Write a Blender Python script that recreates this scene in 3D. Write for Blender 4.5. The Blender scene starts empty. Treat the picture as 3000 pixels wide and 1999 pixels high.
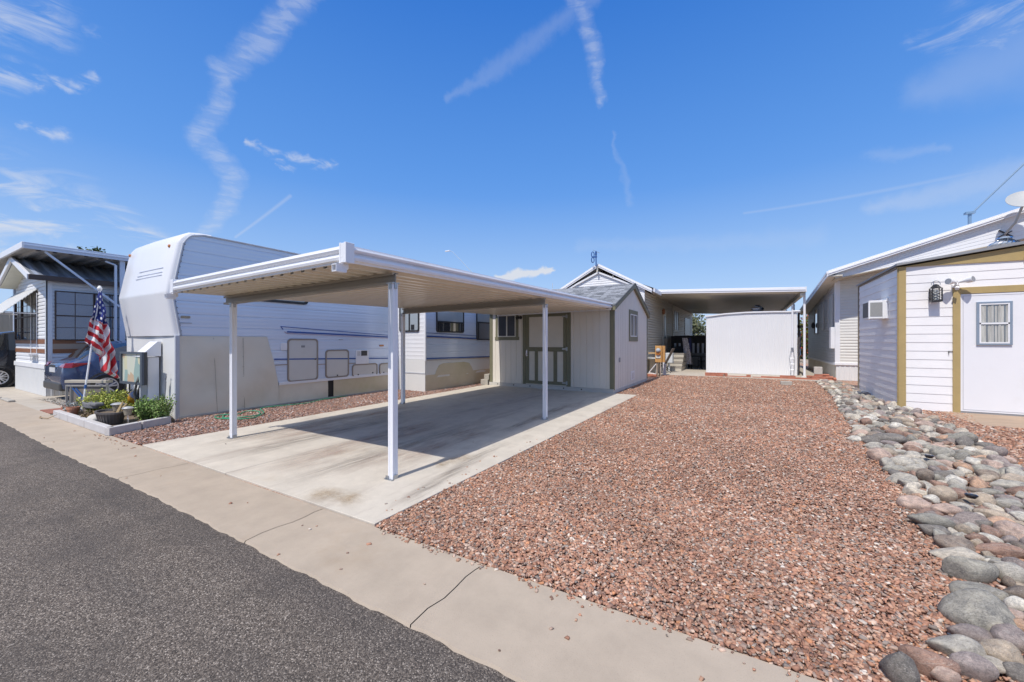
import bpy, bmesh, math, random
import numpy as np
from mathutils import Vector, Matrix
R=math.radians; PI=math.pi
sc=bpy.context.scene; COL=sc.collection
# ------------------------------------------------------------------ camera
YAW=0.533; CAMH=1.55
cd=bpy.data.cameras.new('camera'); cam=bpy.data.objects.new('camera',cd); COL.objects.link(cam)
cd.lens=14.0; cd.sensor_width=36.0; cd.clip_start=.05; cd.clip_end=6000
cam.location=(0,0,CAMH); cam.rotation_euler=(PI/2,0,YAW); sc.camera=cam
# ------------------------------------------------------------------ sun and sky
SUND=Vector((.06,1,-1.515)).normalized()
sl=bpy.data.lights.new('sun','SUN'); sl.energy=3.95; sl.angle=R(.5); sl.color=(1,.955,.89)
so=bpy.data.objects.new('sun',sl); COL.objects.link(so); so.rotation_euler=SUND.to_track_quat('-Z','Y').to_euler()
sc.view_settings.view_transform='Standard'; sc.view_settings.look='None'; sc.view_settings.exposure=.0; sc.view_settings.gamma=1
w=bpy.data.worlds.new('World'); sc.world=w; w.use_nodes=True
N=w.node_tree.nodes; L=w.node_tree.links; N.clear()
def nd(t,N_=None,**k):
    n=(N_ or N).new(t)
    for a,b in k.items(): setattr(n,a,b)
    return n
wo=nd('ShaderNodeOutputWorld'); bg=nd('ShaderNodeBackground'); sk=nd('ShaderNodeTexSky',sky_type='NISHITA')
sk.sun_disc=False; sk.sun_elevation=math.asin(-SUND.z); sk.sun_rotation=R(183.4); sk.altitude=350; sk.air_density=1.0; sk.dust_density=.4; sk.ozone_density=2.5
bg.inputs[1].default_value=.15
L.new(bg.outputs[0],wo.inputs[0])
SKYC=sk.outputs[0]
# clouds live in the sky itself: streaks given by azimuth / elevation
def azel(px,py):
    a=(px-1500)/1166.7
    return (math.atan(a)-YAW, math.atan((999.5-py)/1166.7/math.sqrt(1+a*a)))
def mth(op,a,b=None,c=None,clamp=False):
    n=nd('ShaderNodeMath',operation=op,use_clamp=clamp)
    for i,v in enumerate((a,b,c)):
        if v is None: continue
        if isinstance(v,(int,float)): n.inputs[i].default_value=v
        else: L.new(v,n.inputs[i])
    return n.outputs[0]
tc=nd('ShaderNodeTexCoord'); sp=nd('ShaderNodeSeparateXYZ'); L.new(tc.outputs['Generated'],sp.inputs[0])
X_,Y_,Z_=sp.outputs
AZ=mth('ARCTAN2',X_,Y_)
HY=mth('SQRT',mth('ADD',mth('MULTIPLY',X_,X_),mth('MULTIPLY',Y_,Y_)))
EL=mth('ARCTAN2',Z_,HY)
cb=nd('ShaderNodeCombineXYZ'); L.new(AZ,cb.inputs[0]); L.new(EL,cb.inputs[1])
def wnoise(vec,scale,detail=4,rough=.55,dist=0):
    n=nd('ShaderNodeTexNoise'); n.inputs['Scale'].default_value=scale; n.inputs['Detail'].default_value=detail
    n.inputs['Roughness'].default_value=rough; n.inputs['Distortion'].default_value=dist; L.new(vec,n.inputs['Vector']); return n
wn=wnoise(cb.outputs[0],22,5,.6)
vs=nd('ShaderNodeVectorMath',operation='SUBTRACT'); L.new(wn.outputs['Color'],vs.inputs[0]); vs.inputs[1].default_value=(.5,.5,.5)
vm=nd('ShaderNodeVectorMath',operation='MULTIPLY_ADD'); L.new(vs.outputs[0],vm.inputs[0]); vm.inputs[1].default_value=(.05,.04,0); L.new(cb.outputs[0],vm.inputs[2])
PV=vm.outputs[0]
def streak(a,b,wa,wb,strength,soft=.2,PV=None):
    PV=PV or (cb.outputs[0] if max(wa,wb)<.0075 else globals()['PV'])
    """soft capsule between two sky directions, widths in radians"""
    (ax,ay),(bx,by)=a,b; dx,dy=bx-ax,by-ay; L2=dx*dx+dy*dy
    s1=nd('ShaderNodeVectorMath',operation='SUBTRACT'); L.new(PV,s1.inputs[0]); s1.inputs[1].default_value=(ax,ay,0)
    dt=nd('ShaderNodeVectorMath',operation='DOT_PRODUCT'); L.new(s1.outputs[0],dt.inputs[0]); dt.inputs[1].default_value=(dx/L2,dy/L2,0)
    h=mth('ADD',dt.outputs['Value'],0,clamp=True)
    cbn=nd('ShaderNodeVectorMath',operation='SCALE'); cbn.inputs[0].default_value=(dx,dy,0); L.new(h,cbn.inputs['Scale'])
    s2=nd('ShaderNodeVectorMath',operation='SUBTRACT'); L.new(s1.outputs[0],s2.inputs[0]); L.new(cbn.outputs[0],s2.inputs[1])
    ln=nd('ShaderNodeVectorMath',operation='LENGTH'); L.new(s2.outputs[0],ln.inputs[0])
    q=mth('DIVIDE',ln.outputs['Value'],mth('MULTIPLY_ADD',h,wb-wa,wa))
    mr=nd('ShaderNodeMapRange',interpolation_type='SMOOTHSTEP'); L.new(q,mr.inputs[0])
    mr.inputs[1].default_value=1; mr.inputs[2].default_value=soft; mr.inputs[3].default_value=0; mr.inputs[4].default_value=strength
    return mr.outputs[0]
def acc(lst):
    o=lst[0]
    for x in lst[1:]: o=mth('MAXIMUM',o,x)
    return o
def chain(pts,strength,soft=.2):
    r=[]
    for (x0,y0,w0),(x1,y1,w1) in zip(pts,pts[1:]): r.append(streak(azel(x0,y0),azel(x1,y1),w0,w1,strength,soft))
    return r
def mapv(loc,rot,scl):
    m=nd('ShaderNodeMapping'); L.new(cb.outputs[0],m.inputs[0]); m.inputs['Rotation'].default_value=(0,0,rot); m.inputs['Scale'].default_value=scl; m.inputs['Location'].default_value=loc; return m.outputs[0]
def ramp(v,lo,hi,a=0,b=1):
    mr=nd('ShaderNodeMapRange',interpolation_type='SMOOTHSTEP'); L.new(v,mr.inputs[0])
    mr.inputs[1].default_value=lo; mr.inputs[2].default_value=hi; mr.inputs[3].default_value=a; mr.inputs[4].default_value=b; return mr.outputs[0]
fib=ramp(wnoise(mapv((0,0,0),R(-18),(18,75,1)),1,5,.6,.6).outputs[0],.36,.66,.4,1)      # fine fibres
con=mth('MULTIPLY',acc(chain([(920,-60,.036),(775,110,.034),(645,215,.027),(650,305,.026),(585,395,.03),(690,520,.027),(675,580,.025),(590,700,.022)],.34,.1)),fib)
con2=mth('MULTIPLY',acc(chain([(1680,-40,.035),(1735,120,.028),(1760,290,.02)],.36,.0)),fib)
con3=acc(chain([(1740,-20,.025),(1530,150,.032),(1310,290,.012)],.13,.0)+chain([(1795,390,.008),(1845,600,.014)],.10,.0)+chain([(850,575,.006),(690,695,.004)],.22,.0))
con4=acc(chain([(3200,430,.03),(2950,520,.035),(2560,610,.02)],.22,.0)+chain([(3050,465,.006),(2180,625,.004)],.14,.0)+chain([(3050,130,.09),(2700,270,.04)],.16,.0)+chain([(2760,440,.01),(2560,460,.02)],.12,0)+chain([(2400,690,.03),(1700,720,.02)],.08,0))
cir=ramp(wnoise(mapv((3,1,0),R(38),(9,34,1)),1,8,.68,.8).outputs[0],.40,.78)
cirA=mth('MULTIPLY',acc(chain([(2680,115,.02),(2830,70,.06),(3060,20,.12)],.5,.0)),cir)
cir2=ramp(wnoise(mapv((7,4,0),R(-14),(10,34,1)),1,6,.62,1.0).outputs[0],.42,.70)
cirB=mth('MULTIPLY',acc(chain([(-80,620,.16),(150,640,.11),(420,700,.05)],.75,.05)+chain([(-60,30,.07),(140,60,.05)],.55,.0)+chain([(-60,180,.06),(90,215,.03)],.6,.0)+chain([(270,85,.01),(350,120,.02)],.3,0)),cir2)
sm=ramp(wnoise(mapv((1,9,0),R(-10),(26,60,1)),1,5,.6,.8).outputs[0],.36,.72)
smal=mth('MULTIPLY',acc(chain([(60,375,.006),(180,393,.016)],.6,.0)+chain([(150,225,.008),(205,252,.012),(285,232,.012)],.5,.0)+chain([(-20,215,.01),(100,250,.012)],.7,0)+chain([(720,420,.008),(800,450,.016),(985,490,.012)],.6,.0)+chain([(810,480,.004),(860,495,.012)],.6,0)),sm)
cum=acc(chain([(1465,815,.012),(1520,806,.018),(1570,800,.016),(1612,792,.008)],.95,.35))
cov=acc([con,con2,con3,con4,cirA,cirB,smal,cum])
hz=ramp(EL,R(24),R(0),0,.12)
cov=mth('ADD',cov,hz,clamp=True)
gr=nd('ShaderNodeValToRGB'); L.new(mth('DIVIDE',EL,PI/2,clamp=True),gr.inputs[0]); ce=gr.color_ramp
while len(ce.elements)<5: ce.elements.new(.5)
for q_,(p_,c_) in zip(ce.elements,[(0,(.36,.62,1.0)),(.07,(.29,.55,.99)),(.22,(.090,.335,.90)),(.45,(.014,.19,.73)),(1,(.04,.2,.6))]): q_.position=p_; q_.color=(*c_,1)
gsc=nd('ShaderNodeVectorMath',operation='SCALE'); L.new(gr.outputs[0],gsc.inputs[0]); gsc.inputs['Scale'].default_value=5.9
mxg=nd('ShaderNodeMix',data_type='RGBA'); L.new(ramp(EL,R(42),R(60),.93,.0),mxg.inputs[0]); wm_=nd('ShaderNodeMix',data_type='RGBA',blend_type='MULTIPLY'); wm_.inputs[0].default_value=1; L.new(SKYC,wm_.inputs[6]); wm_.inputs[7].default_value=(3.9,2.85,1.95,1); L.new(wm_.outputs[2],mxg.inputs[6]); L.new(gsc.outputs[0],mxg.inputs[7])  # sky above the view boosted and warmed as extra fill
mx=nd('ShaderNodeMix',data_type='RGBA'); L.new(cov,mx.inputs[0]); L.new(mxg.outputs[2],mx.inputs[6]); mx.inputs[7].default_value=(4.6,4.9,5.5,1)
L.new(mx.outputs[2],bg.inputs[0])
# ------------------------------------------------------------------ materials
MATS={}
def mat(name,col,rough=.6,metal=0,var=.10,vs=3.0,bump=0,bs=60,spec=.5,coat=0,dirt=None,dscale=1.5,dlo=.55,dhi=.75,detail=5,stretch=None,ior=None):
    if name in MATS: return MATS[name]
    m=bpy.data.materials.new(name); m.use_nodes=True; MATS[name]=m
    t=m.node_tree; n=t.nodes; l=t.links; b=n['Principled BSDF']
    b.inputs['Roughness'].default_value=rough; b.inputs['Metallic'].default_value=metal; b.inputs['Specular IOR Level'].default_value=spec
    b.inputs['Coat Weight'].default_value=coat; b.inputs['Coat Roughness'].default_value=.05
    if ior: b.inputs['IOR'].default_value=ior
    tc=n.new('ShaderNodeTexCoord'); src=tc.outputs['Object']
    if stretch:
        mp=n.new('ShaderNodeMapping'); mp.inputs['Scale'].default_value=stretch; l.new(src,mp.inputs[0]); src=mp.outputs[0]
    nz=n.new('ShaderNodeTexNoise'); nz.inputs['Scale'].default_value=vs; nz.inputs['Detail'].default_value=detail; nz.inputs['Roughness'].default_value=.6; l.new(src,nz.inputs['Vector'])
    mr=n.new('ShaderNodeMapRange'); l.new(nz.outputs[0],mr.inputs[0]); mr.inputs[1].default_value=.25; mr.inputs[2].default_value=.75; mr.inputs[3].default_value=1-var; mr.inputs[4].default_value=1+var*.6
    mul=n.new('ShaderNodeVectorMath'); mul.operation='SCALE'; mul.inputs[0].default_value=col; l.new(mr.outputs[0],mul.inputs['Scale'])
    out=mul.outputs[0]
    if dirt:
        dn=n.new('ShaderNodeTexNoise'); dn.inputs['Scale'].default_value=dscale; dn.inputs['Detail'].default_value=6; dn.inputs['Roughness'].default_value=.65; l.new(src,dn.inputs['Vector'])
        dm=n.new('ShaderNodeMapRange'); l.new(dn.outputs[0],dm.inputs[0]); dm.inputs[1].default_value=dlo; dm.inputs[2].default_value=dhi; dm.inputs[4].default_value=dirt[3]
        mi=n.new('ShaderNodeMix'); mi.data_type='RGBA'; l.new(dm.outputs[0],mi.inputs[0]); l.new(out,mi.inputs[6]); mi.inputs[7].default_value=(*dirt[:3],1); out=mi.outputs[2]
    l.new(out,b.inputs['Base Color'])
    if bump:
        bn=n.new('ShaderNodeTexNoise'); bn.inputs['Scale'].default_value=bs; bn.inputs['Detail'].default_value=4; l.new(src,bn.inputs['Vector'])
        bp=n.new('ShaderNodeBump'); bp.inputs['Strength'].default_value=bump; bp.inputs['Distance'].default_value=.01; l.new(bn.outputs[0],bp.inputs['Height']); l.new(bp.outputs[0],b.inputs['Normal'])
    return m
WM=mat('white_painted_metal',(.80,.80,.82),.38,var=.04,vs=1.2,dirt=(.55,.52,.47,.25),dscale=2.2)
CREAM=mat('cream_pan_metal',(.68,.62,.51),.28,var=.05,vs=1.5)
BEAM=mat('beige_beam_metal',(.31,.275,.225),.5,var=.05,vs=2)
WHITE=mat('white_vinyl',(.78,.78,.78),.5,var=.05,vs=1.0,dirt=(.6,.57,.5,.25),dscale=1.2)
WPAINT=mat('white_painted_wood',(.83,.81,.79),.55,var=.04,vs=2,bump=.12,bs=90,dirt=(.62,.6,.56,.3),dscale=1.3)
TAN=mat('mustard_tan_trim',(.42,.31,.13),.6,var=.10,vs=4,bump=.15,bs=80)
SHEDW=mat('greige_shed_panel',(.75,.70,.615),.65,var=.07,vs=1.6,bump=.25,bs=70,stretch=(1,1,.25))
OLIVE=mat('olive_green_trim',(.185,.178,.112),.6,var=.10,vs=5,bump=.15,bs=80)
GALV=mat('galvanised_steel',(.42,.44,.46),.38,metal=.85,var=.15,vs=6)
DARK=mat('black_frame',(.025,.024,.024),.4,var=.1)
DGREY=mat('dark_grey_plastic',(.06,.058,.055),.5,var=.15,vs=8)
BRONZE=mat('brown_anodised_frame',(.07,.045,.035),.45,var=.1)
BLUEST=mat('blue_stripe_paint',(.03,.09,.32),.35,var=.08)
GLASS=mat('window_glass',(.03,.035,.042),.04,var=.1,coat=1,spec=1,ior=1.9)
GLASSM=mat('sky_reflecting_glass',(.38,.42,.47),.05,metal=.75,var=.06,vs=1)
SCREEN=mat('insect_screen_glass',(.05,.05,.055),.35,var=.15,vs=2)
CURT=mat('pale_curtain',(.50,.50,.46),.8,var=.45,vs=2.2,stretch=(14,14,1))  # dark vertical streaks paint the shade between the folds
BLIND=mat('pale_window_blind',(.5,.52,.52),.6,var=.06,stretch=(1,1,25))
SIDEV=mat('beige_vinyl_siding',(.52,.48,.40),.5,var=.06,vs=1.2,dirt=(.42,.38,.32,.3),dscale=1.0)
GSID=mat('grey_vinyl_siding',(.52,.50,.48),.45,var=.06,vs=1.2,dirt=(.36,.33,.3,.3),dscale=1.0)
SKIRT=mat('cream_skirt_vinyl',(.70,.65,.54),.42,var=.08,vs=1.1,bump=.2,bs=14,dirt=(.42,.36,.22,.35),dscale=.9,dlo=.5,dhi=.8)
SKIRT2=mat('tan_skirt_vinyl',(.60,.53,.39),.5,var=.10,vs=1.3,bump=.2,bs=14,dirt=(.40,.36,.14,.5),dscale=1.2,dlo=.45,dhi=.8)
TRLR=mat('trailer_aluminium_siding',(.62,.70,.82),.22,metal=.15,var=.05,vs=.8,stretch=(1,.3,2.5),dirt=(.5,.5,.52,.3),dscale=1.6)  # white siding; the sky's blue reflection is mixed into the base colour
TWHITE=mat('trailer_gelcoat',(.76,.76,.77),.3,var=.04,vs=.8,dirt=(.56,.53,.47,.3),dscale=1.6,stretch=(1,1,.3))
SHING=None
RUST=mat('brown_stripe_paint',(.27,.11,.045),.5,var=.15)
WOOD=mat('pale_wood',(.52,.36,.18),.6,var=.2,vs=4,stretch=(1,1,8))
WOODB=mat('weathered_plank',(.30,.24,.18),.7,var=.25,vs=5,stretch=(8,1,1))
BRICK=mat('red_brick',(.42,.16,.10),.8,var=.25,vs=9,bump=.4,bs=60)
CBLK=mat('concrete_block',(.42,.39,.34),.85,var=.15,vs=8,bump=.5,bs=70)
PBLK=mat('white_block_paint',(.52,.50,.49),.8,var=.10,vs=7,bump=.5,bs=60,dirt=(.34,.3,.25,.5),dscale=3)
TERRA=mat('terracotta',(.45,.20,.12),.75,var=.2,vs=8)
RUBBER=mat('tyre_rubber',(.02,.02,.02),.75,var=.2,vs=20)
RIM=mat('silver_alloy',(.62,.63,.66),.28,metal=.8,var=.05)
BLUCAR=mat('slate_blue_car_paint',(.045,.075,.17),.20,metal=.35,var=.03,coat=1)
BLKCAR=mat('black_car_paint',(.02,.021,.026),.22,var=.03,coat=1)
REDL=mat('red_tail_lens',(.30,.012,.01),.12,var=.2,vs=30,coat=1)
AMBER=mat('amber_lens',(.55,.22,.07),.2,var=.15)
AMBG=mat('amber_glass',(.55,.27,.03),.12,var=.4,vs=12,coat=1)
GREENH=mat('green_hose',(.05,.30,.17),.4,var=.1)
BLUEM=mat('blue_enamel',(.03,.10,.30),.4,var=.15)
CHROME=mat('bright_metal',(.75,.76,.78),.16,metal=1,var=.1,vs=8)
DRIFT=mat('driftwood',(.33,.24,.15),.8,var=.3,vs=8)
DISHG=mat('dish_grey',(.42,.43,.42),.5,var=.04)  # plain grey of the dish and table top
SOFFIT=mat('soffit_tan',(.50,.44,.34),.6,var=.12,vs=2)  # plain tan soffit colour
CLOTHD=mat('brown_sling_fabric',(.10,.075,.06),.8,var=.15)
OFFB=mat('off_black',(.015,.015,.016),.6,var=.2)
# ------------------------------------------------------------------ mesh builder
OFF={}
class MB:
    def __init__(s): s.v=[]; s.f=[]; s.m=[]; s.mi=0
    def add(s,vs,fs):
        b=len(s.v); s.v+= [tuple(v) for v in vs]; s.f+= [tuple(i+b for i in f) for f in fs]; s.m+=[s.mi]*len(fs); return s
    def box(s,x0,x1,y0,y1,z0,z1):
        if x0>x1:x0,x1=x1,x0
        if y0>y1:y0,y1=y1,y0
        if z0>z1:z0,z1=z1,z0
        return s.add([(x0,y0,z0),(x1,y0,z0),(x1,y1,z0),(x0,y1,z0),(x0,y0,z1),(x1,y0,z1),(x1,y1,z1),(x0,y1,z1)],
            [(0,3,2,1),(4,5,6,7),(0,1,5,4),(1,2,6,5),(2,3,7,6),(3,0,4,7)])
    def hexa(s,lo,hi):
        "two quads (4 pts each) joined"
        return s.add(list(lo)+list(hi),[(0,3,2,1),(4,5,6,7),(0,1,5,4),(1,2,6,5),(2,3,7,6),(3,0,4,7)])
    def bar(s,a,b,wd,ht,up=(0,0,1)):
        a=Vector(a);b=Vector(b);d=(b-a).normalized();u=Vector(up)
        if abs(d.dot(u))>.98:u=Vector((0,1,0))
        sd=d.cross(u).normalized()*wd/2;u2=sd.cross(d).normalized()*ht/2
        lo=[a-sd-u2,a+sd-u2,a+sd+u2,a-sd+u2];hi=[b-sd-u2,b+sd-u2,b+sd+u2,b-sd+u2]
        return s.hexa(lo,hi)
    def tube(s,pts,r,n=8,cap=True):
        pts=[Vector(p) for p in pts]; rs=r if isinstance(r,(list,tuple)) else [r]*len(pts); b=len(s.v); prev=None
        for i,p in enumerate(pts):
            d=((pts[min(i+1,len(pts)-1)]-pts[max(i-1,0)])).normalized()
            if prev is None: u=d.orthogonal().normalized()
            else:
                u=(prev-d*prev.dot(d))
                u=u.normalized() if u.length>1e-5 else d.orthogonal().normalized()
            prev=u; w_=d.cross(u)
            for k in range(n):
                t=2*PI*k/n; s.v.append(tuple(p+(u*math.cos(t)+w_*math.sin(t))*rs[i]))
        for i in range(len(pts)-1):
            for k in range(n):
                k2=(k+1)%n; s.f.append((b+i*n+k,b+i*n+k2,b+(i+1)*n+k2,b+(i+1)*n+k)); s.m.append(s.mi)
        if cap:
            s.f.append(tuple(b+k for k in range(n-1,-1,-1))); s.m.append(s.mi)
            e=b+(len(pts)-1)*n; s.f.append(tuple(e+k for k in range(n))); s.m.append(s.mi)
        return s
    def lathe(s,c,prof,n=20,axis='z',cap=True):
        b=len(s.v); c=Vector(c)
        for r,h in prof:
            for k in range(n):
                t=2*PI*k/n; x,y=r*math.cos(t),r*math.sin(t)
                p={'z':(x,y,h),'x':(h,x,y),'y':(x,h,y)}[axis]; s.v.append(tuple(c+Vector(p)))
        for i in range(len(prof)-1):
            for k in range(n):
                k2=(k+1)%n; s.f.append((b+i*n+k,b+i*n+k2,b+(i+1)*n+k2,b+(i+1)*n+k)); s.m.append(s.mi)
        if cap:
            s.f.append(tuple(b+k for k in range(n-1,-1,-1))); s.m.append(s.mi); e=b+(len(prof)-1)*n; s.f.append(tuple(e+k for k in range(n))); s.m.append(s.mi)
        return s
    def prism(s,poly,axis,a,b_):
        "poly in the other two axes (order: x->(y,z), y->(x,z), z->(x,y))"
        def P(u,v,t): return {'x':(t,u,v),'y':(u,t,v),'z':(u,v,t)}[axis]
        n=len(poly); b=len(s.v)
        for t in (a,b_):
            for u,v in poly: s.v.append(P(u,v,t))
        s.f.append(tuple(b+i for i in range(n))); s.f.append(tuple(b+n+i for i in range(n-1,-1,-1))); s.m+=[s.mi]*2
        for i in range(n):
            j=(i+1)%n; s.f.append((b+i,b+n+i,b+n+j,b+j)); s.m.append(s.mi)
        return s
    def ring(s,fr,y,poly_out,poly_in,dep):
        "flat ring (same point count) in frame fr with depth"
        n=len(poly_out); b=len(s.v)
        for d in (0,dep):
            for P in (poly_out,poly_in):
                for u,v in P: s.v.append(fr(u,v,y+d))
        for i in range(n):
            j=(i+1)%n
            s.f+=[(b+i,b+j,b+n+j,b+n+i),(b+2*n+i,b+3*n+i,b+3*n+j,b+2*n+j),(b+i,b+2*n+i,b+2*n+j,b+j),(b+n+i,b+n+j,b+3*n+j,b+3*n+i)]; s.m+=[s.mi]*4
        return s
    def build(s,name,mats,parent=None,bevel=0,smooth=False,local=False,seg=2,sub=0):
        off=Vector((0,0,0))
        if parent is not None and not local: off=OFF[parent.name]
        me=bpy.data.meshes.new(name); me.from_pydata([tuple(Vector(v)-off) for v in s.v],[],s.f)
        if not isinstance(mats,(list,tuple)): mats=[mats]
        for m in mats: me.materials.append(m)
        if len(mats)>1: me.polygons.foreach_set('material_index',s.m)
        bm=bmesh.new(); bm.from_mesh(me); bmesh.ops.recalc_face_normals(bm,faces=bm.faces); bm.to_mesh(me); bm.free()
        if smooth:
            me.shade_smooth()
        o=bpy.data.objects.new(name,me); COL.objects.link(o); OFF[o.name]=off
        if parent is not None: o.parent=parent
        if bevel:
            md=o.modifiers.new('bevel','BEVEL'); md.width=bevel; md.segments=seg; md.limit_method='ANGLE'; md.angle_limit=R(40)
        if sub:
            md=o.modifiers.new('sub','SUBSURF'); md.levels=sub; md.render_levels=sub
        if smooth:
            try:
                me.set_sharp_from_angle(angle=R(35)) if not sub else None
            except Exception: pass
        return o
def thing(name,label,cat,loc=(0,0,0),group=None):
    o=bpy.data.objects.new(name,None); COL.objects.link(o); o.location=loc; o.empty_display_size=.2
    o['label']=label; o['category']=cat
    if group:o['group']=group
    OFF[o.name]=Vector(loc); return o
def tag(o,label,cat,group=None):
    o['label']=label; o['category']=cat
    if group:o['group']=group
    return o
def struct(o,kind='structure'): o['kind']=kind; return o
def base(mb,z=None):
    "origin for a one-mesh thing"
    a=np.array(mb.v); return (float(a[:,0].mean()),float(a[:,1].mean()),float(a[:,2].min()))
def solo(mb,name,mats,label,cat,group=None,**k):
    b=Vector(base(mb)); mb.v=[tuple(Vector(v)-b) for v in mb.v]
    o=mb.build(name,mats,**k); o.location=b; return tag(o,label,cat,group)
def rrect(x0,x1,z0,z1,r,n=5):
    P=[]
    for cx,cz,a0 in ((x1-r,z0+r,-90),(x1-r,z1-r,0),(x0+r,z1-r,90),(x0+r,z0+r,180)):
        for k in range(n): t=R(a0+90*k/(n-1)); P.append((cx+r*math.cos(t),cz+r*math.sin(t)))
    return P
def FX(X,sgn=1): return lambda u,v,d:(X+sgn*d,u,v)      # plane facing +-X: u=Y
def FY(Y,sgn=-1): return lambda u,v,d:(u,Y+sgn*d,v)     # plane facing -Y: u=X
def cove_(mb,fr,a0,b0,a1,b1,z0,z1,d):
    t=.52; zm=z0+(z1-z0)*t; am,bm_=a0+(a1-a0)*t,b0+(b1-b0)*t
    mb.add([fr(a0,z0,d),fr(b0,z0,d),fr(bm_,zm,d*.92),fr(am,zm,d*.92),fr(b1,z1,0),fr(a1,z1,0),fr(a0,z0,-.02),fr(b0,z0,-.02)],[(0,1,2,3),(3,2,4,5),(0,6,7,1)])
def lap(mb,fr,zs,lo,hi,depth,flat=0):
    "lap siding: boards between successive z, left/right edges from functions of z"
    for z0,z1 in zip(zs,zs[1:]):
        a0,b0,a1,b1=lo(z0),hi(z0),lo(z1),hi(z1)
        if b0-a0<.005 and b1-a1<.005: continue
        b1=max(b1,a1); b0=max(a0,b0)
        mb.add([fr(a0,z0,depth),fr(b0,z0,depth),fr(b1,z1,.15*depth),fr(a1,z1,.15*depth),fr(a0,z0,-.02),fr(b0,z0,-.02)],[(0,1,2,3),(0,4,5,1)]) if flat else cove_(mb,fr,a0,b0,a1,b1,z0,z1,depth)
def frange(a,b,st):
    n=max(1,int(round((b-a)/st))); return [a+(b-a)*i/n for i in range(n+1)]
def vgroove(mb,fr,u0,u1,zb,zt,pitch,gw=.014,gd=.014,off=0):
    "vertical grooved panel sheet"
    us=[]; u=u0
    k=math.ceil((u0-off)/pitch)
    pts=[(u0,0)]
    while off+k*pitch<u1-gw:
        c=off+k*pitch
        if c>u0+gw: pts+=[(c-gw,0),(c-gw*.6,-gd),(c+gw*.6,-gd),(c+gw,0)]
        k+=1
    pts.append((u1,0))
    b=len(mb.v)
    for u,d in pts: mb.v.append(fr(u,zb(u),d)); mb.v.append(fr(u,zt(u),d))
    for i in range(len(pts)-1): mb.f.append((b+2*i,b+2*i+2,b+2*i+3,b+2*i+1)); mb.m.append(mb.mi)
def ribs(mb,fr,u0,u1,zb,zt,pitch,h,frac=.5,sl=.2):
    "trapezoid ribs sheet"
    pts=[]; u=u0
    while u<u1-1e-4:
        for f,d in ((0,0),(frac,0),(frac+sl/2,h),(1-sl/2,h)):
            uu=u+f*pitch
            if uu<=u1: pts.append((uu,d))
        u+=pitch
    pts.append((u1,0)); b=len(mb.v)
    for u,d in pts: mb.v.append(fr(u,zb(u),d)); mb.v.append(fr(u,zt(u),d))
    for i in range(len(pts)-1): mb.f.append((b+2*i,b+2*i+2,b+2*i+3,b+2*i+1)); mb.m.append(mb.mi)
K=lambda c:(lambda u:c)
rnd=random.Random(7); rng=np.random.default_rng(5)
# ------------------------------------------------------------------ ground materials
def nt(name):
    m=bpy.data.materials.new(name); m.use_nodes=True; t=m.node_tree; return m,t.nodes,t.links,t.nodes['Principled BSDF']
def tx(n,l,kind,src,scale,**k):
    x=n.new('ShaderNodeTex'+kind); l.new(src,x.inputs['Vector'])
    if 'Scale' in x.inputs: x.inputs['Scale'].default_value=scale
    for a,b in k.items():
        if a in x.inputs: x.inputs[a].default_value=b
        else: setattr(x,a,b)
    return x
def mrg(n,l,src,a,b,c,d):
    x=n.new('ShaderNodeMapRange'); l.new(src,x.inputs[0])
    for i,v in zip((1,2,3,4),(a,b,c,d)): x.inputs[i].default_value=v
    return x.outputs[0]
def mixc(n,l,f,a,b,bt='MIX'):
    x=n.new('ShaderNodeMix'); x.data_type='RGBA'; x.blend_type=bt
    for i,v in ((0,f),(6,a),(7,b)):
        if isinstance(v,(int,float)): x.inputs[i].default_value=v
        elif isinstance(v,tuple): x.inputs[i].default_value=v if len(v)==4 else (*v,1)
        else: l.new(v,x.inputs[i])
    return x.outputs[2]
def cramp(n,l,src,stops,interp='CONSTANT'):
    x=n.new('ShaderNodeValToRGB'); l.new(src,x.inputs[0]); e=x.color_ramp; e.interpolation=interp
    while len(e.elements)<len(stops): e.elements.new(.5)
    for q,(p,c) in zip(e.elements,stops): q.position=p; q.color=(*c,1)
    return x.outputs[0]
GPAL=[((.43,.225,.148),.21),((.33,.172,.115),.18),((.50,.295,.197),.17),((.25,.15,.112),.12),((.38,.272,.212),.12),((.56,.405,.31),.09),((.28,.23,.195),.06),((.64,.55,.46),.03),((.53,.25,.13),.02)]
def gravel_mat(name,tint=(1,1,1)):
    m,n,l,b=nt(name); tc=n.new('ShaderNodeTexCoord'); src=tc.outputs['Object']
    v=tx(n,l,'Voronoi',src,62); sp=n.new('ShaderNodeSeparateXYZ'); l.new(v.outputs['Color'],sp.inputs[0])
    st=[];p=0
    for c,wt in GPAL: st.append((p,tuple(a*t for a,t in zip(c,tint)))); p+=wt
    c=cramp(n,l,sp.outputs[0],st)
    big=tx(n,l,'Noise',src,1.3,Detail=4); c=mixc(n,l,1.0,c,mixc(n,l,mrg(n,l,big.outputs[0],.3,.7,0,1),(.86,.84,.82),(1.12,1.12,1.12)),'MULTIPLY')
    l.new(c,b.inputs['Base Color']); b.inputs['Roughness'].default_value=.9
    bp=n.new('ShaderNodeBump'); bp.inputs['Strength'].default_value=.9; bp.inputs['Distance'].default_value=.012; bp.invert=True
    l.new(v.outputs['Distance'],bp.inputs['Height']); l.new(bp.outputs[0],b.inputs['Normal']); return m
GRAV=gravel_mat('red_gravel_bed'); GRAVL=gravel_mat('grey_gravel_bed',(1.05,1.35,1.5))
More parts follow.
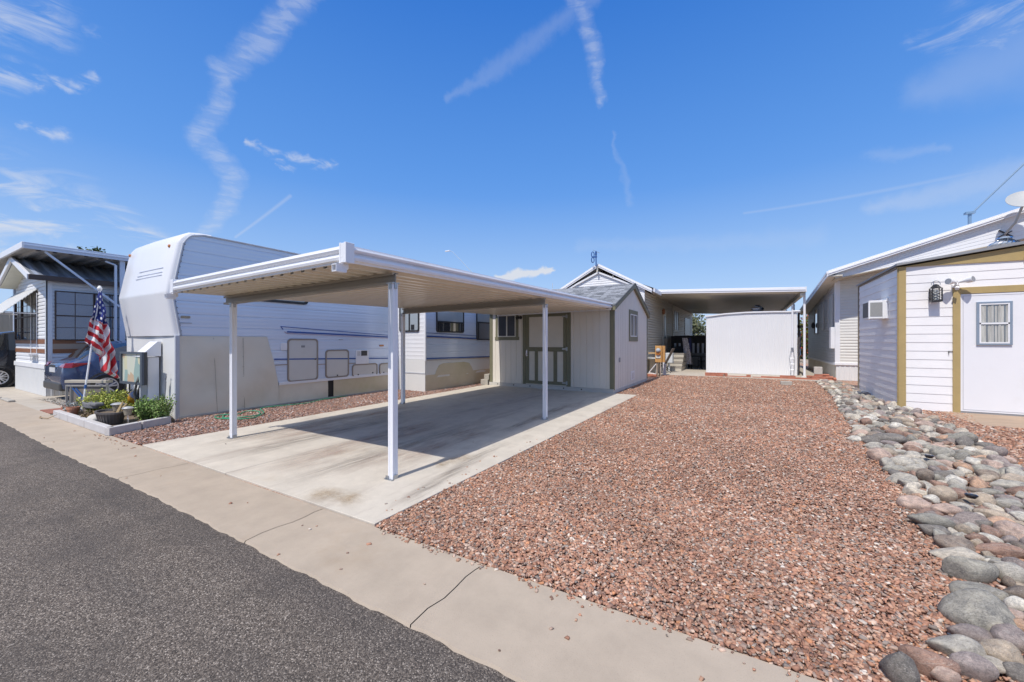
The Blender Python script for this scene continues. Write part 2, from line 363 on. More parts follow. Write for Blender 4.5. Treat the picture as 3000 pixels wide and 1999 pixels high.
def concrete(name,col,dark,streaky,scale=1):
    m,n,l,b=nt(name); tc=n.new('ShaderNodeTexCoord'); src=tc.outputs['Object']
    f=tx(n,l,'Noise',src,3*scale,Detail=8,Roughness=.65); g=tx(n,l,'Noise',src,140,Detail=3)
    c=mixc(n,l,mrg(n,l,f.outputs[0],.3,.7,0,1),tuple(x*.88 for x in col),tuple(x*1.08 for x in col))
    c=mixc(n,l,mrg(n,l,g.outputs[0],.58,.72,0,.30),c,dark)
    if streaky:
        mp=n.new('ShaderNodeMapping'); mp.inputs['Scale'].default_value=(2.2,.45,1); l.new(src,mp.inputs[0])
        s=tx(n,l,'Noise',mp.outputs[0],1.1,Detail=8,Roughness=.7,Distortion=.5); c=mixc(n,l,mrg(n,l,s.outputs[0],.52,.80,0,streaky),c,dark)
    st=tx(n,l,'Noise',src,.9,Detail=5,Roughness=.7); c=mixc(n,l,mrg(n,l,st.outputs[0],.58,.78,0,.45),c,tuple(x*y for x,y in zip(col,(.80,.70,.56))))
    l.new(c,b.inputs['Base Color']); b.inputs['Roughness'].default_value=.85
    bp=n.new('ShaderNodeBump'); bp.inputs['Strength'].default_value=.25; bp.inputs['Distance'].default_value=.004; l.new(g.outputs[0],bp.inputs['Height']); l.new(bp.outputs[0],b.inputs['Normal']); return m
PADM=concrete('driveway_concrete',(.565,.51,.425),(.31,.245,.20),.85)
CURBM=concrete('gutter_concrete',(.42,.345,.265),(.24,.18,.135),.2)
OLDC=concrete('old_concrete',(.46,.41,.34),(.3,.25,.2),.1)
def asphalt():
    m,n,l,b=nt('asphalt'); tc=n.new('ShaderNodeTexCoord'); src=tc.outputs['Object']
    v=tx(n,l,'Voronoi',src,165); sp=n.new('ShaderNodeSeparateXYZ'); l.new(v.outputs['Color'],sp.inputs[0])
    c=cramp(n,l,sp.outputs[0],[(0,(.056,.044,.035)),(.28,(.108,.086,.069)),(.52,(.162,.132,.106)),(.76,(.235,.194,.157)),(.93,(.42,.36,.30))])
    f=tx(n,l,'Noise',src,.8,Detail=6,Roughness=.7); c=mixc(n,l,mrg(n,l,f.outputs[0],.47,.66,0,.62),c,(.075,.062,.052))
    mp=n.new('ShaderNodeMapping'); mp.inputs['Scale'].default_value=(.25,2.2,1); l.new(src,mp.inputs[0])
    s=tx(n,l,'Noise',mp.outputs[0],1.2,Detail=5); c=mixc(n,l,mrg(n,l,s.outputs[0],.5,.75,0,.45),c,(.05,.044,.042))
    # soft worn pale band along the lane, dark seepage next to the gutter
    sx=n.new('ShaderNodeSeparateXYZ'); l.new(src,sx.inputs[0]); c=mixc(n,l,mrg(n,l,sx.outputs[1],1.25,1.6,0,.35),c,(.055,.048,.045))
    l.new(c,b.inputs['Base Color']); b.inputs['Roughness'].default_value=.9
    g=tx(n,l,'Noise',src,150,Detail=3); bp=n.new('ShaderNodeBump'); bp.inputs['Strength'].default_value=.8; bp.inputs['Distance'].default_value=.006
    l.new(v.outputs['Distance'],bp.inputs['Height']); bp.invert=True; l.new(bp.outputs[0],b.inputs['Normal']); return m
ASPH=asphalt()
def attr_mat(name,rough=.85,speck=0,bump=.3):
    m,n,l,b=nt(name); a=n.new('ShaderNodeAttribute'); a.attribute_name='col'; c=a.outputs[0]
    tc=n.new('ShaderNodeTexCoord'); g=tx(n,l,'Noise',tc.outputs['Object'],90,Detail=4); c=mixc(n,l,1.0,c,mixc(n,l,g.outputs[0],(.75,.75,.75),(1.2,1.2,1.2)),'MULTIPLY')
    l.new(c,b.inputs['Base Color']); b.inputs['Roughness'].default_value=rough; b.inputs['Specular IOR Level'].default_value=.3; return m
STONEM=attr_mat('crushed_stone')
ROADE=MB(); ROADE.box(-160,160,-60,1.72,-.3,-.014)
struct(ROADE.build('road',ASPH))
g=MB(); g.add([(-3000,-3000,-.06),(3000,-3000,-.06),(3000,3000,-.06),(-3000,3000,-.06)],[(0,1,2,3)])
struct(g.build('ground',mat('desert_soil',(.34,.27,.20),.95,var=.25,vs=.5,bump=.4,bs=20)))
# gutter strip: slabs with an irregular road edge and open joints
def edgey(x): return 1.595+.005*math.sin(x*7.1)+.006*math.sin(x*17.3+1)+.003*math.sin(x*41+.4)+.002*math.sin(x*71)+.012*math.sin(x*.9)
joints=[-60,-30,-24,-18,-15.0,-12.2,-9.3,-6.11,-3.36,-1.58,1.6,4.5,7.5,11,30,60]
c=MB()
for a,b_ in zip(joints,joints[1:]):
    a+=.004; b_-=.004; n_=max(2,int((b_-a)/.05)) if -15<a<5 else 8
    top=[]; 
    def jx(y,x,s): return x+(.012*math.sin(y*23+x)+.008*math.sin(y*61))*(1 if -7<x<0 else .2)
    front=[(a+(b_-a)*i/n_) for i in range(n_+1)]
    o=len(c.v); 
    for x in front:
        t=(x-a)/(b_-a); sh0=jx(edgey(x),a,0)-a; 
        ys=[edgey(x),edgey(x)+.012,1.74,1.86,1.98,2.10,2.19,2.28]; 
        for j,y in enumerate(ys):
            xx=x
            if t<.001: xx=x+.014*math.sin(y*15+round(a,1))+.006*math.sin(y*57)
            if t>.999: xx=x+.014*math.sin(y*15+round(b_+.008,1))+.006*math.sin(y*57)
            z=(-.02 if j==0 else 0.0)
            c.v.append((xx,y,z))
        c.v.append((x,2.28,-.1))
    m_=9
    for i in range(n_):
        for j in range(8): c.f.append((o+i*m_+j,o+(i+1)*m_+j,o+(i+1)*m_+j+1,o+i*m_+j+1)); c.m.append(0)
    c.box(a,b_,1.66,2.27,-.12,-.012)
struct(c.build('gutter',CURBM))
c=MB(); c.box(-60,60,1.5,2.5,-.2,-.05); struct(c.build('gutter_joint_bed',mat('joint_dirt',(.15,.115,.085),.95,var=.3,vs=20)))
# carport driveway slab: tiles between control joints
pad=MB(); px_=[-7.98,-5.24,-2.72]; py_=[2.295,5.06,8.08,11.60]
def pxl(y): return -7.72-(y-2.3)*.022
for i in range(2):
    for j in range(3):
        y0,y1=py_[j]+.004,py_[j+1]-.004
        xa0=pxl(y0) if i==0 else -5.23+.004-(y0-2.3)*.02; xa1=pxl(y1) if i==0 else -5.23+.004-(y1-2.3)*.02
        xb0=-5.23-.004-(y0-2.3)*.02 if i==0 else -2.70; xb1=-5.23-.004-(y1-2.3)*.02 if i==0 else -2.70
        if j==2 and i==1: pass
        pad.hexa([(xa0,y0,-.12),(xb0,y0,-.12),(xb1,y1,-.12),(xa1,y1,-.12)],[(xa0,y0,.012),(xb0,y0,.012),(xb1,y1,.012),(xa1,y1,.012)])
PAD=struct(pad.build('driveway',PADM,bevel=.005))
pb=MB(); pb.hexa([(-7.68,2.32,-.15),(-2.75,2.32,-.15),(-2.75,11.55,-.15),(-7.9,11.55,-.15)],[(-7.68,2.32,.004),(-2.75,2.32,.004),(-2.75,11.55,.004),(-7.9,11.55,.004)])
struct(pb.build('driveway_joint_bed',MATS['joint_dirt']))
# tyre scuffs and stains on the slab
def stain_mat(name,col,amt,sc=(9,1.2,1)):
    m,n,l,b=nt(name); tc=n.new('ShaderNodeTexCoord'); mp=n.new('ShaderNodeMapping'); mp.inputs['Scale'].default_value=sc; l.new(tc.outputs['Object'],mp.inputs[0]); f=tx(n,l,'Noise',mp.outputs[0],1.5,Detail=7,Roughness=.7)
    uv=n.new('ShaderNodeUVMap'); uv.uv_map='UVMap'; sp=n.new('ShaderNodeSeparateXYZ'); l.new(uv.outputs[0],sp.inputs[0])
    def mm(op,a,b_):
        x=n.new('ShaderNodeMath'); x.operation=op; x.use_clamp=True
        for i,v in enumerate((a,b_)):
            if isinstance(v,(int,float)): x.inputs[i].default_value=v
            else: l.new(v,x.inputs[i])
        return x.outputs[0]
    e=mm('MULTIPLY',mrg(n,l,sp.outputs[0],0,.35,0,1),mrg(n,l,sp.outputs[0],1,.65,0,1)); e2=mm('MULTIPLY',mrg(n,l,sp.outputs[1],0,.25,0,1),mrg(n,l,sp.outputs[1],1,.75,0,1))
    al=mm('MULTIPLY',mm('MULTIPLY',e,e2),mrg(n,l,f.outputs[0],.38,.66,0,amt)); l.new(al,b.inputs['Alpha']); b.inputs['Base Color'].default_value=(*col,1); b.inputs['Roughness'].default_value=.9; return m
def smear(pts,w_,m,z=.0155,name='slab_stain'):
    q=MB(); UV=[]
    for i,(x,y) in enumerate(pts):
        a=pts[max(i-1,0)]; b_=pts[min(i+1,len(pts)-1)]; d=Vector((b_[0]-a[0],b_[1]-a[1],0)).normalized(); nn=Vector((-d.y,d.x,0))*w_/2
        for k in range(5): f=k/4-.5; q.v.append((x+nn.x*2*f,y+nn.y*2*f,z)); UV.append((k/4,i/(len(pts)-1)))
    for i in range(len(pts)-1):
        for k in range(4): a=i*5+k; q.f.append((a,a+1,a+6,a+5)); q.m.append(0)
    o=q.build(name,m,PAD,local=True); u=o.data.uv_layers.new(name='UVMap')
    for p in o.data.polygons:
        for li in p.loop_indices: u.data[li].uv=UV[o.data.loops[li].vertex_index]
TYM=stain_mat('tyre_rubber_scuff',(.17,.135,.115),.48,(14,1.0,1)); RSM=stain_mat('rust_stain',(.38,.27,.15),.5,(3,3,1)); WSH=stain_mat('pinkish_wash',(.42,.31,.25),.6,(2.5,.6,1))
OFF[PAD.name]=Vector((0,0,0))
for j,(pts,w_,m) in enumerate((([(-2.78,2.65),(-2.84,2.95),(-2.93,3.4),(-3.02,3.9),(-3.10,4.5),(-3.15,5.3)],.24,TYM),([(-4.3,2.35),(-4.33,3.2),(-4.36,4.2),(-4.4,5.2),(-4.45,6.4)],.42,TYM),([(-5.9,2.4),(-5.95,3.4),(-6.0,4.6),(-6.1,6.6)],.5,TYM),([(-3.55,5.4),(-3.62,7.0),(-3.75,9.5)],.3,TYM),([(-6.9,2.6),(-6.95,4),(-7.0,6)],.35,TYM),([(-3.9,2.45),(-3.5,2.5),(-3.1,2.6)],.42,RSM),([(-3.3,3.6),(-3.2,4.4)],.35,RSM),([(-4.9,2.5),(-4.95,4),(-5.0,6.2)],.9,WSH),([(-6.5,3),(-6.6,5),(-6.7,7)],1.0,WSH),([(-3.9,3.1),(-3.95,4.6),(-4.0,6.4)],.8,WSH))): smear([tuple(map(float,(np.interp(t,np.linspace(0,1,len(pts)),[p[0] for p in pts]),np.interp(t,np.linspace(0,1,len(pts)),[p[1] for p in pts])))) for t in np.linspace(0,1,14)],w_,m,z=.0145+.0007*j)
# gravel beds
def sheet(name,x0,x1,y0,y1,z,m):
    s=MB(); nx=max(2,int((x1-x0)/.5)); ny=max(2,int((y1-y0)/.5))
    for j in range(ny+1):
        for i in range(nx+1):
            s.v.append((x0+(x1-x0)*i/nx,y0+(y1-y0)*j/ny,z+.006*math.sin(i*1.3+j*.7)))
    for j in range(ny):
        for i in range(nx): a=j*(nx+1)+i; s.f.append((a,a+1,a+nx+2,a+nx+1)); s.m.append(0)
    return struct(s.build(name,m,smooth=True))
sheet('gravel_bed',-12.25,14,2.27,34,-.012,GRAV)
sheet('gravel_bed_beside_driveway',-36,-12.3,2.27,34,-.016,GRAVL)
def stones(name,pts,size,seed,label,tint=(1,1,1),flat=.55,pal=GPAL):
    r=np.random.default_rng(seed); n=len(pts)
    cube=np.array([(-1,-1,-1),(1,-1,-1),(1,1,-1),(-1,1,-1),(-1,-1,1),(1,-1,1),(1,1,1),(-1,1,1)],float)*.5
    fc=np.array([(0,3,2,1),(4,5,6,7),(0,1,5,4),(1,2,6,5),(2,3,7,6),(3,0,4,7)])
    s=size*(.5+1.0*r.random((n,1))**1.7); ax=np.concatenate([s*(.9+.6*r.random((n,1))),s*(.6+.4*r.random((n,1))),s*flat*(.4+.6*r.random((n,1)))],1)
    V=cube[None]+r.normal(0,.13,(n,8,3)); V[:,4:,:2]*=(.55+.35*r.random((n,1,1))); V=V*ax[:,None,:]
    a=r.random(n)*2*PI; t=r.normal(0,.26,n); ca,sa=np.cos(a),np.sin(a); ct,st=np.cos(t),np.sin(t)
    x=V[...,0]*ct[:,None]+V[...,2]*st[:,None]; z=-V[...,0]*st[:,None]+V[...,2]*ct[:,None]; y=V[...,1]
    X=x*ca[:,None]-y*sa[:,None]; Y=x*sa[:,None]+y*ca[:,None]
    V=np.stack([X+pts[:,0:1],Y+pts[:,1:2],z+pts[:,2:3]],-1).reshape(-1,3)
    F=(fc[None]+8*np.arange(n)[:,None,None]).reshape(-1,4)
    me=bpy.data.meshes.new(name); me.vertices.add(len(V)); me.vertices.foreach_set('co',V.ravel().astype(np.float32))
    me.loops.add(F.size); me.loops.foreach_set('vertex_index',F.ravel().astype(np.int32)); me.polygons.add(len(F))
    me.polygons.foreach_set('loop_start',np.arange(0,F.size,4,dtype=np.int32)); me.polygons.foreach_set('loop_total',np.full(len(F),4,np.int32)); me.update(); me.validate()
    pc=np.array([c for c,_ in pal]); pw=np.array([w_ for _,w_ in pal]); pw/=pw.sum()
    patch=1+.04*np.sin(pts[:,0:1]*2.7+np.sin(pts[:,1:2]*1.9)*2)+.04*np.sin(pts[:,1:2]*3.3+pts[:,0:1]*5.1+np.sin(pts[:,0:1]*2)*3); col=pc[r.choice(len(pal),n,p=pw)]*(.8+.4*r.random((n,1)))*np.array(tint)*patch
    C=np.ones((n,8,4),np.float32); C[...,:3]=col[:,None,:]
    at=me.color_attributes.new('col','FLOAT_COLOR','POINT'); at.data.foreach_set('color',C.ravel()); me.materials.append(STONEM)
    o=bpy.data.objects.new(name,me); COL.objects.link(o); o['kind']='stuff'; o['label']=label; return o
def inframe(p,m=.12): 
    d=-math.sin(YAW)*p[:,0]+math.cos(YAW)*p[:,1]; a=(math.cos(YAW)*p[:,0]+math.sin(YAW)*p[:,1])/np.maximum(d,.1); return (np.abs(a)<1.2857+m)&(d>1)
def stripL(y): return np.interp(y,[2.27,2.5,3.2,3.7,4.2,5.1,6.3,7.9,9.7,14.4,18.8],[.80,.92,1.06,1.16,1.2,1.36,1.43,1.52,1.62,2.05,2.25])
def stripR(y): return np.interp(y,[2.27,7,7.5,8.8,9.9,11.9,12.3,15.7,18.8],[2.7,2.78,2.86,3.03,3.08,3.2,2.93,2.93,2.95])
def scatter(x0,x1,y0,y1,dens,z,keep=None):
    n=int((x1-x0)*(y1-y0)*dens); p=np.stack([rng.uniform(x0,x1,n),rng.uniform(y0,y1,n),np.full(n,z)],1); p[:,2]+=rng.normal(0,.004,n)
    k=inframe(p)
    if keep is not None:k&=keep(p)
    return p[k]
def cam_d(p): return np.hypot(p[:,0],p[:,1])
lot=lambda p:(p[:,0]>np.where(p[:,1]<11.6,-2.69+.012*np.sin(p[:,1]*9)+.01*np.sin(p[:,1]*31),-3.34))&(p[:,0]<stripL(p[:,1])+.12)&(p[:,1]>2.285)&(p[:,1]<19.15)
P=np.concatenate([scatter(-2.7,1.7,2.28,4.2,6200,.003,lot),scatter(-2.7,2,4.2,7,3800,.003,lot)])
stones('gravel',P,.0195,1,'reddish brown crushed stone covering the open lot beside the driveway')
P=np.concatenate([scatter(-3.4,2.3,7,11.5,2000,.004,lot),scatter(-3.4,2.4,11.5,19.2,1000,.005,lot)])
stones('gravel',P,.027,2,'reddish brown crushed stone at the far end of the open lot')
P=scatter(-12.2,-7.6,2.3,12.4,1300,.003,lambda p:(p[:,0]<pxl(p[:,1])+.01)&(p[:,0]>np.where(p[:,1]<3.25,-8.98-(p[:,1]-2.24)*.38,np.where(p[:,1]<9.1,-9.72,-8.47))))
stones('gravel',P,.026,3,'pinkish brown crushed stone in the bed between the trailer and the driveway',tint=(.86,.92,1.05))
P=scatter(2.6,6.5,5,12.3,1300,.003,lambda p:(p[:,0]>stripR(p[:,1])-.1)&~((p[:,1]>10.66)&(p[:,0]>3.7+.25*(p[:,1]-10.7))))
stones('gravel',P,.030,4,'reddish brown crushed stone in front of the white shed with mustard trim')
P=scatter(-16.6,-12.4,2.3,4.4,900,.002,lambda p:(p[:,1]>2.75)&(p[:,0]>-16.2)&(p[:,0]<-12.6))
stones('gravel',P,.03,6,'pale grey gravel patch beside the blue car',pal=[((.45,.42,.37),.5),((.34,.31,.27),.3),((.55,.5,.44),.2)])
P=scatter(.8,3.1,2.4,12,1500,.022,lambda p:(p[:,0]>stripL(p[:,1])+.05)&(p[:,0]<stripR(p[:,1])))
stones('gravel',P,.024,12,'gravel chips caught in the gaps between the river rocks',tint=(.95,1.0,1.05))
# loose stones and grit on the slab and gutter edge
P=np.array([(x,y,.014 if (x<-2.72 and y>2.3) else .004) for x,y in [(rnd.uniform(-2.95,-2.7),rnd.uniform(2.3,6)) for _ in range(26)]+[(rnd.gauss(-4.5,1.5),rnd.uniform(2.4,6)) for _ in range(7)]+[(rnd.uniform(-2.6,1.4),2.27-abs(rnd.gauss(0,.03))) for _ in range(150)]+[(rnd.uniform(-9.3,-7.6),2.2-abs(rnd.gauss(0,.05))) for _ in range(40)]+[(rnd.uniform(-10,1),rnd.uniform(1.6,2.2)) for _ in range(26)]])
stones('loose_gravel',P,.018,9,'stray gravel chips lying on the driveway and gutter edge')
s=MB(); s.add([(-60,2.28,-.004),(-12.7,2.28,-.004),(-12.7,2.72,-.004),(-60,2.72,-.004)],[(0,1,2,3)]); s.add([(-60,2.722,-.004),(-16.3,2.722,-.004),(-16.3,30,-.004),(-60,30,-.004)],[(0,1,2,3)])
s.add([(-16.29,4.3,-.006),(-12.6,4.3,-.006),(-12.6,30,-.006),(-16.29,30,-.006)],[(0,1,2,3)])
struct(s.build('neighbour_driveway',OLDC))
s=MB(); s.box(-4.3,2.9,19.3,34,-.06,.022); struct(s.build('patio_slab',OLDC,bevel=.01))
s=MB(); s.box(3.66,6.5,10.66,12.32,-.06,.012); struct(s.build('shed_apron',mat('apron_concrete',(.40,.29,.20),.85,var=.2,vs=3,stretch=(.6,3,1),bump=.3,bs=60),bevel=.006))
# ------------------------------------------------------------------ carport
cp=thing('carport','white flat metal carport on four square posts over the concrete driveway','carport',(-5.4,7,.012))
XR,XL,YF,YB=-3.42,-7.36,2.57,11.52
def rz(x,y): return 2.375+(y-YF)*.0190+(x-XR)*.0135     # underside of the pan
rb=MB(); fr=lambda u,v,d:(u,v,rz(u,v)-d)
ribs(rb,fr,XL+.02,XR-.02,K(YF+.02),K(YB-.02),.20,.062,.50,.22)
ribs(rb,lambda u,v,d:(u,v,rz(u,v)+.05-d),XL+.02,XR-.02,K(YF+.02),K(YB-.02),.20,.062,.50,.22)
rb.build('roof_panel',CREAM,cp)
fprof=[(0,-.045),(.012,-.045),(.014,-.03),(.040,-.020),(.047,.006),(.038,.030),(.008,.040),(.008,.056),(.034,.062),(.045,.084),(.036,.104),(.008,.110),(.008,.128),(0,.128)]
def fascia(a,b,out,name='fascia'):
    m=MB(); a=Vector(a);b=Vector(b);o=Vector(out)
    pts=fprof+[(-.012,.128),(-.012,-.045)]
    for P_ in (a,b):
        for d,h in pts: m.v.append(tuple(P_+o*d+Vector((0,0,h))))
    n=len(pts)
    for i in range(n): j=(i+1)%n; m.f.append((i,j,n+j,n+i)); m.m.append(0)
    return m.build(name,WM,cp,smooth=True)
fascia((XL,YF,rz(XL,YF)),(XR,YF,rz(XR,YF)),(0,-1,0)); fascia((XR,YF,rz(XR,YF)),(XR,YB,rz(XR,YB)),(1,0,0)); fascia((XL,YB,rz(XL,YB)),(XL,YF,rz(XL,YF)),(-1,0,0)); 
for x,y in ((XR,YF),(XL,YF)):
    z=rz(x,y); m=MB(); m.box(x-.05,x+.045,y-.045,y+.05,z-.052,z+.142); m.box(x-.054,x-.03,y-.049,y+.03,z-.056,z+.146); m.box(x+.02,x+.049,y-.049,y+.054,z-.056,z+.146); m.build('corner_cap',WM,cp,bevel=.004)
    m=MB(); m.box(x-.09,x-.03,y-.01,y+.05,z-.11,z-.05); e=m.build('downspout_elbow',WM,cp,bevel=.012)
    m=MB(); cx=x-.06
    for a,b2,c2,d2 in ((cx-.035,cx-.028,z-.135,z-.075),(cx+.028,cx+.035,z-.135,z-.075),(cx-.035,cx+.035,z-.142,z-.135),(cx-.035,cx+.035,z-.075,z-.068)): m.box(a,b2,y-.10,y+.02,c2,d2)
    m.build('downspout_outlet',WM,cp)
for y in (3.22,7.10):
    m=MB(); hb=.132
    for (x0,x1) in ((-7.30,-3.43),):
        zt0=rz(x0,y)-.063; zt1=rz(x1,y)-.063
        for (ya,yb,za,zb) in ((y-.006,y+.006,0,hb),(y-.04,y+.04,0,.012),(y-.04,y+.04,hb-.012,hb),(y-.04,y-.032,.012,.03),(y-.04,y-.032,hb-.03,hb-.012)):
            m.hexa([(x0,ya,zt0-zb),(x1,ya,zt1-zb),(x1,yb,zt1-zb),(x0,yb,zt0-zb)],[(x0,ya,zt0-za),(x1,ya,zt1-za),(x1,yb,zt1-za),(x0,yb,zt0-za)])
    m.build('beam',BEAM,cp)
m=MB(); z0=rz(XL,YB)-.04; z1=rz(XR,YB)-.04; m.hexa([(XL,YB-.05,z0-.05),(XR,YB-.05,z1-.05),(XR,YB,z1-.05),(XL,YB,z0-.05)],[(XL,YB-.05,z0),(XR,YB-.05,z1),(XR,YB,z1),(XL,YB,z0)]); m.build('ledger',WM,cp)
for x,y in ((-7.03,3.20),(-3.41,3.16),(-7.25,7.04),(-3.42,7.08)):
    zt=rz(x,y)-.063-.132; h=.038; c_=.012
    sec=[(-h,-h),(-c_,-h),(-c_,-h+.006),(c_,-h+.006),(c_,-h),(h,-h),(h,-c_),(h-.006,-c_),(h-.006,c_),(h,c_),(h,h),(c_,h),(c_,h-.006),(-c_,h-.006),(-c_,h),(-h,h),(-h,c_),(-h+.006,c_),(-h+.006,-c_),(-h,-c_)]
    m=MB(); m.prism([(x+a,y+b2) for a,b2 in sec],'z',.014,zt); p=m.build('post',WM,cp,bevel=.003)
    OFF[p.name]=OFF[cp.name]
    m=MB(); m.box(x-.062,x-.02,y-.05,y-.043,.012,.05); m.box(x-.07,x+.06,y-.068,y-.0385,.012,.017); m.box(x+.0385,x+.043,y-.03,y+.03,.012,.06); m.tube([(x+.055,y-.056,.014),(x+.055,y-.056,.026)],.009,6); m.tube([(x-.058,y-.056,.014),(x-.058,y-.056,.026)],.009,6); m.build('foot_bracket',GALV,p)
    m=MB(); m.box(x-.05,x+.05,y-.05,y+.05,zt-.004,zt+.008); m.box(x+.0395,x+.048,y-.018,y+.018,zt-.06,zt-.004); m.box(x-.018,x+.018,y-.046,y-.0395,zt-.06,zt-.004); m.build('top_bracket',GALV,p)
# ------------------------------------------------------------------ travel trailer
TX=-9.70; TL=-12.28
tt=thing('travel_trailer','white fifth wheel travel trailer with blue stripes, slide-out room and cream skirting','trailer',(-11,8,0))
prof=[(3.36,1.665),(3.235,2.50),(3.33,3.05),(3.41,3.49),(3.455,3.60),(3.52,3.69),(3.63,3.755),(3.8,3.78)]
zz=[p[1] for p in prof]; yy=[p[0] for p in prof]
def nose(z): return float(np.interp(z,zz,yy))
# nose cap with rounded side edges
m=MB(); xs=[(TX,.10),(TX-.012,.05),(TX-.035,.018),(TX-.07,0),(-10.4,-.012),(-11,-.018),(-11.6,-.012),(TL+.07,0),(TL+.035,.018),(TL+.012,.05),(TL,.10)]
P_=[(3.36,1.655)]+[(float(np.interp(t,[0,1],[3.36,3.235])),1.665+t*.835) for t in (.02,.5,.97,1.0)]+[(3.2375,2.53)]+prof[2:]+[(4.0,3.785)]
for x,dy in xs:
    for y,z in P_:
        zd=dy*.55 if z>3.6 else 0
        m.v.append((x,y+(dy if z<3.7 else dy*.3),z-zd))
n=len(P_)
for i in range(len(xs)-1):
    for j in range(n-1): m.f.append((i*n+j,i*n+j+1,(i+1)*n+j+1,(i+1)*n+j)); m.m.append(0)
m.build('nose_cap',TWHITE,tt,smooth=True)
# grey edge moulding following the nose
m=MB(); edge=[(nose(z)+.10 if z<3.6 else nose(z)+.10,z-(0 if z<3.6 else .03)) for z in (1.66,2.1,2.47,2.52,2.8,3.05,3.3,3.49,3.6,3.67,3.71)]+[(3.86,3.735),(4.6,3.735),(9,3.70),(15,3.66)]
for (a,b_),(c_,d_) in zip(edge,edge[1:]): m.bar((TX+.004,a,b_),(TX+.004,c_,d_),.03,.052,up=(1,0,0))
m.build('edge_moulding',mat('grey_moulding',(.50,.52,.56),.4,var=.06),tt,bevel=.006)
m=MB()
for y in np.arange(4.0,9.5,.16): m.lathe((TX+.020,float(y),3.737),[(.009,0),(.009,.006),(.004,.010)],6,'x')
for t in np.linspace(1.75,3.6,17): m.lathe((TX+.020,nose(float(t))+.13,float(t)),[(.008,0),(.008,.006),(.004,.010)],6,'x')
m.build('moulding_screws',OFFB,tt)
# ribbed siding
def slo(z):
    if z>=1.655: return nose(min(z,3.72))+.13
    return float(np.interp(z,[.5,.57,1.02,1.655],[5.39,5.385,5.285,5.12]))
m=MB(); zl=[]; z=.555
lv=[]
while z<3.72:
    for f,d in ((0,-.007),(.028,.0),(.20,.0020),(.36,.0002),(.52,.0020),(.68,.0002),(.84,.0020),(.972,0)):
        lv.append((z+f*.256,d))
    z+=.256
lv=[q for q in lv if q[0]<3.725]
k0=[i for i,q in enumerate(lv) if q[0]>1.655][0]; lv.insert(k0,(1.656,.001)); lv.insert(k0,(1.654,.001))
for (z0,d0),(z1,d1) in zip(lv,lv[1:]): m.add([(TX+d0,slo(z0),z0),(TX+d0,9.15,z0),(TX+d1,9.15,z1),(TX+d1,slo(z1),z1)],[(0,1,2,3)])
wl=m.build('side_wall',TRLR,tt,smooth=True)
m=MB(); m.prism([(3.46,.05),(3.46,1.66),(3.34,2.5),(3.44,3.05),(3.52,3.49),(3.66,3.69),(3.9,3.73),(15,3.66),(15,.05)],'x',TX-.03,TL+.03); m.build('body',TWHITE,tt)
# stripes (raised decals)
def strip(pts,w_,name,mm,d=.008):
    q=MB()
    for (a,b_),(c_,d_) in zip(pts,pts[1:]): q.bar((TX+d,a,b_),(TX+d,c_,d_),.012,w_,up=(0,0,1))
    return q.build(name,mm,wl)
strip([(5.29,1.115),(9.1,1.0)],.032,'stripe',BLUEST)
strip([(3.42,2.72),(5.2,2.70)],.03,'stripe',BLUEST)
strip([(5.50,1.83),(5.442,1.90),(7.0,1.82),(9.1,1.715)],.016,'stripe',BLUEST)
strip([(5.60,1.775),(7.0,1.735),(9.1,1.665)],.036,'stripe',BLUEST)
strip([(5.53,1.78),(5.6,1.735),(7.0,1.695),(9.1,1.625)],.016,'stripe',mat('mauve_stripe',(.42,.34,.44),.4))
m=MB()
for zc,dx in ((3.02,.2),(2.93,.14),(2.87,.1)): m.bar((TX-.35,nose(zc)-.014,zc+.0),(TX-1.75+dx,nose(zc-.03)-.022,zc-.0),.006,.012)
m.build('nose_pinstripe',mat('pale_stripe',(.60,.63,.74),.4),tt)
for y,z,w_,h_ in ((3.55,2.03,.16,.05),):
    m=MB(); m.add([],[]); pr=rrect(y-w_/2,y+w_/2,z-h_/2,z+h_/2,.022); m.prism(pr,'x',TX,TX+.02); m.build('side_marker_lamp',mat('clear_lens',(.35,.30,.22),.2,var=.4,vs=60),tt,bevel=.004)
for rr_ in (rrect(3.46,3.66,1.905,1.918,.006),rrect(7.04,7.16,1.585,1.60,.007)): m=MB(); m.prism(rr_,'x',TX,TX+.014); m.build('badge',mat('grey_badge',(.32,.33,.36),.4),tt)
m=MB(); m.prism(rrect(8.44,8.60,1.385,1.435,.024),'x',TX,TX+.028); m.build('side_marker_lamp',AMBER,tt,bevel=.006)
for x,z in ((-10.0,3.46),(-12.15,3.50)):
    m=MB(); y=nose(z); m.lathe((x,y-.02,z),[(.035,.02),(.033,0),(.02,-.012)],12,'y'); m.build('clearance_lamp',AMBER,tt)
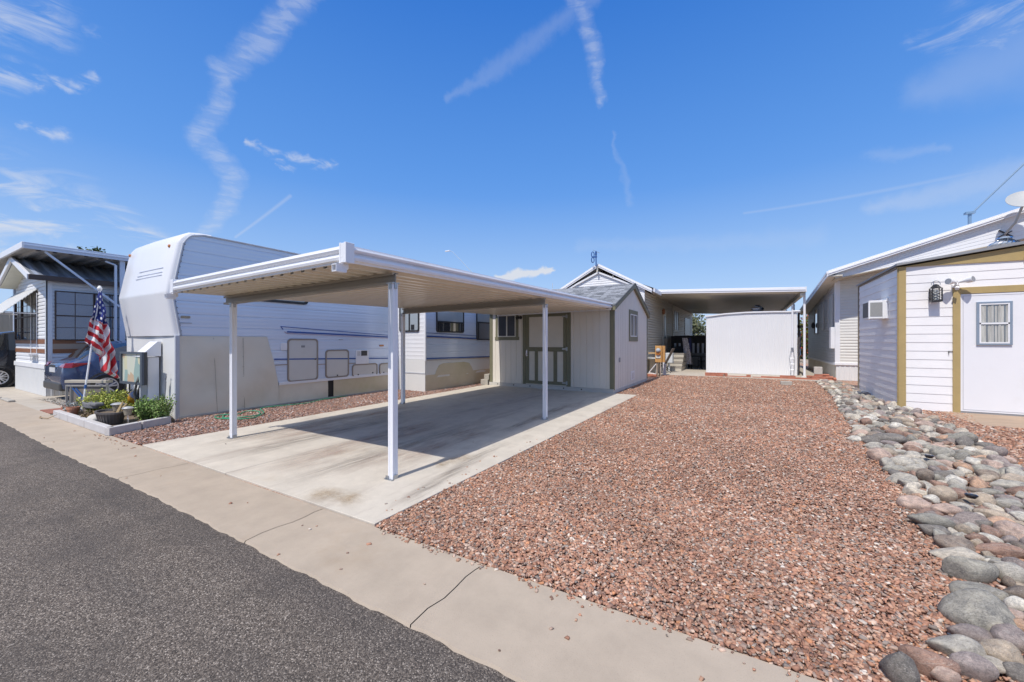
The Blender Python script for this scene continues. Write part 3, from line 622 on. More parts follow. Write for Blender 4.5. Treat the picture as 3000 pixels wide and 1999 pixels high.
# compartment doors
FRM=mat('bronze_door_frame',(.30,.26,.22),.4,metal=.2,var=.1)
def door(y0,y1,z0,z1,r,latches=(),stripe=None,fw=.038):
    f=MB(); f.ring(lambda u,v,d:(TX+.004+d,u,v),0,rrect(y0,y1,z0,z1,r),rrect(y0+fw,y1-fw,z0+fw,z1-fw,r-.02),.022)
    pn=MB(); pn.prism(rrect(y0+fw-.003,y1-fw+.003,z0+fw-.003,z1-fw+.003,r-.02),'x',TX-.002,TX+.014)
    d=pn.build('compartment_door',mat('door_panel_cream',(.60,.59,.55),.4,var=.04,vs=2,dirt=(.45,.42,.36,.3),dscale=2),tt)
    f.build('door_frame',FRM,d,bevel=.004)
    if latches:
        for ly,lz in latches: q=MB(); q.lathe((TX+.016,ly,lz),[(.020,0),(.020,.010),(.010,.016)],10,'x'); q.build('latch',DGREY,d)
    if stripe:
        q=MB(); q.bar((TX+.0165,y0+fw,stripe[0]),(TX+.0165,y1-fw,stripe[1]),.005,.03,up=(0,0,1)); q.build('stripe',BLUEST,d)
    return d
d1=door(5.60,6.41,.535,1.61,.09,((6.33,1.08),),(1.105,1.083)); q=MB(); q.box(TX+.0145,TX+.017,5.95,6.05,1.385,1.44); q.build('label_plate',mat('grey_label',(.3,.3,.29),.6,var=.3,vs=90),d1)
door(6.62,7.35,.55,1.315,.09,((6.98,.61),),(1.074,1.052)); door(7.455,8.36,.505,.885,.09,((7.66,.58),(8.18,.60)),fw=.034); door(8.43,9.08,.50,.87,.09,((8.6,.58),),fw=.034)
def hatch(y0,y1,z0,z1,name='service_hatch'):
    q=MB(); q.prism(rrect(y0,y1,z0,z1,.02),'x',TX,TX+.022); return q.build(name,TWHITE,tt,bevel=.004)
hatch(5.44,5.595,1.325,1.505); v_=hatch(7.58,8.03,.855,1.285,'water_heater_hatch')
q=MB(); q.box(TX+.0225,TX+.027,7.76,7.97,1.12,1.265); q.build('dark_vent',DGREY,v_)
q=MB()
for i in range(6): q.box(TX+.0225,TX+.026,7.62,7.73,1.13+i*.022,1.138+i*.022)
q.build('louvres',mat('grey_louvre',(.4,.4,.4),.5),v_)
q=MB(); q.prism(rrect(4.78,6.1,2.49,3.25,.08),'x',TX,TX+.03); wn_=q.build('window',GLASS,tt); q=MB(); q.ring(lambda u,v,d:(TX+d,u,v),0,rrect(4.76,6.12,2.47,3.27,.09),rrect(4.82,6.06,2.53,3.21,.06),.045); q.build('frame',DARK,wn_)
q=MB(); q.box(TX+.002,TX+.03,5.39,9.12,.485,.545); q.box(TX+.0,TX+.018,5.385,9.12,.545,.565); q.build('bottom_rail',TWHITE,tt,bevel=.004)
q=MB(); q.box(TX+.004,TX+.014,5.15,5.6,.965,.985); q.box(TX+.004,TX+.014,6.41,6.62,.925,.945); q.box(TX+.004,TX+.014,7.35,7.58,.905,.925); q.build('rust_line',mat('brown_trim_line',(.33,.26,.2),.6),tt)
# skirting
def wob(y,z): return .010*math.sin(y*4.3+z*2.1)+.012*math.sin(y*2.2-z*3.3+1)
m=MB(); NY,NZ=26,12
def skp(u,v):
    "u along y 0..1, v up 0..1 for the raised front panel"
    z=.03+v*1.62; y1=float(np.interp(z,[0,.50,1.02,1.655],[5.40,5.385,5.285,5.12])); y=3.44+u*(y1-3.44); e=min(1,4*u*(1-u)*3)*min(1,4*v*(1-v)*3); return (TX+.018+e*wob(y*1.6,z*1.6)*1.2,y,z)
for j in range(NZ+1):
    for i in range(NY+1): m.v.append(skp(i/NY,j/NZ))
for j in range(NZ):
    for i in range(NY): a=j*(NY+1)+i; m.f.append((a,a+1,a+NY+2,a+NY+1)); m.m.append(0)
sk1=m.build('skirt_panel',SKIRT,tt,smooth=True)
m=MB()
for a,b_ in ((4.03,4.10),(4.60,4.63)): m.bar((TX+.026,a,1.62),(TX+.026,b_,.04),.004,.006,up=(1,0,0))
for y in (4.62,):
    for z in np.arange(.1,1.6,.22): m.lathe((TX+.027,y-.02,float(z)),[(.008,0),(.004,.006)],6,'x')
m.build('skirt_seam',mat('skirt_seam_grey',(.30,.27,.22),.7),sk1)  # even grey-brown seam lines
def skirt2(y0,y1,X,z1,name,mm,sgn=1):
    m=MB(); n=max(4,int((y1-y0)/.15)); 
    for j in range(5):
        for i in range(n+1):
            y=y0+(y1-y0)*i/n; z=z1*j/4; e=(1 if 0<j<4 else 0); m.v.append((X+e*wob(y*1.4,z)*.8,y,z))
    for j in range(4):
        for i in range(n): a=j*(n+1)+i; m.f.append((a,a+1,a+n+2,a+n+1)); m.m.append(0)
    return m.build(name,mm,tt,smooth=True)
skirt2(5.40,6.70,TX+.006,.50,'skirt_panel',SKIRT); skirt2(6.87,9.12,TX+.006,.48,'skirt_panel',SKIRT2)
q=MB(); q.add([(TX-.02,6.66,0),(TX-.02,6.92,0),(TX-.02,6.90,.5),(TX-.02,6.66,.5)],[(0,1,2,3)]); q.build('skirt_gap',OFFB,tt)
m=MB(); m.box(TL,TX+.01,3.385,3.41,0,1.66); fs=m.build('front_skirt',mat('white_skirt',(.70,.70,.68),.45,var=.05,vs=1.5,bump=.1,bs=10),tt,bevel=.004)
m=MB(); m.box(TX-.012,TX+.036,3.375,3.445,0,1.66); m.build('corner_strip',mat('grey_moulding',()),tt,bevel=.003)
m=MB(); m.box(TX+.0,TX+.05,3.42,9.15,-.005,.045); m.build('base_strip',mat('dull_aluminium',(.42,.41,.40),.5,metal=.3,var=.2),tt)
m=MB(); m.box(TX-.05,TX+.07,3.45,6.9,-.06,.02); m.build('ground_timber',WOODB,tt)
# slide-out room
SX=-8.45; SY=9.12; SE=13.8
m=MB(); 
for z0 in np.arange(.99,2.96,.1275):
    z0=float(z0)
    for f,d in ((0,-.004),):
        m.add([(-9.75,SY-.012,z0),(SX,SY-.012,z0),(SX,SY-.003,z0+.062),(-9.75,SY-.003,z0+.062),(SX,SY-.012,z0+.1275),(-9.75,SY-.012,z0+.1275)],[(0,1,2,3),(3,2,4,5)])
so_=m.build('slideout_end_wall',TWHITE,tt,smooth=True)
m=MB(); lv2=[]; z=.94
while z<3.05:
    for f,d in ((0,-.007),(.028,.0),(.20,.0020),(.36,.0002),(.52,.0020),(.68,.0002),(.84,.0020),(.972,0)): lv2.append((z+f*.25,d))
    z+=.25
for (z0,d0),(z1,d1) in zip(lv2,lv2[1:]): m.add([(SX+d0,SY,z0),(SX+d0,SE,z0),(SX+d1,SE,z1),(SX+d1,SY,z1)],[(0,1,2,3)])
sw=m.build('slideout_side_wall',TRLR,tt,smooth=True)
m=MB(); m.box(-9.75,SX-.02,SY+.01,SE,.5,3.2); m.build('slideout_body',TWHITE,tt)
m=MB(); m.box(SX-.03,SX+.022,SY-.022,SY+.03,.93,3.1); m.build('slideout_corner_trim',TWHITE,tt,bevel=.006)
for pts,w_ in (([(SY+.03,1.70),(SE,1.59)],.04),([(SY+.03,1.80),(SE,1.70)],.014),([(SY+.03,1.012),(SE,.94)],.035)):
    q=MB()
    for (a,b_),(c_,d_) in zip(pts,pts[1:]): q.bar((SX+.008,a,b_),(SX+.008,c_,d_),.012,w_,up=(0,0,1))
    q.build('stripe',BLUEST,sw)
for pts,w_ in (([(SY+.03,.965),(SE,.90)],.016),([(SY+.03,1.665),(SE,1.56)],.014)):
    q=MB()
    for (a,b_),(c_,d_) in zip(pts,pts[1:]): q.bar((SX+.008,a,b_),(SX+.008,c_,d_),.012,w_,up=(0,0,1))
    q.build('stripe',mat('tan_stripe',(.42,.30,.2),.5),sw)
def rvwin(fr,u0,u1,z0,z1,split):
    q=MB(); q.prism([(0,0),(1,0),(1,1)],'z',0,0) if 0 else None
    po=rrect(u0,u1,z0,z1,.07); pi_=rrect(u0+.045,u1-.045,z0+.045,z1-.045,.05)
    g_=MB(); b=len(g_.v); g_.v+=[fr(u,v,.012) for u,v in pi_]; g_.f.append(tuple(range(len(pi_)))); g_.m.append(0)
    g=g_.build('window',mat('blind_behind_glass',(.34,.38,.40),.12,var=.06,stretch=(1,1,25),coat=1),tt)
    q.ring(fr,0,po,pi_,.03); q.build('frame',DARK,g,bevel=.004)
    s_=MB()
    def bx(a,b_,c,d,e,f_): s_.hexa([fr(a,c,e),fr(b_,c,e),fr(b_,c,f_),fr(a,c,f_)],[fr(a,d,e),fr(b_,d,e),fr(b_,d,f_),fr(a,d,f_)])
    zs=z0+(z1-z0)*split; bx(u0+.04,u1-.04,zs-.02,zs+.03,.012,.03)
    if split>0:
        bx(u0+.11,u0+.15,z0+.04,zs,.013,.028); bx(u1-.15,u1-.11,z0+.04,zs,.013,.028); 
        s_.build('sash_bar',DARK,g)
        t_=MB(); t_.add([fr(u0+.045,z0+.045,.0135),fr(u1-.045,z0+.045,.0135),fr(u1-.045,zs,.0135),fr(u0+.045,zs,.0135)],[(0,1,2,3)]); t_.build('lower_pane',GLASS,g)
    return g
rvwin(lambda u,v,d:(SX+d+.004,u,v),9.60,11.02,1.83,2.75,.36); rvwin(lambda u,v,d:(SX+d+.004,u,v),11.76,13.1,1.585,2.75,.55)
gg=rvwin(lambda u,v,d:(u,SY-.014-d,v),-9.52,-8.68,1.84,2.75,0.0)
q=MB(); q.box(-9.12,-9.06,SY-.034,SY-.026,1.88,2.7); q.box(-9.02,-8.88,SY-.034,SY-.027,1.9,2.06); q.build('sash_bar',DARK,gg)
m=MB(); m.box(-9.75,SX,SY-.01,SY+.005,0,.985); e=m.build('slideout_end_skirt',mat('white_skirt',()),tt,bevel=.003); q=MB(); q.box(-9.3,SX,SY-.022,SY-.009,.545,.575); q.build('skirt_strip',mat('grey_moulding',()),e)
skirt2(SY,SE,SX-.004,.50,'slideout_skirt',SKIRT2)
m=MB(); m.box(SX-.02,SX-.006,SY,SE,.4,.96); m.build('slideout_lower_band',mat('white_skirt',()),tt)
arch=[(9.55,.47),(9.62,.62),(9.75,.78),(9.95,.83),(11.05,.83),(11.35,.78),(11.5,.62),(11.6,.45)]
m=MB(); m.prism(arch,'x',SX-.005,SX+.006); m.build('wheel_arch_panel',SKIRT2,tt,bevel=.003)
# ------------------------------------------------------------------ greige shed
def shingle():
    m,n,l,b=nt('grey_asphalt_shingle'); tc=n.new('ShaderNodeTexCoord'); mp=n.new('ShaderNodeMapping'); l.new(tc.outputs['UV'],mp.inputs[0])
    br=n.new('ShaderNodeTexBrick'); l.new(mp.outputs[0],br.inputs['Vector']); br.inputs['Scale'].default_value=1; br.inputs['Brick Width'].default_value=.19; br.inputs['Row Height'].default_value=.125; br.inputs['Mortar Size'].default_value=.004
    br.inputs['Color1'].default_value=(.10,.105,.115,1); br.inputs['Color2'].default_value=(.30,.31,.33,1); br.inputs['Mortar'].default_value=(.03,.03,.03,1); br.offset=.37; br.squash=1.4
    g=tx(n,l,'Noise',tc.outputs['Object'],60,Detail=4); c=mixc(n,l,1.0,br.outputs[0],mixc(n,l,g.outputs[0],(.6,.6,.6),(1.5,1.5,1.5)),'MULTIPLY'); l.new(c,b.inputs['Base Color']); b.inputs['Roughness'].default_value=.95
    return m
SHING=shingle()
sh=thing('storage_shed','greige storage shed with olive green trim and grey shingle gable roof behind the carport','shed',(-5.55,13.9,0))
SF,SB,SL,SR=11.60,16.12,-7.72,-3.37; ZW=2.60; RID=13.86; RZ=3.46
m=MB(); frw=FY(SF); vgroove(m,frw,SL,-6.42,K(.13),K(ZW),.205,off=SL+.02); m.build('front_wall',SHEDW,sh); m=MB(); vgroove(m,frw,-4.72,SR,K(.13),K(ZW),.205,off=SR-.02); m.build('front_wall',SHEDW,sh)
m=MB(); gz=lambda y:ZW+(RZ-ZW-.04)*(1-abs(y-RID)/(RID-SF)); frr=FX(SR)
vgroove(m,frr,SF,RID,K(.10),gz,.205,gw=.012,off=SF+.1); vgroove(m,frr,RID,SB,K(.10),gz,.205,gw=.012,off=SF+.1); m.build('side_wall',SHEDW,sh)
m=MB(); m.prism([(SF+.02,.06),(SF+.02,ZW-.02),(RID,RZ-.08),(SB-.0,ZW-.02),(SB,.06)],'x',SL+.0,SR-.02); m.build('shed_body',SHEDW,sh)
m=MB(); m.box(SL-.03,SR+.012,SF-.03,SF+.02,.0,.125); m.box(SR-.02,SR+.010,SF+.02,SB,.0,.10); m.build('base_skid',mat('painted_skid',(.55,.53,.49),.7,var=.12,vs=3,bump=.2,bs=30),sh,bevel=.004)
m=MB(); 
for x in (-7.40,-6.76,-6.14,-5.55,-4.95,-4.36): m.prism(rrect(x-.022,x+.022,.055,.09,.012),'y',SF-.034,SF-.029)
m.build('skid_vent_holes',OFFB,sh)
m=MB(); m.box(SR-.115,SR+.018,SF-.020,SF+.0,.13,ZW+.02); m.box(SR-.0,SR+.02,SF-.0,SF+.06,.10,ZW+.02); m.box(SL-.01,SL+.10,SF-.02,SF,.13,ZW); m.box(SL-.02,SL-.0,SF-.02,SF+.08,.1,ZW); m.box(SR,SR+.018,SB-.05,SB+.01,.1,ZW+.05); m.build('corner_trim',OLIVE,sh,bevel=.003)
# roof
rf=MB(); ov=.10; sl_=(RZ-ZW)/(RID-SF)
me_pts=[]; x0,x1=SL-.06,SR+.09; 
def roofslab(y0,z0,y1,z1,t): rf.hexa([(x0,y0,z0),(x1,y0,z0),(x1,y1,z1),(x0,y1,z1)],[(x0,y0,z0+t),(x1,y0,z0+t),(x1,y1,z1+t),(x0,y1,z1+t)])
roofslab(SF-.14,ZW-.14*sl_+.03,RID,RZ+.03,.028); roofslab(SB+.14,ZW-.14*sl_+.03,RID,RZ+.03,.028)
ro=rf.build('roof',SHING,sh); uv=ro.data.uv_layers.new(name='UVMap')
for p in ro.data.polygons:
    for li in p.loop_indices:
        v=ro.data.vertices[ro.data.loops[li].vertex_index].co; uv.data[li].uv=(v.x,v.y*1.08)
m=MB()
for s_ in (1,-1):
    ye=RID-s_*(RID-SF+.13); ze=ZW-.13*sl_
    m.hexa([(SR+.0,ye,ze-.10),(SR+.085,ye,ze-.10),(SR+.085,RID,RZ-.10),(SR+.0,RID,RZ-.10)],[(SR+.0,ye,ze+.028),(SR+.085,ye,ze+.028),(SR+.085,RID,RZ+.028),(SR+.0,RID,RZ+.028)])
m.build('rake_trim',OLIVE,sh,bevel=.004)
m=MB(); m.box(SL,SR-.02,SF-.13,SF-.11,ZW-.10,ZW-.02); m.build('eave_trim',OLIVE,sh)
m=MB()
for s_ in (1,-1): m.bar((x1-.01,RID-s_*(RID-SF+.14),ZW-.14*sl_+.055),(x1-.01,RID,RZ+.062),.035,.012)
m.build('drip_edge',mat('dark_shingle_edge',(.08,.085,.09),.9),sh)
def winpart(fr,u0,u1,z0,z1,parent,trimw,trimmat,framemat,sillov=.04,vert=True,glass=SCREEN,dep=.02):
    def bx(q,a,b_,c,d,e,f_): q.hexa([fr(a,c,e),fr(b_,c,e),fr(b_,c,f_),fr(a,c,f_)],[fr(a,d,e),fr(b_,d,e),fr(b_,d,f_),fr(a,d,f_)])
    q=MB(); bx(q,u0+.02,u1-.02,z0+.02,z1-.02,.0,.010); g=q.build('window',glass,parent)
    q=MB(); 
    for a,b_,c,d in ((u0,u1,z0,z0+.03),(u0,u1,z1-.03,z1),(u0,u0+.03,z0+.03,z1-.03),(u1-.03,u1,z0+.03,z1-.03)): bx(q,a,b_,c,d,.0,.03)
    if vert: bx(q,(u0+u1)/2-.02,(u0+u1)/2+.02,z0+.03,z1-.03,.0,.027)
    else: bx(q,u0+.03,u1-.03,(z0+z1)/2-.018,(z0+z1)/2+.018,.0,.027)
    q.build('frame',framemat,g)
    if trimw:
        q=MB(); t=trimw
        for a,b_,c,d in ((u0-t,u0,z0,z1),(u1,u1+t,z0,z1),(u0-t,u1+t,z1,z1+t),(u0-t-sillov,u1+t+sillov,z0-t*1.15,z0)): bx(q,a,b_,c,d,.0,dep)
        q.build('trim',trimmat,g,bevel=.002)
    return g
winpart(FY(SF),-7.395,-6.69,1.69,2.43,sh,.095,OLIVE,mat('cream_window_frame',(.70,.68,.60),.5),.03)
winpart(FX(SR),13.47,14.39,1.70,2.46,sh,.14,OLIVE,WHITE,0)
q=MB(); q.box(-6.42,-6.31,SF-.022,SF,.13,2.52); q.box(-4.86,-4.72,SF-.022,SF,.13,2.52); q.box(-6.31,-4.86,SF-.022,SF,2.44,2.53); q.build('door_trim',OLIVE,sh,bevel=.003)
q=MB(); q.box(-6.30,-4.87,SF-.006,SF+.01,.16,2.43); dr=q.build('door',mat('greige_door_panel',(.70,.65,.56),.65,var=.07,vs=3,bump=.2,bs=50),sh)
q=MB(); 
for a,b_,c,d in ((-6.30,-6.185,.16,2.43),(-4.965,-4.87,.16,2.43),(-6.185,-4.965,2.335,2.43),(-6.185,-4.965,1.215,1.35),(-6.185,-4.965,.16,.26),(-5.967,-5.857,.26,1.215),(-5.30,-5.178,.26,1.215)): q.box(a,b_,SF-.026,SF-.006,c,d)
q.build('door_rails',OLIVE,dr,bevel=.002)
for z in (2.32,1.30,.235):
    q=MB(); q.box(-5.0,-4.87,SF-.033,SF-.026,z-.022,z+.022); q.box(-4.87,-4.82,SF-.03,SF-.022,z-.055,z+.055); q.tube([(-4.868,SF-.034,z-.055),(-4.868,SF-.034,z+.055)],.009,8); q.build('hinge',GALV,dr)
q=MB(); q.box(-6.275,-6.235,SF-.032,SF-.026,1.05,1.26); q.tube([(-6.255,SF-.03,1.24),(-6.255,SF-.075,1.24),(-6.255,SF-.08,1.20),(-6.27,SF-.08,1.09)],.010,8); q.build('handle',CHROME,dr)
wl_=thing('wall_lamp','small black wall lamp beside the shed window','lamp',(-6.51,SF-.02,2.33))
q=MB(); q.lathe((-6.50,SF-.02,2.33),[(.055,.02),(.055,0),(.03,-.01)],14,'y'); q.build('backplate',DARK,wl_)
q=MB(); q.tube([(-6.50,SF-.03,2.33),(-6.50,SF-.10,2.34)],.014,8); q.tube([(-6.5,SF-.08,2.34),(-6.62,SF-.13,2.30)],[.045,.05],12); q.build('head',DARK,wl_)
q=MB(); q.box(SR+.0,SR+.02,12.14,12.27,.90,1.04); e=q.build('outlet_cover',mat('grey_outlet_cover',(.32,.32,.32),.5),sh,bevel=.006)
q=MB(); q.box(SR,SR+.012,13.57,14.10,.225,.525); e=q.build('vent',WHITE,sh,bevel=.004); q=MB(); 
for a in (13.70,13.88): 
    for i in range(7): q.box(SR+.0125,SR+.016,a,a+.12,.27+i*.03,.285+i*.03)
q.build('louvres',mat('grey_louvre',()),e)
m=MB(); m.box(-8.10,-7.80,11.55,12.1,0,.20); m.box(-8.0,-7.80,11.62,12.2,.20,.38); solo(m,'shed_step_block',CBLK,'pale concrete step blocks beside the left corner of the greige shed','concrete block',bevel=.01)
# ------------------------------------------------------------------ gabled park-model home behind the shed
HX=-4.15; HX2=-8.50; HY=19.2; HA=-6.33
hm=thing('mobile_home','beige vinyl sided mobile home with white gable behind the greige shed','house',(-6.3,27,0))
m=MB(); gl=lambda z:HX2 if z<3.94 else HX2+(z-3.94)/.445; gh=lambda z:HX if z<3.94 else HX-(z-3.94)/.445
lap(m,FY(HY),frange(.1,4.92,.105),gl,gh,.022); m.build('gable_wall',WHITE,hm)
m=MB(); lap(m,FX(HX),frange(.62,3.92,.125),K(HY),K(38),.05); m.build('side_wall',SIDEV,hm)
m=MB(); ribs(m,FX(HX-.01),HY,38,K(0),K(.64),.2,.015,.6,.2); m.build('skirting',SKIRT,hm)
m=MB(); m.prism([(HX2+.03,.0),(HX-.03,.0),(HX-.03,3.92),(HA,4.88),(HX2+.03,3.92)],'y',HY+.03,38); m.build('house_body',SIDEV,hm)
m=MB(); m.box(HX-.09,HX+.03,HY-.035,HY-.0,.1,3.92); m.box(HX+.0,HX+.03,HY,HY+.09,.1,3.92); m.build('corner_trim',WHITE,hm,bevel=.004)
# inner rake + white under-roof panel
m=MB()
for s_ in (1,-1):
    xe=HA+s_*2.22; m.hexa([(xe,HY-.10,3.90),(xe,HY-.0,3.90),(HA,HY-.0,4.90),(HA,HY-.10,4.90)],[(xe,HY-.10,3.99),(xe,HY-.0,3.99),(HA,HY-.0,4.985),(HA,HY-.10,4.985)])
m.build('gable_trim',WHITE,hm)
# roof-over: high slopes with a shadow gap
RF=19.07; 
for s_ in (1,-1):
    m=MB(); xe=HA+.0+s_*2.56; zt,ze=5.30,3.90
    m.hexa([(xe,RF,ze-.02),(xe,40,ze-.02),(HA,40,zt-.02),(HA,RF,zt-.02)],[(xe,RF,ze+.03),(xe,40,ze+.03),(HA,40,zt+.03),(HA,RF,zt+.03)]); m.build('roof',WM,hm)
    m=MB()
    for k,(o,dz,t) in enumerate(((0,-.12,.062),(.018,-.055,.055),(0,.0,.065))):
        m.hexa([(xe,RF-.03-o,ze+dz),(xe,RF,ze+dz),(HA+s_*.02,RF,zt+dz),(HA+s_*.02,RF-.03-o,zt+dz)],[(xe,RF-.03-o,ze+dz+t),(xe,RF,ze+dz+t),(HA+s_*.02,RF,zt+dz+t),(HA+s_*.02,RF-.03-o,zt+dz+t)])
    m.build('rake_fascia',WM,hm)
m=MB(); m.box(HX+.45,HX+.50,RF,20.8,3.80,3.98); m.build('eave_fascia',WM,hm)
m=MB(); m.box(HA-.04,HA+.04,HY-.25,HY-.2,4.93,5.22); m.box(HA+.72,HA+.76,HY-.1,HY-.06,4.6,4.88); m.build('roof_strut',SIDEV,hm)
m=MB(); m.prism([(HX2,3.95),(HX,3.95),(HX,4.3),(HA,5.2),(HX2,4.3)],'y',21.5,21.6); m.build('attic_dark_sheet',OFFB,hm)  # black sheet stands for the dark of the open roof gap
winpart(FX(HX+.04),27.9,29.6,2.27,3.52,hm,.07,SIDEV,BRONZE,0,glass=SCREEN)
q=MB(); q.box(HX,HX+.05,29.55,29.75,2.35,3.2); q.build('shutter',WHITE,hm)
q=MB(); q.box(HX,HX+.055,23.9,24.9,.62,3.25); dd=q.build('door',SIDEV,hm); q=MB(); q.box(HX+.055,HX+.065,24.2,24.7,1.7,3.0); q.build('door_glass',SCREEN,dd); q=MB(); q.box(HX,HX+.07,23.8,23.9,.62,3.3); q.box(HX,HX+.07,24.9,25.0,.62,3.3); q.box(HX,HX+.07,23.8,25,3.25,3.35); q.build('door_frame',SIDEV,dd)
q=MB(); q.lathe((HX+.1,23.7,3.05),[(.05,0),(.09,.08),(.09,.25),(.03,.33)],10); q.build('wall_light',RUST,hm)
q=MB(); q.box(HX+.01,HX+.07,33,36,2.0,3.35); q.build('window',SCREEN,hm)
q=MB(); q.tube([(HX+.06,27.05,.1),(HX+.06,27.05,3.85)],.035,8); q.build('downspout',SIDEV,hm)
# wrought figure-eight antenna
wv=thing('roof_antenna','blue figure-eight roof antenna on the gable peak behind the shed','antenna',(HA-.05,18.86,5.3))
q=MB(); q.tube([(HA-.02,18.86,5.2),(HA-.03,18.86,5.95)],.03,8); q.tube([(HA-.03,18.86,5.75),(HA-.03,18.86,5.9)],.05,8); q.build('mast',BLUEM,wv)
for cz in (5.80,5.53):
    q=MB(); q.tube([(HA-.19+.055*math.cos(t),18.86+.04*math.cos(t),cz+.13*math.sin(t)) for t in np.linspace(0,2*PI,17)],.022,6,cap=False); q.build('loop',BLUEM,wv)
q=MB(); q.box(HA-.24,HA+.02,18.83,18.89,5.63,5.70); q.build('hub',BLUEM,wv)
q=MB(); q.tube([(HA-.18,18.86,6.02),(HA+.16,18.86,5.83)],.007,5); q.build('rod',DGREY,wv)
# ------------------------------------------------------------------ patio cover
pc=thing('patio_cover','white flat patio cover between the gabled home and the house on the right','patio cover',(-1,21,0))
PF=20.80; PXL,PXR=HX+.02,2.14
def pz(x): return 3.64+(PXR-x)*.0445
m=MB(); ribs(m,lambda u,v,d:(v,u,pz(v)-d),PF+.02,37,K(PXL),K(PXR),.30,.03,.6,.2); m.build('roof_panel',mat('patio_cover_pan',(.50,.46,.39),.22,var=.04,vs=1,metal=.25),pc)
m=MB(); m.hexa([(PXL,PF+.02,pz(PXL)+.03),(PXR,PF+.02,pz(PXR)+.03),(PXR,37,pz(PXR)+.03),(PXL,37,pz(PXL)+.03)],[(PXL,PF+.02,pz(PXL)+.07),(PXR,PF+.02,pz(PXR)+.07),(PXR,37,pz(PXR)+.07),(PXL,37,pz(PXL)+.07)]); m.build('roof_top',WM,pc)
for dz,t,o in ((0,.062,0),(.07,.058,.02),(.136,.062,0)):
    m=MB(); m.hexa([(PXL+.0,PF-.02-o,pz(PXL)+dz),(PXR,PF-.02-o,pz(PXR)+dz),(PXR,PF+.01,pz(PXR)+dz),(PXL,PF+.01,pz(PXL)+dz)],[(PXL,PF-.02-o,pz(PXL)+dz+t),(PXR,PF-.02-o,pz(PXR)+dz+t),(PXR,PF+.01,pz(PXR)+dz+t),(PXL,PF+.01,pz(PXL)+dz+t)]); m.build('fascia',WM,pc,bevel=.006)
m=MB(); m.box(PXR-.0,PXR+.03,PF-.03,37,3.63,3.85); m.build('side_fascia',WM,pc)
m=MB(); m.box(PXR-.18,PXR-.06,PF+.1,37,3.46,3.62); m.build('beam',CREAM,pc)
for y in (21.15,25.6,30.2):
    m=MB(); m.box(2.09,2.17,y-.04,y+.04,0,3.62 if y<22 else 3.5); m.build('post',WM,pc,bevel=.008)
# ------------------------------------------------------------------ white ribbed shed under the cover
ws=thing('metal_shed','white ribbed metal shed with curved roof edge under the patio cover','shed',(.1,22,0))
WX0,WX1,WY=-1.69,1.89,21.35
def wt(x): return float(np.interp(x,[-1.69,-.9,0,1,1.9],[2.74,2.83,2.87,2.865,2.84]))
m=MB(); ribs(m,FY(WY),WX0,WX1,K(.03),lambda x:wt(x)-.06,.089,.006,.45,.3); m.build('front_wall',mat('white_shed_metal',(.74,.74,.74),.5,var=.03,vs=1),ws)
m=MB(); ribs(m,FX(WX0,-1),WY,24,K(.03),K(2.7),.075,.012,.45,.3); ribs(m,FX(WX1),WY,24,K(.03),K(2.75),.075,.012,.45,.3); m.build('end_wall',WM,ws)
m=MB()
xs=np.linspace(WX0-.05,WX1+.10,14)
for a,b_ in zip(xs,xs[1:]): m.hexa([(a,WY-.06,wt(a)-.03),(b_,WY-.06,wt(b_)-.03),(b_,WY+.02,wt(b_)-.03),(a,WY+.02,wt(a)-.03)],[(a,WY-.06,wt(a)+.03),(b_,WY-.06,wt(b_)+.03),(b_,WY+.02,wt(b_)+.03),(a,WY+.02,wt(a)+.03)])
m.build('eave_trim',WM,ws)
m=MB(); 
for a,b_ in zip(xs,xs[1:]): m.hexa([(a,WY,wt(a)-.05),(b_,WY,wt(b_)-.05),(b_,24,wt(b_)+.1),(a,24,wt(a)+.1)],[(a,WY,wt(a)-.01),(b_,WY,wt(b_)-.01),(b_,24,wt(b_)+.14),(a,24,wt(a)+.14)])
m.build('roof',WM,ws)
def turbine(x,y,z,r,label,H=.28):
    t=thing('turbine_vent',label,'roof vent',(x,y,z))
    q=MB(); q.lathe((x,y,z),[(r*.72,0),(r*.72,.06)],20); q.build('collar',GALV,t)
    q=MB(); n=22
    for k in range(n):
        a=2*PI*k/n; b=len(q.v)
        for i in range(7):
            f=i/6; rr=r*(.72+.28*math.sin(PI*min(1,f*1.15)))*(1-.45*max(0,f-.6)/.4); aa=a+f*.5; zz_=z+.06+f*H
            q.v.append((x+rr*math.cos(aa),y+rr*math.sin(aa),zz_)); q.v.append((x+(rr-.018)*math.cos(aa+.24),y+(rr-.018)*math.sin(aa+.24),zz_))
        for i in range(6): q.f.append((b+2*i,b+2*i+1,b+2*i+3,b+2*i+2)); q.m.append(0)
    q.build('vanes',CHROME,t); q=MB(); q.lathe((x,y,z),[(r*.56,.06+H),(r*.4,.10+H),(.02,.12+H)],20); q.build('cap',CHROME,t)
    return t
turbine(.43,22.3,2.90,.27,'shiny turbine roof vent on top of the white ribbed metal shed')
m=MB(); m.tube([(1.72,WY-.05,.05),(1.72,WY-.05,3.1)],.04,10); m.tube([(1.72,WY-.05,2.86),(2.0,WY-.05,2.86)],.03,8); solo(m,'vent_pipe',WM,'white plumbing pipe standing against the right end of the ribbed white shed','pipe')
m=MB(); m.box(1.66,1.76,WY-.14,WY-.10,1.14,1.26); m.tube([(1.66,WY-.13,1.14),(1.60,WY-.13,.8),(1.66,WY-.13,.45),(1.63,WY-.13,.02)],.007,6); m.tube([(1.76,WY-.13,1.14),(1.80,WY-.13,.7),(1.76,WY-.13,.02)],.007,6)
for z in (.3,.55,.8): m.tube([(1.62,WY-.13,z),(1.78,WY-.13,z)],.005,5)
solo(m,'utility_box',GALV,'small grey utility box with conduit at the foot of the white vent pipe','utility box')
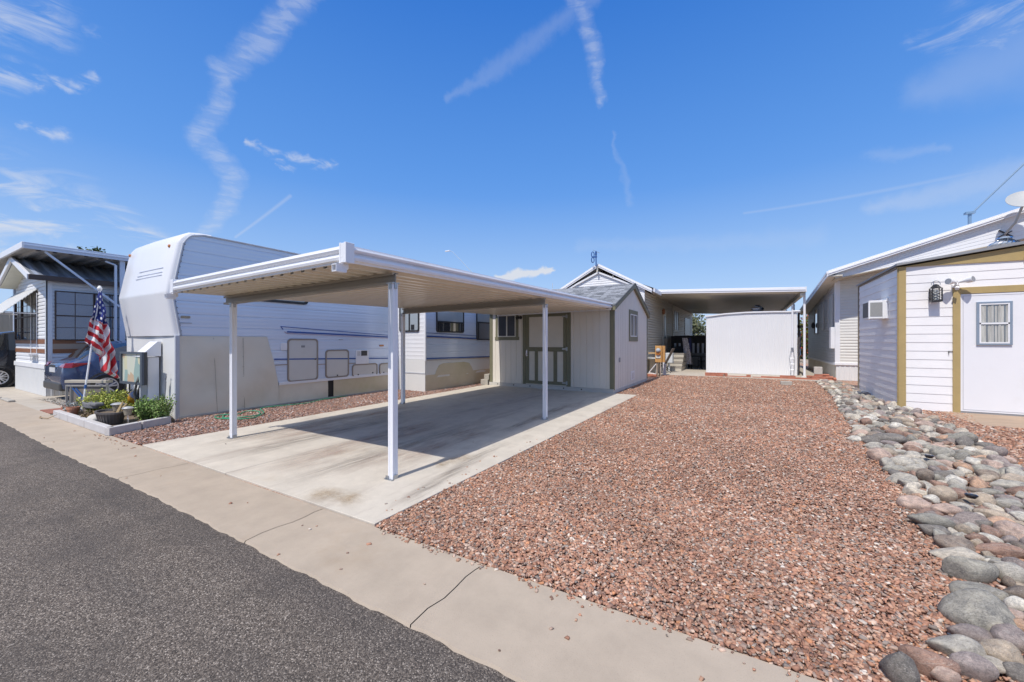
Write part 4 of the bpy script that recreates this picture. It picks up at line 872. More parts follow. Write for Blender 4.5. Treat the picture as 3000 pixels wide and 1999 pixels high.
# things between metal shed and the right house
m=MB(); m.box(1.97,2.05,22.0,22.06,0,2.9); m.box(1.93,2.2,22.0,22.05,2.15,2.25); solo(m,'rusty_gate_post',mat('brown_steel',(.10,.075,.06),.6,var=.3),'dark steel gate post in the gap right of the ribbed white shed','post')
m=MB()
for i in range(6):
    z=.25+i*.27; m.tube([(1.93,21.6,z),(2.06,21.75,z+.14),(2.22,21.9,z+.05)],.012,5)
m.tube([(1.95,21.6,.02),(1.98,21.62,1.6)],.014,5); m.tube([(2.2,21.9,.02),(2.18,21.9,1.75)],.014,5)
solo(m,'wire_trellis',mat('dark_wire',(.08,.09,.11),.5),'leaning dark wire trellis beside the patio cover post','trellis')
m=MB(); m.prism(rrect(2.02,2.12,.9,2.0,.04),'y',22.4,22.5); solo(m,'blue_tarp',mat('faded_blue_tarp',(.08,.16,.33),.7,var=.3,vs=8),'faded blue tarp hanging in the gap behind the cover post','tarp')
# ------------------------------------------------------------------ right hand house
bh=thing('manufactured_house','white manufactured house with high gable roof behind the mustard trimmed shed','house',(6,24,0))
BX,BY=3.04,20.1
m=MB(); lap(m,FY(BY),frange(.66,4.3,.112),K(BX),K(8),.022); m.build('front_wall',mat('cream_lap_siding',(.70,.68,.62),.5,var=.05,vs=1,dirt=(.55,.5,.42,.25)),bh)
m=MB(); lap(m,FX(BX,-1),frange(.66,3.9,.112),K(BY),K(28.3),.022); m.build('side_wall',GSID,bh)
m=MB(); m.box(BX+.03,12,BY+.03,28.3,0,3.3); m.build('house_body',GSID,bh)
m=MB(); m.box(BX-.035,BX+.12,BY-.035,BY,.66,3.95); m.box(BX-.035,BX,BY-.0,BY+.12,.66,3.95); m.build('corner_trim',WHITE,bh,bevel=.004)
m=MB(); ribs(m,FY(BY-.0),BX,8,K(0),K(.62),.16,.012,.5,.2); m.build('front_skirting',mat('white_skirt',()),bh)
m=MB(); ribs(m,FX(BX,-1),BY,28.3,K(0),K(.62),.2,.012,.5,.2); m.build('side_skirting',SKIRT,bh)
m=MB(); m.box(BX-.05,8,BY-.05,BY,.60,.70); m.box(BX-.05,BX,BY,28.3,.58,.67); m.build('belt_trim',WHITE,bh,bevel=.01)
# sloping soffit, gable panel, roof
def eb(y): return 3.97-(y-18.95)*.092          # eave height falls towards the back
PFr=19.1; sl1=.19; xe=2.86
m=MB()
lo=[(xe,3.90),(12,3.90+sl1*(12-xe))]; 
us=frange(0,1,.1)
b=len(m.v)
nb=6
for k in range(nb):
    def zl(x,f): zb=3.90+sl1*(x-xe); zt=4.02+.325*(x-2.63); return zb+(zt-zb)*f
    f0,f1=k/nb,(k+1)/nb
    m.add([(xe,PFr-.026,zl(xe,f0)),(12,PFr-.026,zl(12,f0)),(12,PFr-.014,zl(12,f1)),(xe,PFr-.014,zl(xe,f1)),(xe,PFr-.014,zl(xe,f0)),(12,PFr-.014,zl(12,f0))],[(0,1,2,3),(0,4,5,1)])
m.build('gable_panel',WHITE,bh)
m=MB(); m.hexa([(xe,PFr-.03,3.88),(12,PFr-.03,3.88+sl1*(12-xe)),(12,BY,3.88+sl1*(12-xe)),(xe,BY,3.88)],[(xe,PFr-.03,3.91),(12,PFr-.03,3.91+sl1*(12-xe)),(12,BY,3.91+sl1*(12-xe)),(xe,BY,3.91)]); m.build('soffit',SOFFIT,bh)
m=MB(); m.hexa([(2.63,18.95,eb(18.95)),(BX+.02,18.95,eb(18.95)),(BX+.02,28.5,eb(28.5)),(2.63,28.5,eb(28.5))],[(2.63,18.95,eb(18.95)+.05),(BX+.02,18.95,eb(18.95)+.05),(BX+.02,28.5,eb(28.5)+.05),(2.63,28.5,eb(28.5)+.05)]); m.build('eave_soffit',mat('eave_soffit_cream',(.60,.56,.48),.6),bh)
m=MB()
for z0,z1,o in ((0,.10,0),(.105,.20,.02)): m.hexa([(2.60-o,18.93,eb(18.95)+z0),(2.64,18.93,eb(18.95)+z0),(2.64,28.5,eb(28.5)+z0),(2.60-o,28.5,eb(28.5)+z0)],[(2.60-o,18.93,eb(18.95)+z1),(2.64,18.93,eb(18.95)+z1),(2.64,28.5,eb(28.5)+z1),(2.60-o,28.5,eb(28.5)+z1)])
m.build('gutter',WM,bh,bevel=.008)
m=MB()
for z0,z1,o in ((0,.06,0),(.062,.125,.022),(.127,.19,0)): m.hexa([(2.62,18.90-o,4.0+z0),(12,18.90-o,4.0+z0+.325*9.38),(12,18.96,4.0+z0+.325*9.38),(2.62,18.96,4.0+z0)],[(2.62,18.90-o,4.0+z1),(12,18.90-o,4.0+z1+.325*9.38),(12,18.96,4.0+z1+.325*9.38),(2.62,18.96,4.0+z1)])
m.build('rake_fascia',WM,bh,bevel=.006)
m=MB(); m.hexa([(2.62,18.96,4.02),(12,18.96,4.02+.325*9.38),(12,28.5,4.02+.325*9.38-.6),(2.62,28.5,eb(28.5)+.1)],[(2.62,18.96,4.17),(12,18.96,4.17+.325*9.38),(12,28.5,4.17+.325*9.38-.6),(2.62,28.5,eb(28.5)+.25)]); m.build('roof',WM,bh)
for y0,y1,z0,z1,mm in ((20.55,21.55,2.05,3.38,BLIND),(24.6,25.6,1.95,3.15,GLASS)):
    q=MB(); q.box(BX-.03,BX,y0,y1,z0,z1); g_=q.build('window',mm,bh); q=MB(); q.ring(FX(BX-.03,-1),0,[(y0-.05,z0-.05),(y1+.05,z0-.05),(y1+.05,z1+.05),(y0-.05,z1+.05)],[(y0,z0),(y1,z0),(y1,z1),(y0,z1)],.03); q.build('frame',GSID,g_)
q=MB(); q.box(BX-.05,BX-.02,22.8,23.3,2.05,3.35); q.build('shutter',GSID,bh)
q=MB(); q.box(BX-.16,BX-.02,20.15,20.5,1.25,2.1); q.build('meter_cover',WHITE,bh,bevel=.01)
q=MB(); q.lathe((BX-.12,25.4,2.2),[(.04,0),(.08,.1),(.07,.22),(.02,.3)],10); q.build('wall_light',DGREY,bh)
m=MB(); m.tube([(6.80,20.4,5.3),(6.80,20.4,6.08)],.05,8); m.box(6.68,6.92,20.3,20.5,6.05,6.12); m.tube([(6.80,20.4,6.0),(8.2,20.5,7.68),(9.6,20.6,9.3)],.028,8); solo(m,'roof_mast',mat('blue_grey_pipe',(.16,.26,.38),.5),'blue-grey service mast and slanting stay on the right house roof','mast')
# satellite dish on the gable panel
sd=thing('satellite_dish','grey oval satellite dish on a bracket below the right house roofline','satellite dish',(7.15,19.0,5.0))
q=MB(); b=len(q.v); C0=Vector((7.28,18.35,5.83)); nrm=Vector((-.10,-.80,.60)).normalized(); ux=Vector((1,-.1,0)); ux=(ux-nrm*ux.dot(nrm)).normalized(); uy=nrm.cross(ux)
NR,NA=6,28
for sgn,dd_ in ((1,0),(-1,.012)):
    for i in range(NR+1):
        r=i/NR
        for k in range(NA):
            a=2*PI*k/NA; p=C0+ux*(.40*r*math.cos(a))+uy*(.36*r*math.sin(a))+nrm*(.07*r*r-dd_); q.v.append(tuple(p))
for s0 in (0,(NR+1)*NA):
    for i in range(NR):
        for k in range(NA): k2=(k+1)%NA; q.f.append((s0+i*NA+k,s0+i*NA+k2,s0+(i+1)*NA+k2,s0+(i+1)*NA+k)); q.m.append(0)
e0=NR*NA
for k in range(NA): k2=(k+1)%NA; q.f.append((e0+k,e0+k2,e0+(NR+1)*NA+k2,e0+(NR+1)*NA+k)); q.m.append(0)
q.build('reflector',DISHG,sd,smooth=True)
q=MB(); q.tube([(7.13,19.04,4.98),(7.22,18.7,5.25),(7.27,18.42,5.72)],.032,8); q.build('arm',DISHG,sd)
q=MB()
for a,b_ in (((7.0,5.12),(7.3,4.88)),((7.0,4.90),(7.28,5.06))): q.bar((a[0],19.05,a[1]),(b_[0],19.05,b_[1]),.05,.03)
q.build('bracket',DGREY,sd)
q=MB(); q.tube([tuple(C0-uy*.33+nrm*.06),tuple(C0-uy*.42+nrm*.25),tuple(C0-uy*.15+nrm*.5)],.014,6); q.lathe(tuple(C0-uy*.15+nrm*.5),[(.04,-.05),(.04,.05)],8); q.build('feed_arm',DISHG,sd)
q=MB(); q.tube([(7.14,19.0,4.95),(7.2,18.9,4.75),(7.24,18.5,4.5)],.012,6); q.build('cable',OFFB,sd)
# ------------------------------------------------------------------ right hand white shed
rs=thing('garden_shed','white lap sided shed with mustard trim and a windowed door','shed',(4.8,14,0))
GX,GY,GB=2.975,12.30,15.98
def gt(x): return 3.25+(x-GX)*.135
m=MB(); fy=FY(GY); zs=[0.02,.187,.354,.554,.75,.938,1.139,1.326,1.518,1.706,1.894,2.09,2.278,2.474,2.662]
zs=[z for z in frange(.0,2.66,.19)]
lap(m,fy,zs,K(GX+.12),K(3.84),.011,1); lap(m,fy,frange(2.66,3.22,.19),K(GX+.12),K(7.5),.011,1)
fw=m.build('front_wall',WPAINT,rs)
m=MB(); lap(m,FX(GX,-1),frange(.0,3.22,.19),K(GY),K(GB),.012,1); m.build('side_wall',WPAINT,rs)
m=MB(); m.prism([(GX+.02,0),(7.5,0),(7.5,gt(7.5)),(GX+.02,gt(GX)-.02)],'y',GY+.03,GB); m.build('shed_body',WPAINT,rs)
m=MB(); m.box(GX,GX+.12,GY-.035,GY,.0,3.235); m.box(GX-.02,GX,GY-.02,GY+.02,0,3.235); m.build('corner_board',TAN,rs,bevel=.003)
m=MB(); m.hexa([(GX+.12,GY-.033,3.225),(7.5,GY-.033,3.16),(7.5,GY,3.16),(GX+.12,GY,3.225)],[(GX+.12,GY-.033,3.24),(7.5,GY-.033,gt(7.5)-.0),(7.5,GY,gt(7.5)),(GX+.12,GY,3.24)]); m.build('gable_fascia',TAN,rs)
m=MB(); m.hexa([(GX-.06,GY-.12,3.255),(7.6,GY-.12,gt(7.6)+.015),(7.6,GB+.1,gt(7.6)+.015),(GX-.06,GB+.1,3.235)],[(GX-.06,GY-.12,3.30),(7.6,GY-.12,gt(7.6)+.095),(7.6,GB+.1,gt(7.6)+.095),(GX-.06,GB+.1,3.28)]); m.build('roof',mat('grey_roof_felt',(.26,.27,.28),.7,var=.15),rs)
m=MB(); m.box(GX-.03,GX,GY+.02,GB,3.20,3.25); m.box(GX-.03,GX+.0,GB-.05,GB+.02,0,3.2); m.build('side_trim',mat('brown_edge_trim',(.22,.18,.13),.7),rs)
m=MB(); m.box(3.84,3.955,GY-.033,GY,.0,2.70); m.box(3.955,7.5,GY-.033,GY,2.56,2.70); m.build('door_trim',TAN,rs,bevel=.003)
q=MB(); q.box(3.955,5.35,GY-.022,GY+.01,.045,2.555); gd=q.build('door',mat('white_door_paint',(.78,.775,.78),.5,var=.03,vs=1.2,dirt=(.66,.62,.56,.3),dscale=1.4),rs,bevel=.003)
q=MB(); q.ring(FY(GY-.022),0,rrect(3.99,5.32,.08,2.52,.01),rrect(4.0,5.31,.09,2.51,.01),.004); q.build('door_bead',mat('grey_seam',(.5,.5,.52),.6),gd)
q=MB(); q.box(3.955,5.4,GY-.03,GY+.0,.0,.04); q.build('threshold',GALV,rs)
q=MB(); q.box(4.19,4.69,GY-.028,GY-.018,1.47,2.37); gw=q.build('window',GLASS,gd); 
q=MB(); xs=np.linspace(4.225,4.655,40); b=0
for z0,z1 in ((1.94,2.30),(1.52,1.89)):
    b=len(q.v)
    for i,x in enumerate(xs): d=.007*math.sin(i*1.35)+.006*math.sin(i*.6+1); q.v.append((float(x),GY-.034+d,z0)); q.v.append((float(x),GY-.034+d,z1-.012*(1+math.sin(i*.9))*.5))
    for i in range(39): q.f.append((b+2*i,b+2*i+2,b+2*i+3,b+2*i+1)); q.m.append(0)
q.build('curtain',CURT,gw,smooth=True)
ALU=mat('mill_aluminium_frame',(.36,.42,.48),.35,metal=.6,var=.08)
q=MB(); q.ring(FY(GY-.022),0,[(4.185,1.465),(4.695,1.465),(4.695,2.375),(4.185,2.375)],[(4.225,1.50),(4.655,1.50),(4.655,2.335),(4.225,2.335)],.035); q.build('frame',ALU,gw,bevel=.004)
q=MB(); q.box(4.225,4.655,GY-.055,GY-.04,1.90,1.935); q.box(4.225,4.25,GY-.055,GY-.04,1.50,2.335); q.box(4.63,4.655,GY-.055,GY-.04,1.5,2.335); q.box(4.25,4.63,GY-.055,GY-.04,1.5,1.525); q.box(4.25,4.63,GY-.055,GY-.04,2.31,2.335); q.build('sash_bar',WHITE,gw,bevel=.002)
q=MB(); q.box(3.77,3.84,GY-.024,GY-.019,1.322,1.334); q.add([(3.772,GY-.022,1.325),(3.788,GY-.022,1.325),(3.779,GY-.022,1.21)],[(0,1,2)]); q.build('siding_chip',mat('broken_siding_gap',(.05,.045,.04),.9),fw)
# lantern, floodlight, air conditioner, vent
ln_=thing('wall_lantern','black lattice lantern hanging on the white lap siding left of the door','lantern',(3.545,12.18,2.4))
lx,ly=3.545,12.17
q=MB(); q.box(lx-.085,lx+.085,ly-.085,ly+.085,2.40,2.43); q.build('lantern_base',DARK,ln_,bevel=.004)
q=MB(); q.lathe((lx,ly,2.70),[(.10,0),(.06,.05),(.05,.07),(.02,.09)],4); q.build('lantern_roof',DARK,ln_)
q=MB(); 
for sx in (-1,1):
    for sy in (-1,1): q.box(lx+sx*.075-.01,lx+sx*.075+.01,ly+sy*.075-.01,ly+sy*.075+.01,2.43,2.70)
for i in range(4):
    for s_ in (1,-1):
        a=(-.07,2.45+i*.062); b_=(.07,2.45+i*.062+s_*.09)
        za=min(max(a[1],2.43),2.7); zb=min(max(b_[1],2.43),2.7)
        q.bar((lx-.07,ly-.08,za),(lx+.07,ly-.08,zb),.008,.008,up=(0,1,0)); q.bar((lx-.08,ly-.07,za),(lx-.08,ly+.07,zb),.008,.008,up=(1,0,0))
q.build('cage',DARK,ln_)
q=MB(); q.lathe((lx,ly,2.44),[(.055,0),(.055,.22)],12); q.build('candle_glass',mat('milky_glass',(.62,.64,.62),.3),ln_)
q=MB(); q.tube([(lx+.07*math.cos(t),ly,2.79+.07*math.sin(t)) for t in np.linspace(-.3,PI+.3,12)],.006,6); q.tube([(lx,GY,2.86),(lx,ly,2.86)],.008,6); q.build('handle',GALV,ln_)
fl=thing('flood_light','white twin head security floodlight above the door corner','floodlight',(3.87,12.2,2.75))
q=MB(); q.box(3.82,3.93,GY-.06,GY-.01,2.70,2.77); q.tube([(3.875,GY-.06,2.75),(3.875,GY-.12,2.78)],.03,10); q.build('mount',WHITE,fl,bevel=.006)
for p0,p1 in (((3.86,12.18,2.80),(3.70,12.05,2.825)),((3.90,12.18,2.81),(4.06,12.02,2.845))):
    p0=Vector(p0);p1=Vector(p1); d=(p1-p0)*.5
    q=MB(); q.tube([p0,p0+d*.7,p0+d*1.3,p1],[.022,.035,.062,.068],14); h=q.build('lamp_head',WHITE,fl,smooth=True)
    q=MB(); q.tube([p1+d.normalized()*.001,p1+d.normalized()*.004],[.058,.058],14); q.build('lens',mat('grey_lamp_lens',(.28,.29,.31),.25,var=.2,vs=30),h)
q=MB(); q.tube([(3.86,12.12,2.70),(3.84,12.08,2.66)],[.03,.035],10); q.build('sensor',WHITE,fl)
ac=thing('air_conditioner','white window air conditioner sticking out of the white shed side wall','air conditioner',(2.8,13.4,2.1))
q=MB(); q.box(2.60,2.975,13.02,13.58,2.10,2.55); q.build('casing',WHITE,ac,bevel=.012)
q=MB(); q.box(2.594,2.60,13.05,13.55,2.14,2.51); q.build('rear_coil',mat('dark_coil',(.10,.10,.10),.6,var=.3,vs=40,stretch=(1,18,1)),ac)
for a,b_ in ((2.63,2.86),):
    q=MB(); q.box(a,b_,13.012,13.02,2.16,2.50); q.build('grille',mat('grey_grille',(.30,.30,.29),.5,var=.2,vs=30,stretch=(12,1,1)),ac)
q=MB(); q.box(2.60,2.63,13.008,13.02,2.10,2.55); q.box(2.86,2.89,13.008,13.02,2.1,2.55); q.build('grille_frame',WHITE,ac)
q=MB(); q.box(2.93,2.97,13.0,13.6,2.52,2.60); q.build('top_flashing',WHITE,ac)
turbine(5.05,13.5,3.56,.26,'shiny turbine roof vent on the white shed with mustard trim',.25)
m=MB(); m.lathe((4.92,GY-.10,3.36),[(.03,.08),(.05,.05),(.075,-.02),(.07,-.06)],14,'y'); m.lathe((4.93,GY-.08,3.22),[(.03,.06),(.04,.02),(.055,-.02)],14,'y'); solo(m,'gable_lamp',WHITE,'white glass lamp on the mustard gable board at the photo edge','lamp',smooth=True)
# ------------------------------------------------------------------ foliage helpers
def leaf_mat():
    m,n,l,b=nt('leaf'); a=n.new('ShaderNodeAttribute'); a.attribute_name='col'; l.new(a.outputs[0],b.inputs['Base Color']); b.inputs['Roughness'].default_value=.6; b.inputs['Specular IOR Level'].default_value=.3
    b.inputs['Subsurface Weight'].default_value=0; return m
LEAF=leaf_mat()
def leaves(name,P,size,pal,parent,seed=1,up=.3):
    r=np.random.default_rng(seed); n=len(P); P=np.array(P)
    d=r.normal(0,1,(n,3)); d[:,2]+=up; d/=np.linalg.norm(d,axis=1,keepdims=True); q=r.normal(0,1,(n,3)); s=np.cross(d,q); s/=np.linalg.norm(s,axis=1,keepdims=True)
    L_=size*(.6+.8*r.random((n,1))); W_=L_*.36
    V=np.stack([P,P+d*L_*.5+s*W_,P+d*L_,P+d*L_*.5-s*W_],1)
    off=np.array(OFF[parent.name]); V=(V-off).reshape(-1,3)
    me=bpy.data.meshes.new(name); me.from_pydata(V.tolist(),[],np.arange(4*n).reshape(-1,4).tolist())
    pc=np.array(pal); c=pc[r.integers(0,len(pal),n)]*(.7+.6*r.random((n,1))); C=np.ones((n,4,4),np.float32); C[...,:3]=c[:,None]
    at=me.color_attributes.new('col','FLOAT_COLOR','POINT'); at.data.foreach_set('color',C.ravel()); me.materials.append(LEAF)
    o=bpy.data.objects.new(name,me); COL.objects.link(o); o.parent=parent; return o
def crown_pts(c,r,n,seed,clumps=40,cs=.28):
    g=np.random.default_rng(seed); cc=g.normal(0,1,(clumps,3)); cc/=np.linalg.norm(cc,axis=1,keepdims=True); cc*=(.55+.45*g.random((clumps,1))**.5)
    k=g.integers(0,clumps,n); p=cc[k]+g.normal(0,1,(n,3))*cs*(.5+.5*g.random((n,1))); return np.array(c)+p*np.array(r)
def tree(x,y,zb,c,r,n,ls,label,pal,seed=3,cat='tree'):
    t=thing('tree',label,cat,(x,y,0)); q=MB(); q.tube([(x,y,0),(x+.1,y,c[2]*.5),(c[0],c[1],c[2])],[.22,.16,.07],8)
    g=random.Random(seed)
    for i in range(7):
        a=g.uniform(0,6.28); z0=c[2]*(.45+.07*i); q.tube([(x+.05,y,z0),(c[0]+r[0]*.45*math.cos(a),c[1]+r[1]*.45*math.sin(a),z0+r[2]*.4),(c[0]+r[0]*.8*math.cos(a),c[1]+r[1]*.8*math.sin(a),z0+r[2]*.75)],[.09,.05,.015],6)
    q.build('trunk',mat('bark',(.12,.09,.06),.9,var=.3,vs=12),t); leaves('crown',crown_pts(c,r,n,seed),ls,pal,t,seed); return t
GPALS=[(.07,.10,.035),(.10,.13,.045),(.05,.075,.03),(.15,.16,.06)]
tree(-6.4,45,0,(-6.6,45,2.7),(2.5,2.5,1.7),9000,.22,'grey-green tree seen beyond the patio between the home and the ribbed white shed',[(.12,.14,.07),(.17,.19,.10),(.08,.10,.05),(.22,.22,.12)],4)
tree(4.9,44,0,(5.1,44,1.9),(1.1,1.2,1.9),4500,.20,'yellow-green tree with red blossom in the gap left of the right house',[(.18,.20,.03),(.12,.16,.03),(.45,.10,.05),(.08,.12,.03)],5)
tree(-38.6,9,0,(-38.6,8.95,6.45),(1.0,.72,1.1),4000,.22,'dark green treetop showing above the far left shade roof',GPALS,6)
tree(-1.0,40,0,(-0.5,40,1.0),(1.6,1.5,1.2),2500,.2,'low green tree beyond the patio fence',GPALS,8)
# ------------------------------------------------------------------ left hand park home
q_=1.018
ph=thing('park_home','pale vinyl park home with brown stripes and a window awning at the far left','house',(-18.8,6,0))
AX,AXL,AY=-16.9,-20.67,3.0
m=MB(); lap(m,FY(AY),frange(.88,3.95,.105),lambda z:AXL if z<3.3 else AXL+(z-3.3)/.36,lambda z:AX if z<3.3 else AX-(z-3.3)/.36,.02); m.build('front_wall',WHITE,ph)
PSHAD=mat('white_vinyl_blue_shade',(.68,.70,.72),.42,var=.04,vs=1)  # the home's white vinyl with the side's blue shade put into the colour
m=MB(); lap(m,FX(AX),frange(.88,3.36,.105),K(AY),K(14),.024); m.build('side_wall',PSHAD,ph)
m=MB(); m.prism([(AXL+.03,0),(AX-.03,0),(AX-.03,3.3),(-18.78,3.95),(AXL+.03,3.3)],'y',AY+.03,14); m.build('house_body',WHITE,ph)
m=MB(); ribs(m,FY(AY-.03),AXL,AX,K(0),K(.8),.16,.014,.5,.2); m.build('front_skirting',mat('white_skirt',()),ph)
m=MB(); ribs(m,FX(AX+.03),AY-.03,14,K(0),K(.8),.16,.014,.5,.2); m.build('side_skirting',mat('white_skirt',()),ph)
m=MB(); m.box(AXL,AX+.06,AY-.06,AY-.0,.76,.90); m.box(AX,AX+.06,AY-.06,14,.76,.90); m.build('belt_trim',WHITE,ph,bevel=.01)
m=MB(); m.box(AX-.11,AX+.03,AY-.03,AY,.88,3.35); m.box(AX,AX+.03,AY-.03,AY+.09,.88,3.35); m.build('corner_trim',PSHAD,ph,bevel=.004)
for z0,z1,mm in ((1.47,1.60,RUST),(1.20,1.32,RUST),(1.32,1.47,mat('tan_band',(.40,.30,.22),.5))):
    m=MB(); m.box(AX+.0,AX+.026,AY+.09,14,z0,z1); m.build('stripe',mm,ph); 
    if mm is RUST: m=MB(); m.box(AXL,AX-.11,AY-.026,AY,z0,z1); m.build('stripe',mm,ph)
# ribbed roof
m=MB()
def rzh(x): return 4.03-abs(x+18.78)*.345
ribs(m,lambda u,v,d:(v,u,rzh(v)+d),2.64,14,K(-16.72),K(-18.78),.30,.05,.45,.3); m.build('roof_slope',mat('ribbed_roof_metal',(.40,.44,.50),.35,metal=.4,var=.08,vs=1),ph)
m=MB(); ribs(m,lambda u,v,d:(v,u,rzh(v)+d),2.64,14,K(-18.78),K(-20.84),.30,.05,.45,.3); m.build('roof_slope',mat('ribbed_roof_metal',()),ph)
m=MB(); m.box(-16.74,-16.64,2.62,14,3.22,3.36); m.build('gutter',BRONZE,ph,bevel=.01)
for s_ in (1,-1):
    m=MB(); xe=-18.78+s_*2.08; m.hexa([(xe,2.60,3.22),(xe,2.66,3.22),(-18.78,2.66,3.92),(-18.78,2.60,3.92)],[(xe,2.60,3.36),(xe,2.66,3.36),(-18.78,2.66,4.07),(-18.78,2.60,4.07)]); m.build('rake_fascia',WM,ph)
    m=MB(); xe=-18.78+s_*1.9; m.hexa([(xe,2.66,3.24),(xe,AY,3.24),(-18.78,AY,3.86),(-18.78,2.66,3.86)],[(xe,2.66,3.27),(xe,AY,3.27),(-18.78,AY,3.89),(-18.78,2.66,3.89)]); m.build('soffit',mat('cream_soffit',(.72,.70,.58),.6),ph)
def houswin(fr,u0,u1,z0,z1,mun,glass):
    q=MB(); q.hexa([fr(u0,z0,.0),fr(u1,z0,.0),fr(u1,z0,.026),fr(u0,z0,.026)],[fr(u0,z1,.0),fr(u1,z1,.0),fr(u1,z1,.026),fr(u0,z1,.026)]); g=q.build('window',glass,ph)
    q=MB(); 
    def bx(a,b_,c,d,f_=.05): q.hexa([fr(a,c,.0),fr(b_,c,.0),fr(b_,c,f_),fr(a,c,f_)],[fr(a,d,.0),fr(b_,d,.0),fr(b_,d,f_),fr(a,d,f_)])
    t=.03
    for a,b_,c,d in ((u0-t,u0,z0-t,z1+t),(u1,u1+t,z0-t,z1+t),(u0,u1,z0-t,z0),(u0,u1,z1,z1+t),(u0,u1,(z0+z1)/2-.018,(z0+z1)/2+.018)): bx(a,b_,c,d)
    q.build('frame',BRONZE,g); q=MB()
    for a in mun: bx(a-.008,a+.008,z0,z1,.031)
    for zf in (.25,.75): bx(u0,u1,z0+(z1-z0)*zf-.007,z0+(z1-z0)*zf+.007,.030)
    q.build('muntins',BRONZE,g)
houswin(FX(AX+.0),3.16,3.90,1.60,2.95,(3.53,),GLASSM); houswin(FX(AX+.0),3.95,4.70,1.60,2.95,(4.32,),GLASSM); houswin(FX(AX),8.0,9.5,1.6,2.95,(8.7,),GLASSM)
houswin(FY(AY),-19.7,-17.93,1.60,2.98,(-19.1,-18.5),GLASS); houswin(FY(AY),-20.6,-19.8,1.60,2.98,(-20.2,),GLASS)
m=MB(); ribs(m,lambda u,v,d:(u,AY-.03-v*.62,3.07-v*.73+d),-20.75,-17.85,K(0),K(1),.001+.115,.0,.5,.2)
m=MB(); n_=11
for k in range(n_):
    f0,f1=k/n_,(k+.70)/n_; m.hexa([(-20.75,AY-.03-f0*.64,3.08-f0*.74-.0),(-17.82,AY-.03-f0*.64,3.08-f0*.74),(-17.82,AY-.03-f1*.64,3.08-f1*.74-.025),(-20.75,AY-.03-f1*.64,3.08-f1*.74-.025)],[(-20.75,AY-.03-f0*.64,3.09-f0*.74),(-17.82,AY-.03-f0*.64,3.09-f0*.74),(-17.82,AY-.03-f1*.64,3.085-f1*.74),(-20.75,AY-.03-f1*.64,3.085-f1*.74)])
m.build('window_awning',mat('awning_slats',(.62,.61,.57),.5,var=.04),ph)
m=MB(); m.tube([(-17.84,AY-.62,2.35),(-17.84,AY-.04,2.35)],.012,6); m.tube([(-19.4,AY-.62,2.38),(-17.9,AY-.40,2.30)],.014,6); m.build('awning_arm',WM,ph)
for x in (-17.82,-18.5): m=MB(); m.tube([(x,AY-.045,.95),(x,AY-.045,2.95)],.010,6); m.build('awning_rod',WHITE,ph)
m=MB(); m.box(-18.5,-17.80,AY-.2,AY-.02,1.13,1.17); m.build('window_shelf',WHITE,ph)
cv=thing('shade_roof','flat metal shade roof on posts standing over the far left park home','shade roof',(-18.5,6,0))
CX_=-16.55; zt_=4.17
m=MB(); ribs(m,lambda u,v,d:(v,u,zt_-.13-d),2.55,12,K(CX_),K(-26),.30,.05,.5,.3); m.build('roof_panel',mat('shade_roof_pan',(.46,.44,.40),.5,var=.08,vs=1),cv)
m=MB(); m.box(-26,CX_,2.55,12,zt_-.12,zt_-.06); m.build('roof_top',WM,cv)
BFS=mat('blue_white_fascia',(.60,.66,.76),.35,var=.05)
m=MB(); m.box(CX_-.02,CX_+.03,2.52,12,zt_-.15,zt_+.02); m.box(CX_+.03,CX_+.045,2.52,12,zt_-.08,zt_-.04); m.build('fascia',BFS,cv,bevel=.008)
m=MB(); m.box(-26,CX_+.03,2.48,2.53,zt_-.15,zt_+.02); m.build('fascia',WM,cv,bevel=.008)
m=MB(); m.box(-16.72,-16.60,4.42,4.54,0,zt_-.13); m.build('post',BFS,cv,bevel=.01)
m=MB(); m.box(-16.66,-16.60,4.30,4.36,0,zt_-.3); m.tube([(-16.63,4.33,zt_-.3),(-16.63,4.1,zt_-.22)],.03,6); m.build('downspout',BFS,cv,bevel=.008)
m=MB(); m.bar((-16.62,2.9,zt_-.16),(-16.62,4.42,2.60),.05,.05); m.build('brace',BFS,cv)
m=MB(); m.box(-25.9,-25.8,2.6,2.7,0,zt_-.1); m.build('post',BFS,cv)
m=MB(); m.box(-23.35,-23.2,3.3,3.42,0,zt_-.1); m.build('post',BFS,cv)
m=MB(); ribs(m,FX(-29,1),-1,14,K(0),K(2.9),.3,.02,.6,.2); m.box(-33,-29.01,-1,14,0,2.9); solo(m,'storage_building',mat('tan_ribbed_wall',(.42,.38,.31),.6,var=.06),'tan ribbed storage building behind the black car at the far left edge','building')
for i,(x,y) in enumerate(((-17.6,2.2),(-16.4,2.25))):
    m=MB(); m.box(x-.6,x+.35,y-.06,y+.06,0,.05); solo(m,'wheel_stop',CBLK,('concrete wheel stop lying before the far left park home','short concrete wheel stop beside the park home corner')[i],'wheel stop',group='wheel stops before the park home',bevel=.015)
